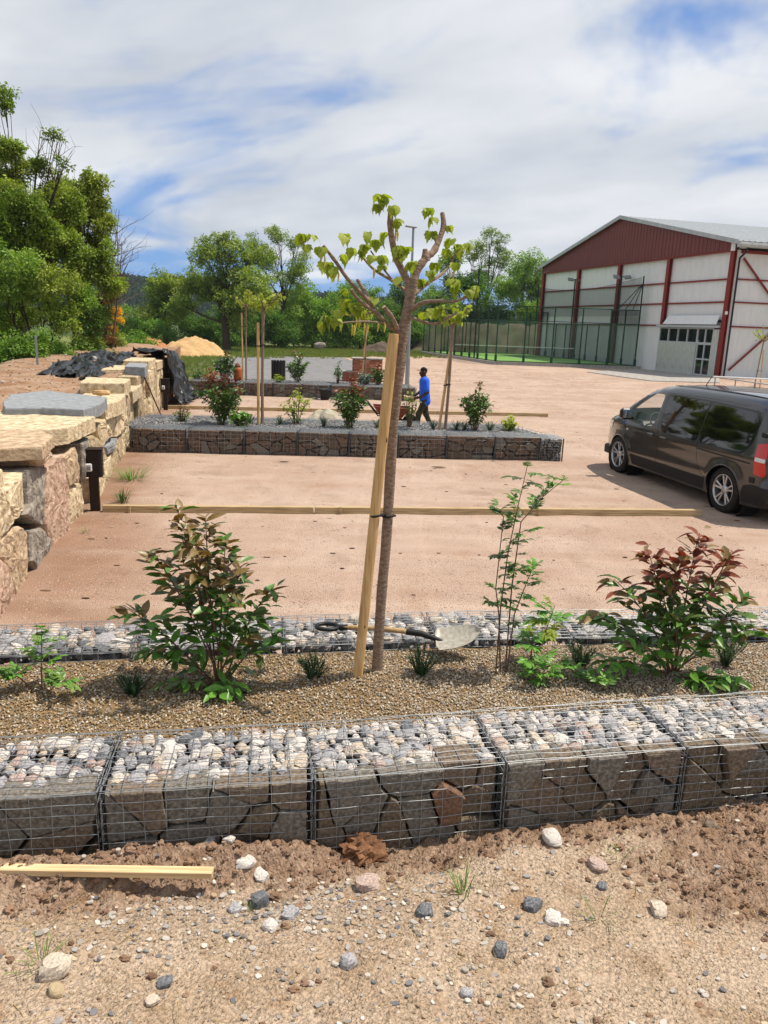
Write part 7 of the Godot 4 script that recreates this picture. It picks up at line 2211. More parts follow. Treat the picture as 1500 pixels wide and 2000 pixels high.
func van() -> void:
	# the outline, finely sampled and rounded
	var cv := Curve2D.new()
	for i in van_top.size():
		var tn := (van_top[mini(i + 1, van_top.size() - 1)] - van_top[maxi(i - 1, 0)]) / 6.0
		cv.add_point(van_top[i], -tn, tn)
	var n := 110
	for i in n + 1: van_edge.append(cv.samplef(float(i) / n * (van_top.size() - 1)))
	var t := thing("van", "dark grey-brown people carrier parked on the right, seen from its rear left", "van", Vector3(5.85, 0.0, -11.25), 0.208)
	t.scale.y = 0.905
	var sil := van_edge.duplicate()
	sil.append(Vector2(3.6, 0.24)); sil.append(Vector2(-0.5, 0.24))
	var shell: PackedVector2Array = Geometry2D.clip_polygons(sil, circle(Vector2(0, 0.365), 0.405))[0]
	shell = Geometry2D.clip_polygons(shell, circle(Vector2(3.15, 0.365), 0.405))[0]
	var fw := soft([Vector2(2.0, 1.70), Vector2(2.28, 1.70), Vector2(2.52, 1.615), Vector2(2.9, 1.34), Vector2(3.02, 1.20), Vector2(2.93, 1.12), Vector2(2.25, 1.055), Vector2(2.08, 1.10), Vector2(2.0, 1.28)], 0.06)
	var open: Array = Geometry2D.clip_polygons(shell, fw)
	# a hole comes back as a second outline; cut the shell along the window's middle instead
	var left_half: Array = Geometry2D.intersect_polygons(shell, PackedVector2Array([Vector2(-2, 0), Vector2(2.5, 0), Vector2(2.5, 3), Vector2(-2, 3)]))
	var right_half: Array = Geometry2D.intersect_polygons(shell, PackedVector2Array([Vector2(2.5, 0), Vector2(5, 0), Vector2(5, 3), Vector2(2.5, 3)]))
	var g := Geo.new()
	for side in [-1.0, 1.0]:
		for h in left_half + right_half:
			for pc in Geometry2D.clip_polygons(h, fw): van_skin(g, pc, side, 0.0, 0.06)
	var i0 := 0
	var i1 := 0
	for i in n:
		if van_edge[i].x < 2.46: i0 = i
		if van_edge[i].x < 3.20: i1 = i
	van_strip(g, 0, i0, 0.0)
	van_strip(g, i1, n, 0.0)
	for i in range(i0, i1):
		for s in [-1.0, 1.0]:
			var q: Array[Vector3] = []
			for k in [[i, 0.0], [i + 1, 0.0], [i + 1, 0.11], [i, 0.11]]:
				var e := van_edge[k[0]]
				q.append(Vector3(s * (van_w(e.x, e.y) - k[1]), e.y + k[1] * 0.06, -e.x))
			if s > 0: q.reverse()
			g.quad(q[0], q[1], q[2], q[3])
	var body := part("body", g.mesh(), M.van_paint, t)
	# underside and wheel wells
	g = Geo.new()
	g.box(Vector3(0, 0.36, -1.6), Vector3(1.5, 0.2, 4.9), Basis(), 0.03)
	for u in [0.0, 3.15]:
		for s in [-1.0, 1.0]:
			var well := PackedVector2Array([Vector2(0.44, 0.0), Vector2(0.44, 0.30), Vector2(0.0, 0.30)])
			g.lathe(well, 20, Transform3D(Basis(Vector3.BACK, PI / 2 * s), Vector3(s * 0.88, 0.335, -u)))
	part("underbody", g.mesh(), M.black_plastic, t)
	# windows
	for side in [-1.0, 1.0]:
		g = Geo.new()
		van_skin(g, fw, side, -0.008, 0.08)
		part("window", g.mesh(), M.van_glass, t)
		for q in [soft([Vector2(1.86, 1.70), Vector2(1.84, 1.25), Vector2(1.74, 1.045), Vector2(0.77, 1.035), Vector2(0.75, 1.70)], 0.05), soft([Vector2(0.71, 1.70), Vector2(0.71, 1.035), Vector2(-0.30, 1.045), Vector2(-0.43, 1.20), Vector2(-0.46, 1.50), Vector2(-0.38, 1.66)], 0.07)]:
			g = Geo.new()
			van_skin(g, q, side, 0.004, 0.08)
			part("window", g.mesh(), M.van_glass_dark, t)
		# dark frame between and round the panes
		g = Geo.new()
		van_skin(g, soft([Vector2(1.90, 1.73), Vector2(1.88, 1.24), Vector2(1.77, 1.01), Vector2(-0.32, 1.01), Vector2(-0.48, 1.19), Vector2(-0.50, 1.52), Vector2(-0.40, 1.69), Vector2(0.72, 1.73)], 0.06), side, 0.002, 0.07)
		part("window_frame", g.mesh(), M.black_gloss, t)
		g = Geo.new()
		van_skin(g, soft([Vector2(0.46, 0.47), Vector2(0.52, 0.27), Vector2(2.66, 0.27), Vector2(2.70, 0.47)], 0.03), side, 0.006, 0.08)
		part("sill_trim", g.mesh(), M.van_plastic, t)
		g = Geo.new()
		van_skin(g, soft([Vector2(-0.90, 0.36), Vector2(-0.90, 0.58), Vector2(-0.60, 0.60), Vector2(-0.46, 0.56), Vector2(-0.43, 0.44), Vector2(-0.41, 0.29), Vector2(-0.84, 0.29)], 0.03), side, 0.006, 0.06)
		part("bumper_corner", g.mesh(), M.van_plastic, t)
		# wheel arch lips
		for u in [0.0, 3.15]:
			g = Geo.new()
			var path := PackedVector3Array()
			for k in 21:
				var a := lerpf(-0.25, PI + 0.25, k / 20.0)
				var q := Vector2(u + 0.412 * cos(a), 0.365 + 0.412 * sin(a))
				path.append(Vector3(side * (van_w(q.x, q.y) - 0.004), q.y, -q.x))
			g.tube(path, PackedFloat32Array([0.012]), 6)
			part("arch_lip", g.mesh(), M.van_paint, t)
		# seams of the doors
		var seams := [[Vector2(1.93, 1.74), Vector2(1.93, 1.25), Vector2(1.86, 1.02), Vector2(1.84, 0.75), Vector2(1.86, 0.45), Vector2(1.86, 0.27)], [Vector2(2.52, 1.645), Vector2(2.95, 1.34), Vector2(3.06, 1.14), Vector2(2.98, 1.0), Vector2(2.80, 0.86), Vector2(2.72, 0.7), Vector2(2.70, 0.48)], [Vector2(0.73, 1.03), Vector2(0.72, 0.76), Vector2(0.66, 0.60), Vector2(0.48, 0.48)], [Vector2(1.92, 1.745), Vector2(0.73, 1.76), Vector2(-0.3, 1.735)]]
		for s in seams:
			g = Geo.new()
			var path := PackedVector3Array()
			for i in s.size() - 1:
				for k in 6:
					var q: Vector2 = s[i].lerp(s[i + 1], k / 6.0)
					path.append(Vector3(side * (van_w(q.x, q.y) - 0.001), q.y, -q.x))
			g.tube(path, PackedFloat32Array([0.0045]), 4)
			part("door_seam", g.mesh(), M.black_plastic, t)
		g = Geo.new()
		for k in 12:
			var u0 := lerpf(0.70, -0.52, k / 12.0)
			var u1 := lerpf(0.70, -0.52, (k + 1) / 12.0)
			var y0 := lerpf(0.925, 0.905, k / 12.0)
			g.bar(Vector3(side * (van_w(u0, y0) + 0.002), y0, -u0), Vector3(side * (van_w(u1, y0) + 0.002), y0, -u1), 0.014, 0.02)
		part("door_rail", g.mesh(), M.black_plastic, t)
		for q in [[2.06, 0.955], [1.66, 0.945]]:
			g = Geo.new()
			g.box(Vector3(side * (van_w(q[0], q[1]) + 0.012), q[1], -q[0]), Vector3(0.035, 0.035, 0.19), Basis(), 0.012)
			g.box(Vector3(side * (van_w(q[0], q[1] - 0.012) + 0.0), q[1] - 0.012, -q[0]), Vector3(0.012, 0.07, 0.13), Basis(), 0.005)
			part("door_handle", g.mesh(), M.van_paint, t)
		g = Geo.new()
		g.box(Vector3(side * 1.055, 1.245, -2.80), Vector3(0.20, 0.22, 0.13), Basis(Vector3.UP, 0.15 * side), 0.045)
		g.box(Vector3(side * 0.93, 1.16, -2.80), Vector3(0.14, 0.05, 0.08), Basis(), 0.02)
		var mr := part("wing_mirror", g.mesh(), M.black_gloss, t)
		g = Geo.new()
		g.box(Vector3(side * 1.055, 1.25, -2.732), Vector3(0.15, 0.16, 0.006), Basis(Vector3.UP, 0.15 * side), 0.002)
		part("mirror_glass", g.mesh(), M.mirror, mr)
		# lamps
		g = Geo.new()
		van_skin(g, soft([Vector2(-0.80, 0.74), Vector2(-0.62, 0.76), Vector2(-0.60, 1.22), Vector2(-0.765, 1.25)], 0.04), side, 0.010, 0.05)
		var tl := part("tail_light", g.mesh(), M.lens_red, t)
		g = Geo.new()
		van_skin(g, soft([Vector2(-0.785, 0.955), Vector2(-0.625, 0.965), Vector2(-0.625, 1.025), Vector2(-0.78, 1.015)], 0.02), side, 0.013, 0.05)
		part("clear_lens", g.mesh(), M.lens_clear, tl)
		g = Geo.new()
		van_skin(g, soft([Vector2(3.50, 1.02), Vector2(3.62, 0.86), Vector2(3.92, 0.82), Vector2(3.90, 0.96), Vector2(3.70, 1.06)], 0.04), side, 0.008, 0.05)
		part("headlight", g.mesh(), M.lens_clear, t)
		g = Geo.new()
		g.box(Vector3(side * (van_w(3.0, 0.93) + 0.004), 0.935, -2.86), Vector3(0.02, 0.035, 0.06), Basis(), 0.008)
		part("indicator", g.mesh(), M.lens_clear, t)
		g = Geo.new()
		g.box(Vector3(side * (van_w(-0.66, 1.36) + 0.004), 1.36, 0.645), Vector3(0.04, 0.075, 0.10), Basis(), 0.012)
		g.box(Vector3(side * (van_w(-0.62, 0.66) + 0.002), 0.665, 0.60), Vector3(0.02, 0.09, 0.11), Basis(), 0.008)
		part("hinge_cover", g.mesh(), M.van_plastic, t)
		# wheels
		for u in [0.0, 3.15]:
			wheel(t, Vector3(side * 0.83, 0.335 / 0.905, -u), side)
	# tail
	var idx := func(y: float) -> int:
		for i in 60:
			if van_edge[i].y >= y and i > 4: return i
		return 40
	g = Geo.new()
	van_strip(g, idx.call(1.08), idx.call(1.66), 0.006, 0.16)
	part("rear_window", g.mesh(), M.van_glass_dark, t)
	g = Geo.new()
	van_strip(g, 1, idx.call(0.62), 0.010, -0.004)
	part("rear_bumper", g.mesh(), M.van_plastic, t)
	for side in [-1.0, 1.0]:
		g = Geo.new()
		var pts := []
		for i in range(idx.call(0.74), idx.call(1.24) + 1):
			var a := van_edge[i]
			var w := van_w(a.x, a.y)
			pts.append([Vector3(side * (w + 0.002), a.y, -a.x + 0.012), Vector3(side * (w - 0.13), a.y, -a.x + 0.026)])
		for i in pts.size() - 1: g.quad(pts[i][0], pts[i + 1][0], pts[i + 1][1], pts[i][1])
		part("tail_light", g.mesh(), M.lens_red, t)
		g = Geo.new()
		g.box(Vector3(side * 0.62, 0.46, 0.94), Vector3(0.16, 0.045, 0.02), Basis(), 0.006)
		part("reflector", g.mesh(), M.lens_red, t)
	g = Geo.new()
	g.box(Vector3(0, 0.86, 0.868), Vector3(0.54, 0.125, 0.012), Basis(Vector3.RIGHT, -0.03), 0.003)
	var pl := part("number_plate", g.mesh(), M.plate_white, t)
	g = Geo.new()
	g.box(Vector3(-0.243, 0.86, 0.876), Vector3(0.045, 0.115, 0.006), Basis(Vector3.RIGHT, -0.03), 0.001)
	part("blue_band", g.mesh(), M.plate_blue, pl)
	g = Geo.new()
	g.box(Vector3(0, 0.965, 0.87), Vector3(0.9, 0.05, 0.04), Basis(), 0.015)
	part("plate_garnish", g.mesh(), M.van_paint, t)
	var tm := TextMesh.new()
	tm.text = "EX"
	tm.font_size = 16
	tm.pixel_size = 0.0048
	tm.depth = 0.006
	part("badge", tm, M.chrome, t, Transform3D(Basis(Vector3.RIGHT, -0.17), Vector3(-0.66, 1.03, 0.868)))
	# windscreen
	g = Geo.new()
	van_strip(g, i0, i1, -0.012, 0.08)
	part("windscreen", g.mesh(), M.van_glass, t)
	# cabin
	g = Geo.new()
	g.box(Vector3(0, 0.75, -2.45), Vector3(1.6, 0.3, 1.1), Basis(), 0.05)
	g.box(Vector3(0, 0.98, -2.98), Vector3(1.5, 0.22, 0.4), Basis(), 0.08)
	g.box(Vector3(0, 1.2, -1.86), Vector3(1.5, 1.1, 0.02))
	part("dashboard", g.mesh(), M.black_plastic, t)
	for x in [-0.42, 0.42]:
		g = Geo.new()
		g.box(Vector3(x, 0.95, -2.25), Vector3(0.5, 0.18, 0.5), Basis(), 0.06)
		g.box(Vector3(x, 1.25, -2.0), Vector3(0.48, 0.6, 0.14), Basis(Vector3.RIGHT, 0.2), 0.06)
		g.box(Vector3(x, 1.60, -1.93), Vector3(0.26, 0.16, 0.1), Basis(Vector3.RIGHT, 0.2), 0.04)
		part("seat", g.mesh(), M.seat_cloth, t)
	g = Geo.new()
	var ring := PackedVector3Array()
	for k in 21: ring.append(Vector3(-0.42 + 0.18 * cos(TAU * k / 20.0), 1.12 + 0.15 * sin(TAU * k / 20.0), -2.72 - 0.10 * sin(TAU * k / 20.0)))
	g.tube(ring, PackedFloat32Array([0.014]), 6, false)
	part("steering_wheel", g.mesh(), M.black_plastic, t)
	g = Geo.new()
	g.rod(Vector3(-0.25, 1.88, -1.75), Vector3(-0.25, 2.08, -1.60), 0.007, 5)
	part("antenna", g.mesh(), M.black_plastic, t)
	for s in [-0.62, 0.62]:
		g = Geo.new()
		for k in 16:
			var u0 := lerpf(-0.4, 2.0, k / 16.0)
			var u1 := lerpf(-0.4, 2.0, (k + 1) / 16.0)
			g.bar(Vector3(s, roof_at(u0) + 0.008, -u0), Vector3(s, roof_at(u1) + 0.008, -u1), 0.02, 0.008)
		part("roof_seam", g.mesh(), M.black_plastic, t)

func roof_at(u: float) -> float:
	for i in van_edge.size() - 1:
		if van_edge[i].x <= u and van_edge[i + 1].x >= u and van_edge[i].y > 1.5: return van_edge[i].y
	return 1.88

func wheel(t: Node3D, at: Vector3, side: float) -> void:
	var xf := Transform3D(Basis(Vector3.BACK, -PI / 2 * side).scaled_local(Vector3(1.0 / 0.905, 1, 1)), at)   # the axle is the wheel's y
	var w := part("wheel", null, null, t, xf)
	var g := Geo.new()
	g.lathe(PackedVector2Array([Vector2(0.225, -0.10), Vector2(0.29, -0.108), Vector2(0.32, -0.098), Vector2(0.336, -0.075), Vector2(0.338, 0.0), Vector2(0.336, 0.075), Vector2(0.32, 0.098), Vector2(0.29, 0.108), Vector2(0.225, 0.10)]), 40)
	part("tyre", g.mesh(), M.tyre, w)
	g = Geo.new()
	g.lathe(PackedVector2Array([Vector2(0.226, -0.1), Vector2(0.21, -0.02), Vector2(0.208, 0.07), Vector2(0.222, 0.102), Vector2(0.232, 0.104), Vector2(0.233, 0.09)]), 36)
	for k in 5:
		for s in [-0.13, 0.13]:
			var a: float = TAU * k / 5.0 + s
			var d := Vector3(cos(a), 0, sin(a))
			var b := Vector3(cos(TAU * k / 5.0 + s * 1.5), 0, sin(TAU * k / 5.0 + s * 1.5))
			g.bar(d * 0.05 + Vector3(0, 0.066, 0), b * 0.218 + Vector3(0, 0.082, 0), 0.03, 0.026, 0.006)
	g.lathe(PackedVector2Array([Vector2(0.07, 0.04), Vector2(0.07, 0.075), Vector2(0.035, 0.085), Vector2(0.001, 0.087)]), 16)
	part("rim", g.mesh(), M.rim_silver, w)
	g = Geo.new()
	g.lathe(PackedVector2Array([Vector2(0.205, 0.02), Vector2(0.03, 0.03), Vector2(0.001, 0.03)]), 24)
	part("brake", g.mesh(), M.steel_dark, w)

# ---------------------------------------------------------------- the walking man
# joints with radii, joined by a smooth union and meshed as surface nets
func body_mesh(bones: Array, cell: float, k: float) -> ArrayMesh:
	var lo := Vector3(1e9, 1e9, 1e9)
	var hi := -lo
	for b in bones:
		var r: float = maxf(b[2], b[3]) + cell * 3.0 + k
		for e in [b[0], b[1]]:
			lo = lo.min(e - Vector3.ONE * r); hi = hi.max(e + Vector3.ONE * r)
	var n := Vector3i(((hi - lo) / cell).ceil()) + Vector3i.ONE
	var f := PackedFloat32Array()
	f.resize(n.x * n.y * n.z)
	f.fill(1e3)
	for b in bones:
		var rr: float = maxf(b[2], b[3]) + cell * 3.0 + k
		var a0 := Vector3i(((b[0].min(b[1]) - Vector3.ONE * rr - lo) / cell).floor()).clamp(Vector3i.ZERO, n - Vector3i.ONE)
		var a1 := Vector3i(((b[0].max(b[1]) + Vector3.ONE * rr - lo) / cell).ceil()).clamp(Vector3i.ZERO, n - Vector3i.ONE)
		var ab: Vector3 = b[1] - b[0]
		var l2: float = maxf(ab.length_squared(), 1e-9)
		var fl: Vector3 = b[4] if b.size() > 4 else Vector3.ONE
		for z in range(a0.z, a1.z + 1):
			for y in range(a0.y, a1.y + 1):
				for x in range(a0.x, a1.x + 1):
					var p := lo + Vector3(x, y, z) * cell
					var t: float = clampf((p - b[0]).dot(ab) / l2, 0, 1)
					var d: float = ((p - b[0] - ab * t) * fl).length() - lerpf(b[2], b[3], t)
					var i := (z * n.y + y) * n.x + x
					var o := f[i]
					if o > 100.0: f[i] = d
					else:
						var h := maxf(k - absf(o - d), 0.0) / k
						f[i] = minf(o, d) - h * h * k * 0.25
	var g := Geo.new()
	var id := {}
	for z in n.z - 1:
		for y in n.y - 1:
			for x in n.x - 1:
				var s := Vector3.ZERO
				var c := 0
				var base := (z * n.y + y) * n.x + x
				var v := [f[base], f[base + 1], f[base + n.x], f[base + n.x + 1], f[base + n.x * n.y], f[base + n.x * n.y + 1], f[base + n.x * n.y + n.x], f[base + n.x * n.y + n.x + 1]]
				for e in [[0, 1], [2, 3], [4, 5], [6, 7], [0, 2], [1, 3], [4, 6], [5, 7], [0, 4], [1, 5], [2, 6], [3, 7]]:
					var a: float = v[e[0]]
					var bb: float = v[e[1]]
					if (a < 0.0) != (bb < 0.0):
						var t: float = a / (a - bb)
						var pa := Vector3(e[0] & 1, (e[0] >> 1) & 1, e[0] >> 2)
						var pb := Vector3(e[1] & 1, (e[1] >> 1) & 1, e[1] >> 2)
						s += pa.lerp(pb, t)
						c += 1
				if c: id[base] = g.p(lo + (Vector3(x, y, z) + s / c) * cell)
	var sx := 1
	var sy := n.x
	var sz := n.x * n.y
	for base in id:
		var x: int = base % n.x
		var y: int = (base / n.x) % n.y
		var z: int = base / sz
		for q in [[sx, sy, sz], [sy, sz, sx], [sz, sx, sy]]:
			var a: float = f[base]
			var b: float = f[base + q[0]]
			if (a < 0.0) == (b < 0.0): continue
			var i0: int = base - q[1] - q[2]
			var i1: int = base - q[2]
			var i3: int = base - q[1]
			if not (id.has(i0) and id.has(i1) and id.has(i3)): continue
			if a < 0.0: g.q(id[i0], id[i3], id[base], id[i1])
			else: g.q(id[i0], id[i1], id[base], id[i3])
	return g.mesh()

func person() -> void:
	# he walks to the left (-x); measures for a height of 1.75, scaled to the place
	var t := thing("person", "person in a bright blue shirt, dark cap and camouflage trousers walking left", "person", Vector3(0.82, 0, -18.75), 0.12)
	t.scale = Vector3.ONE * 0.885
	var V := func(x: float, y: float, z: float) -> Vector3: return Vector3(x, y, z)
	# skin: head, neck, arms and hands
	var bones := [
		[V.call(0.02, 1.66, 0), V.call(0.0, 1.60, 0), 0.088, 0.072, Vector3(0.95, 1, 1.12)], [V.call(-0.045, 1.575, 0), V.call(-0.03, 1.555, 0), 0.042, 0.045],
		[V.call(-0.098, 1.615, 0), V.call(-0.082, 1.65, 0), 0.016, 0.01], [V.call(0.03, 1.55, 0), V.call(0.05, 1.44, 0), 0.055, 0.062],
		[V.call(0.05, 1.44, 0), V.call(0.06, 1.05, 0), 0.10, 0.11],
		[V.call(0.03, 1.62, 0.088), V.call(0.025, 1.645, 0.092), 0.016, 0.018], [V.call(0.03, 1.62, -0.088), V.call(0.025, 1.645, -0.092), 0.016, 0.018],
		[V.call(0.06, 1.38, 0.175), V.call(0.10, 1.12, 0.25), 0.046, 0.042], [V.call(0.10, 1.12, 0.25), V.call(-0.10, 0.97, 0.22), 0.043, 0.03],
		[V.call(0.05, 1.38, -0.175), V.call(0.02, 1.12, -0.25), 0.046, 0.042], [V.call(0.02, 1.12, -0.25), V.call(-0.17, 0.98, -0.2), 0.043, 0.03]]
	for s in [[V.call(-0.10, 0.97, 0.22), 1.0], [V.call(-0.17, 0.98, -0.2), -1.0]]:
		var h: Vector3 = s[0]
		bones.append([h, h + Vector3(-0.07, -0.02, 0), 0.03, 0.028, Vector3(1, 1.5, 1)])
		for k in 4:
			var o := Vector3(-0.085, 0.012 - 0.016 * k, -0.01 * s[1])
			var kn := o + Vector3(-0.035 - 0.006 * (k % 3), -0.012, -0.012 * s[1])
			bones.append([h + o, h + kn, 0.0095, 0.009])
			bones.append([h + kn, h + kn + Vector3(-0.006, -0.03, -0.014 * s[1]), 0.009, 0.008])
		bones.append([h + Vector3(-0.03, 0.02, 0), h + Vector3(-0.075, 0.045, -0.02 * s[1]), 0.012, 0.009])
	part("body", body_mesh(bones, 0.0125, 0.03), M.skin_dark, t)
	# shirt
	var sh := [
		[V.call(0.05, 1.40, 0.05), V.call(0.05, 1.40, -0.05), 0.125, 0.125, Vector3(1.15, 1, 1)], [V.call(0.05, 1.38, 0.09), V.call(0.07, 1.0, 0.07), 0.125, 0.125], [V.call(0.05, 1.38, -0.09), V.call(0.07, 1.0, -0.07), 0.125, 0.125],
		[V.call(0.07, 1.0, 0.05), V.call(0.09, 0.86, 0.05), 0.135, 0.145], [V.call(0.07, 1.0, -0.05), V.call(0.09, 0.86, -0.05), 0.135, 0.145],
		[V.call(0.055, 1.42, 0.16), V.call(0.09, 1.18, 0.24), 0.078, 0.074], [V.call(0.05, 1.42, -0.16), V.call(0.03, 1.18, -0.24), 0.078, 0.074]]
	part("shirt", body_mesh(sh, 0.0175, 0.05), M.shirt_blue, t)
	var tr := [
		[V.call(0.08, 0.92, 0.06), V.call(0.08, 0.92, -0.06), 0.125, 0.125],
		[V.call(0.08, 0.90, 0.09), V.call(-0.09, 0.50, 0.10), 0.098, 0.075], [V.call(-0.09, 0.50, 0.10), V.call(-0.11, 0.10, 0.10), 0.074, 0.064],
		[V.call(0.08, 0.90, -0.09), V.call(0.15, 0.50, -0.10), 0.098, 0.075], [V.call(0.15, 0.50, -0.10), V.call(0.32, 0.13, -0.10), 0.074, 0.062]]
	part("trousers", body_mesh(tr, 0.0175, 0.045), M.camouflage, t)
	for s in [[V.call(-0.11, 0.05, 0.10), V.call(-0.28, 0.035, 0.10)], [V.call(0.33, 0.08, -0.10), V.call(0.20, 0.02, -0.10)]]:
		part("shoe", body_mesh([[s[0], s[1], 0.055, 0.042], [s[0] + Vector3(0, 0.06, 0), s[0], 0.05, 0.055]], 0.0175, 0.03), M.black_plastic, t)
	var cap := [[V.call(0.015, 1.71, 0), V.call(0.035, 1.695, 0), 0.086, 0.084, Vector3(1, 1.25, 1.1)]]
	var cp := part("cap", body_mesh(cap, 0.012, 0.02), M.cap_black, t)
	var g := Geo.new()
	var pl := PackedVector2Array()
	for i in 13:
		var a := lerpf(PI * 0.5, PI * 1.5, i / 12.0)
		pl.append(Vector2(-0.04 + cos(a) * 0.125, sin(a) * 0.078))
	g.prism(pl, 0.01, Transform3D(Basis.from_euler(Vector3(-PI / 2, 0, 0.12)), Vector3(-0.01, 1.695, 0)))
	part("cap_peak", g.mesh(), M.cap_black, t)
	for z in [0.032, -0.032]:
		g = Geo.new()
		g.lathe(PackedVector2Array([Vector2(0.001, 0.012), Vector2(0.009, 0.008), Vector2(0.012, 0), Vector2(0.009, -0.008), Vector2(0.001, -0.012)]), 8, Transform3D(Basis(), Vector3(-0.066, 1.645, z)))
		part("eye", g.mesh(), M.socket_white, t)
	g = Geo.new()
	g.box(Vector3(0.55, 0.855, -18.62), Vector3(0.34, 0.035, 0.10), Basis.from_euler(Vector3(0.2, 0.1, -0.12)), 0.004)
	tag(part("wood_offcut", g.mesh(), M.plank_wood, self), "pale offcut of wood in the walking man's hands", "wood")

# ---------------------------------------------------------------- odds and ends
func wheelbarrow() -> void:
	var t := thing("wheelbarrow", "wheelbarrow with a rusty red tray in front of the walking man", "wheelbarrow", Vector3(0.05, 0, -19.3), 0.05)
	var g := Geo.new()
	var lo := [Vector3(-0.22, 0.30, 0.2), Vector3(0.28, 0.26, 0.2), Vector3(0.28, 0.26, -0.2), Vector3(-0.22, 0.30, -0.2)]
	var hi := [Vector3(-0.40, 0.56, 0.31), Vector3(0.50, 0.53, 0.30), Vector3(0.50, 0.53, -0.30), Vector3(-0.40, 0.56, -0.31)]
	for i in 4:
		var j := (i + 1) % 4
		g.quad(lo[i], hi[i], hi[j], lo[j])
		g.quad(lo[i] * 0.985, lo[j] * 0.985, hi[j] * 0.985, hi[i] * 0.985)
		g.rod(hi[i], hi[j], 0.012, 5)
	g.quad(lo[0], lo[1], lo[2], lo[3])
	part("tray", g.mesh(), M.barrow_red, t)
	for s in [-1.0, 1.0]:
		g = Geo.new()
		g.tube(PackedVector3Array([Vector3(0.52, 0.17, 0.06 * s), Vector3(0.2, 0.25, 0.16 * s), Vector3(-0.3, 0.34, 0.24 * s), Vector3(-0.55, 0.64, 0.27 * s), Vector3(-0.78, 0.72, 0.28 * s)]), PackedFloat32Array([0.018]), 6)
		part("handle", g.mesh(), M.steel_dark, t)
		g = Geo.new()
		g.tube(PackedVector3Array([Vector3(-0.12, 0.30, 0.2 * s), Vector3(-0.2, 0.0, 0.22 * s), Vector3(-0.05, 0.0, 0.22 * s)]), PackedFloat32Array([0.016]), 6)
		part("leg", g.mesh(), M.steel_dark, t)
	g = Geo.new()
	g.lathe(PackedVector2Array([Vector2(0.09, -0.04), Vector2(0.15, -0.045), Vector2(0.185, -0.025), Vector2(0.19, 0), Vector2(0.185, 0.025), Vector2(0.15, 0.045), Vector2(0.09, 0.04), Vector2(0.02, 0.03), Vector2(0.0, 0.03)]), 20, Transform3D(Basis(Vector3.RIGHT, PI / 2), Vector3(0.52, 0.19, 0)))
	g.rod(Vector3(0.52, 0.19, -0.1), Vector3(0.52, 0.19, 0.1), 0.015)
	part("wheel", g.mesh(), M.rubber, t)

func heap(called: String, label: String, cat: String, c: Vector3, rx: float, rz: float, h: float, mat: String, sd: int) -> void:
	var g := Geo.new()
	var n := 44
	var r := FastNoiseLite.new()
	r.seed = sd
	r.fractal_octaves = 4
	r.frequency = 1.0
	for j in n + 1:
		for i in n + 1:
			var u := 2.0 * i / n - 1.0
			var v := 2.0 * j / n - 1.0
			var d := sqrt(u * u + v * v) + 0.16 * r.get_noise_2d(u * 1.6, v * 1.6)
			var y := h * (1.0 - smoothstep(0.05, 1.0, d)) * (1.0 + 0.25 * r.get_noise_2d(u * 2.2 + 5.0, v * 2.2)) + 0.07 * h * r.get_noise_2d(u * 7.0, v * 7.0) * (1.0 - smoothstep(0.7, 1.0, d))
			g.p(Vector3(u * rx, y - 0.04, v * rz))
	for j in n:
		for i in n:
			var a := j * (n + 1) + i
			g.q(a, a + 1, a + n + 2, a + n + 1) if false else g.q(a, a + n + 1, a + n + 2, a + 1)
	tag(part(called, g.mesh(), M[mat], self, Transform3D(Basis(), c)), label, cat)

func barbecue() -> void:
	var t := thing("brick_barbecue", "red brick barbecue block with a pale slab on top behind the far planter", "barbecue", Vector3(-1.0, 0, -35.0), -0.03)
	var r := RandomNumberGenerator.new()
	r.seed = 88
	var bricks: Array[ArrayMesh] = []
	for k in 2:
		var g := Geo.new()
		g.box(Vector3.ZERO, Vector3(0.235, 0.062, 0.11), Basis(), 0.004)
		bricks.append(g.mesh())
	var mats := ["brick_red", "brick_brown", "brick_red", "brick_pale"]
	# [x from, bricks, z front, courses]
	for q in [[-0.62, 5, 0.0, 14], [-1.12, 2, 0.05, 6]]:
		for c in q[3]:
			for i in q[1]:
				var x: float = q[0] + 0.12 + 0.245 * i + (0.06 if c % 2 else 0.0)
				part("brick", bricks[0], M[mats[r.randi() % 4]], t, Transform3D(Basis(Vector3.UP, r.randf_range(-0.01, 0.01)), Vector3(x, 0.035 + c * 0.072, q[2] + r.randf_range(-0.004, 0.004))))
	for c in 14:
		for s in [[0.60, 1.0], [-0.62, 1.0]]:
			for i in 3:
				part("brick", bricks[0], M[mats[r.randi() % 4]], t, Transform3D(Basis(Vector3.UP, PI / 2), Vector3(s[0] + 0.02, 0.035 + c * 0.072, -0.20 - 0.245 * i)))
	var g := Geo.new()
	g.box(Vector3(0, 0.5, -0.42), Vector3(1.14, 1.0, 0.72))
	g.box(Vector3(-0.86, 0.2, -0.3), Vector3(0.46, 0.4, 0.6))
	part("mortar", g.mesh(), M.concrete, t)
	g = Geo.new()
	g.box(Vector3(0, 1.045, -0.38), Vector3(1.42, 0.06, 0.98), Basis(), 0.01)
	g.box(Vector3(-0.87, 0.455, -0.25), Vector3(0.54, 0.04, 0.7), Basis(), 0.008)
	part("slab", g.mesh(), M.concrete, t)

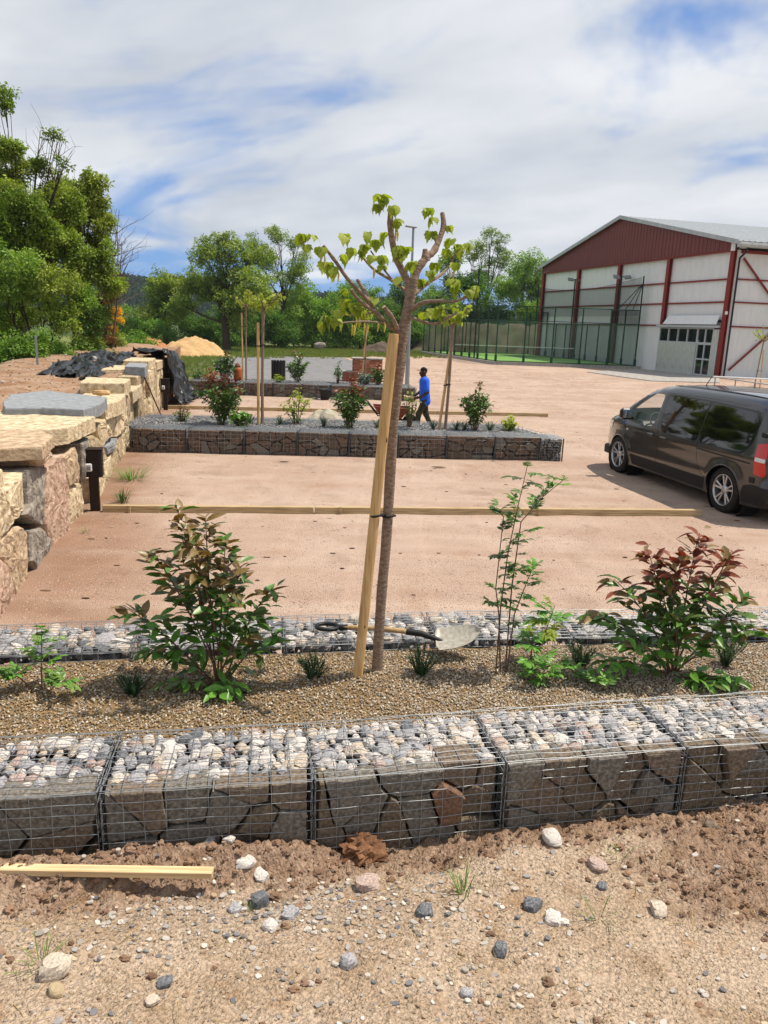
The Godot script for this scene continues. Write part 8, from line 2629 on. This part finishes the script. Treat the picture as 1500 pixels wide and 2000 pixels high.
# a crumpled plastic sheet; f gives its resting surface for (u, v) in 0..1
func crumple(called: String, label: String, nu: int, nv: int, amp: float, sd: int, f: Callable) -> void:
	var g := Geo.new()
	var n := FastNoiseLite.new()
	n.seed = sd
	n.frequency = 1.0
	n.fractal_type = FastNoiseLite.FRACTAL_RIDGED
	n.fractal_octaves = 2
	for j in nv + 1:
		for i in nu + 1:
			var u := float(i) / nu
			var v := float(j) / nv
			var p: Vector3 = f.call(u, v)
			var a := n.get_noise_2d(u * 3.2, v * 2.4) * amp
			p += Vector3(n.get_noise_2d(u * 4.0 + 20.0, v * 3.0) * amp * 0.8, maxf(-0.02, a), n.get_noise_2d(u * 4.0, v * 3.0 + 30.0) * amp * 0.8)
			g.p(p)
	for j in nv:
		for i in nu:
			var a := j * (nu + 1) + i
			g.q(a, a + nu + 1, a + nu + 2, a + 1)
	tag(part(called, g.mesh(), M.tarpaulin, self), label, "tarpaulin")

func odds_and_ends() -> void:
	heap("sand_heap", "brown heap of earth, left one of the two heaps before the oaks", "heap", Vector3(-15.6, 0, -51.5), 2.2, 2.2, 1.2, "sand_brown", 3)
	heap("sand_heap", "orange sand heap, right one of the two heaps before the oaks", "heap", Vector3(-13.9, 0, -55.0), 3.5, 2.8, 1.22, "sand_orange", 8)
	heap("gravel_heap", "small pale gravel heap behind the middle planter", "heap", Vector3(-1.45, 0, -19.0), 0.95, 0.8, 0.48, "pale_gravel", 12)
	heap("rubble_heap", "low dark heap under the far trees left of the lamp post", "heap", Vector3(-0.9, 0, -74.5), 2.4, 1.2, 1.0, "face_far_brown", 15)
	tag(part("boulder", make_rock(933, 9, 14, 12, 0.3, 0.8), M.wall_grey, self, Transform3D(Basis(Vector3.UP, 0.4).scaled(Vector3(1.3, 1.1, 1.1)), Vector3(-6.75, 0.42, -75.5))), "grey boulder in the grass before the far trees", "boulder")
	barbecue()
	crumple("tarpaulin", "crumpled black tarpaulin heaped on the terrace behind the wall", 110, 60, 0.15, 41, func(u: float, v: float) -> Vector3:
		var z := lerpf(-16.3, -23.5, u)
		var w := lerpf(0.55, 1.75, v)
		return Vector3(wall_x(z) - 0.3 - w, terrace_y(w, z) + 0.0 + 0.06 * sin(v * PI) * u, z))
	crumple("tarpaulin", "black tarpaulin draped over the far end of the boulder wall", 70, 60, 0.17, 43, func(u: float, v: float) -> Vector3:
		var z := lerpf(-22.3, -26.0, u)
		var out := lerpf(-0.8, 0.1, minf(v * 2.5, 1.0)) + 0.75 * maxf(0.0, v - 0.4) * (1.0 + u * 0.9)
		var y := 1.47 * (1.0 - smoothstep(0.38, 0.92, v)) + 0.06
		return Vector3(wall_x(z) + out, y * (1.0 - 0.15 * u), z + 0.25 * v))
	# bottle, bin, pots
	var g := Geo.new()
	var t := thing("gas_bottle", "orange-brown gas bottle at the left end of the far planter", "gas bottle", Vector3(-5.42, 0.42, -27.95))
	g.lathe(PackedVector2Array([Vector2(0.0, 0.0), Vector2(0.14, 0.0), Vector2(0.15, 0.03), Vector2(0.15, 0.36), Vector2(0.12, 0.45), Vector2(0.04, 0.48)]), 18)
	part("cylinder", g.mesh(), M.bottle_orange, t)
	g = Geo.new()
	g.lathe(PackedVector2Array([Vector2(0.10, 0.44), Vector2(0.11, 0.5), Vector2(0.09, 0.54), Vector2(0.04, 0.6), Vector2(0.0, 0.61)]), 14)
	part("collar", g.mesh(), M.bottle_brown, t)
	t = thing("litter_bin", "dark slatted litter bin behind the slim young tree", "litter bin", Vector3(-4.42, 0.0, -31.2))
	g = Geo.new()
	g.lathe(PackedVector2Array([Vector2(0.0, 0.1), Vector2(0.22, 0.1), Vector2(0.23, 0.95), Vector2(0.2, 0.95)]), 16)
	part("liner", g.mesh(), M.black_plastic, t)
	for k in 14:
		g = Geo.new()
		var a := TAU * k / 14.0
		g.box(Vector3(cos(a) * 0.27, 0.55, sin(a) * 0.27), Vector3(0.02, 0.95, 0.07), Basis(Vector3.UP, -a), 0.004)
		part("slat", g.mesh(), M.steel_dark, t)
	for q in [["black plant pot standing before the far planter", Vector3(-2.14, 0, -26.2), 0.19, 0.34]]:
		t = thing("plant_pot", q[0], "plant pot", q[1])
		g = Geo.new()
		g.lathe(PackedVector2Array([Vector2(0.0, 0.0), Vector2(0.14, 0.0), Vector2(0.18, 0.3), Vector2(0.2, 0.3), Vector2(0.2, 0.35), Vector2(0.17, 0.35), Vector2(0.165, 0.28), Vector2(0.0, 0.28)]), 18)
		part("pot", g.mesh(), M.black_plastic, t)
		g = Geo.new()
		g.lathe(PackedVector2Array([Vector2(0.17, 0.30), Vector2(0.1, 0.33), Vector2(0.0, 0.34)]), 14)
		part("soil", g.mesh(), M.clod, t)
	for q in [[-2.45, -26.15, 61, "left of the black plant pot"], [-1.85, -26.2, 62, "right of the black plant pot"]]:
		tag(part("stone", make_rock(q[2], 7, 10, 10, 0.3, 0.6), M.rock_slate, self, Transform3D(Basis().scaled(Vector3(0.24, 0.16, 0.2)), Vector3(q[0], 0.05, q[1]))), "dark stone lying " + q[3], "stone")
	# steel post at the terrace edge
	g = Geo.new()
	g.box(Vector3(0, 0.45, 0), Vector3(0.05, 1.0, 0.05), Basis(), 0.005)
	tag(part("fence_post", g.mesh(), M.galvanised, self, Transform3D(Basis(Vector3.UP, 0.4), Vector3(-8.25, 1.05, -18.3))), "short grey metal post on the edge of the terrace before the shrubs", "post")
	# handrail by the hall
	t = thing("handrail", "low white metal handrail between the van and the hall", "handrail", Vector3(14.6, 0, -35.2))
	g = Geo.new()
	g.rod(Vector3(0, 0.78, 0), Vector3(4.4, 0.80, 1.6), 0.035, 8)
	part("top_rail", g.mesh(), M.clad_white, t)
	g = Geo.new()
	g.rod(Vector3(0, 0.78, 0), Vector3(3.4, 0.42, -1.0), 0.03, 8)
	part("lower_rail", g.mesh(), M.galvanised, t)
	for k in 4:
		g = Geo.new()
		var f := k / 3.0
		g.rod(Vector3(0.1 + 3.2 * f, 0.0, -0.95 * f), Vector3(0.1 + 3.2 * f, 0.77 - 0.34 * f, -0.95 * f), 0.03, 8)
		part("post", g.mesh(), M.galvanised, t)
	shovel()
	grey_patch()
	var xs: Array[Transform3D] = []
	var cs := PackedColorArray()
	for i in 260:
		var x := rf(-3.4, 6.0)
		var z := -5.8 - 16.0 * pow(rng.randf(), 1.3)
		if x < wall_x(z) + 0.1: continue
		var s := rf(0.012, 0.04)
		xs.append(Transform3D(Basis(Vector3.UP, rf(0, TAU)).scaled(Vector3(s * rf(1.0, 3.0), s * 0.4, s)), Vector3(x, lay(x, z) + 0.006, z)))
		cs.append(pick([Color(0.06, 0.035, 0.025), Color(0.2, 0.12, 0.07), Color(0.45, 0.38, 0.3), Color(0.12, 0.08, 0.06)]))
	var o := scatter("litter", pebbles[4], M.pebble, self, xs, cs)
	tag(o, "scattered wood chips, dead leaves and pebbles on the pink court", "litter", "", "stuff")
	for q in [["dark wood chip lying before the middle planter at right", Vector3(0.98, 0.02, -13.9), 0.34, 0.06, 0.5], ["dark curled bark scraps before the middle planter at left", Vector3(-1.87, 0.02, -13.9), 0.22, 0.05, 0.2]]:
		tag(part("bark_scrap", make_rock(int(q[2] * 1000), 6, 10, 10, 0.1, 0.5), M.bark_dark, self, Transform3D(Basis(Vector3.UP, -q[4]).scaled(Vector3(q[2], 0.04, q[3])), q[1])), q[0], "bark")

func grey_patch() -> void:
	var pl := PackedVector2Array()
	var ctr := [[-6.7, -31.5], [-10.2, -37.0], [-11.6, -47.0], [-11.6, -54.5], [-8.2, -58.5], [-3.6, -60.5], [-2.3, -55.0], [-1.9, -44.0], [-1.5, -36.5], [-1.9, -32.0]]
	for i in ctr.size():
		var a := Vector2(ctr[i][0], -ctr[i][1])
		var b := Vector2(ctr[(i + 1) % ctr.size()][0], -ctr[(i + 1) % ctr.size()][1])
		for k in 10:
			var q := a.lerp(b, k / 10.0)
			pl.append(q + Vector2(noise.get_noise_2d(q.x * 0.25, q.y * 0.25), noise.get_noise_2d(q.y * 0.25, q.x * 0.25)) * 0.6)
	var g := Geo.new()
	g.prism(pl, 0.03, Transform3D(Basis.from_euler(Vector3(-PI / 2, 0, 0)), Vector3(0, 0.022, 0)))
	struct("grey_gravel_patch", g.mesh(), M.grey_grit)

func shovel() -> void:
	var t := thing("shovel", "shovel with a wooden handle lying across the rear gabions, blade to the right", "shovel", Vector3(-0.32, 0.49, -4.92), 0.0)
	var d := Vector3(0.80, 0.0, 0.03)
	var g := Geo.new()
	g.tube(PackedVector3Array([Vector3(0.06, 0.0, 0.0), Vector3(0.3, 0.006, 0.01), Vector3(0.56, -0.008, 0.03)]), PackedFloat32Array([0.017, 0.018, 0.018]), 10)
	part("handle", g.mesh(), M.stake_grey, t)
	g = Geo.new()
	var ring := PackedVector3Array()
	for k in 15:
		var a := TAU * k / 14.0
		ring.append(Vector3(-0.04 + 0.075 * cos(a), 0.0, 0.055 * sin(a)))
	g.tube(ring, PackedFloat32Array([0.014]), 6, false)
	g.rod(Vector3(0.03, 0, 0), Vector3(0.10, 0, 0), 0.02)
	part("grip", g.mesh(), M.black_plastic, t)
	g = Geo.new()
	g.tube(PackedVector3Array([Vector3(0.50, -0.006, 0.025), Vector3(0.60, -0.012, 0.035), Vector3(0.70, -0.035, 0.06), Vector3(0.76, -0.05, 0.085)]), PackedFloat32Array([0.022, 0.021, 0.017, 0.012]), 10)
	part("socket", g.mesh(), M.black_plastic, t)
	# dished blade: rounded shoulders, pointed tip
	g = Geo.new()
	var nu := 14
	var nv := 10
	for side in 2:
		var s0 := g.v.size()
		for i in nu + 1:
			var u := float(i) / nu
			var w := 0.115 * minf(1.0, sqrt(u * 12.0 + 0.35)) * (1.0 if u < 0.45 else sqrt(maxf(0.0, 1.0 - pow((u - 0.45) / 0.56, 2.0))) * 0.97 + 0.0)
			for k in nv + 1:
				var v := 2.0 * k / nv - 1.0
				g.p(Vector3(u * 0.30, (0.035 * v * v * (1.0 - u * 0.4)) + 0.05 * u * u - 0.004 * side, v * w))
		for i in nu:
			for k in nv:
				var a := s0 + i * (nv + 1) + k
				if side == 0: g.q(a, a + nv + 1, a + nv + 2, a + 1)
				else: g.q(a, a + 1, a + nv + 2, a + nv + 1)
	part("blade", g.mesh(), M.blade_steel, t, Transform3D(Basis.from_euler(Vector3(0.28, 0.02, 0.17)), Vector3(0.70, -0.05, 0.10)))
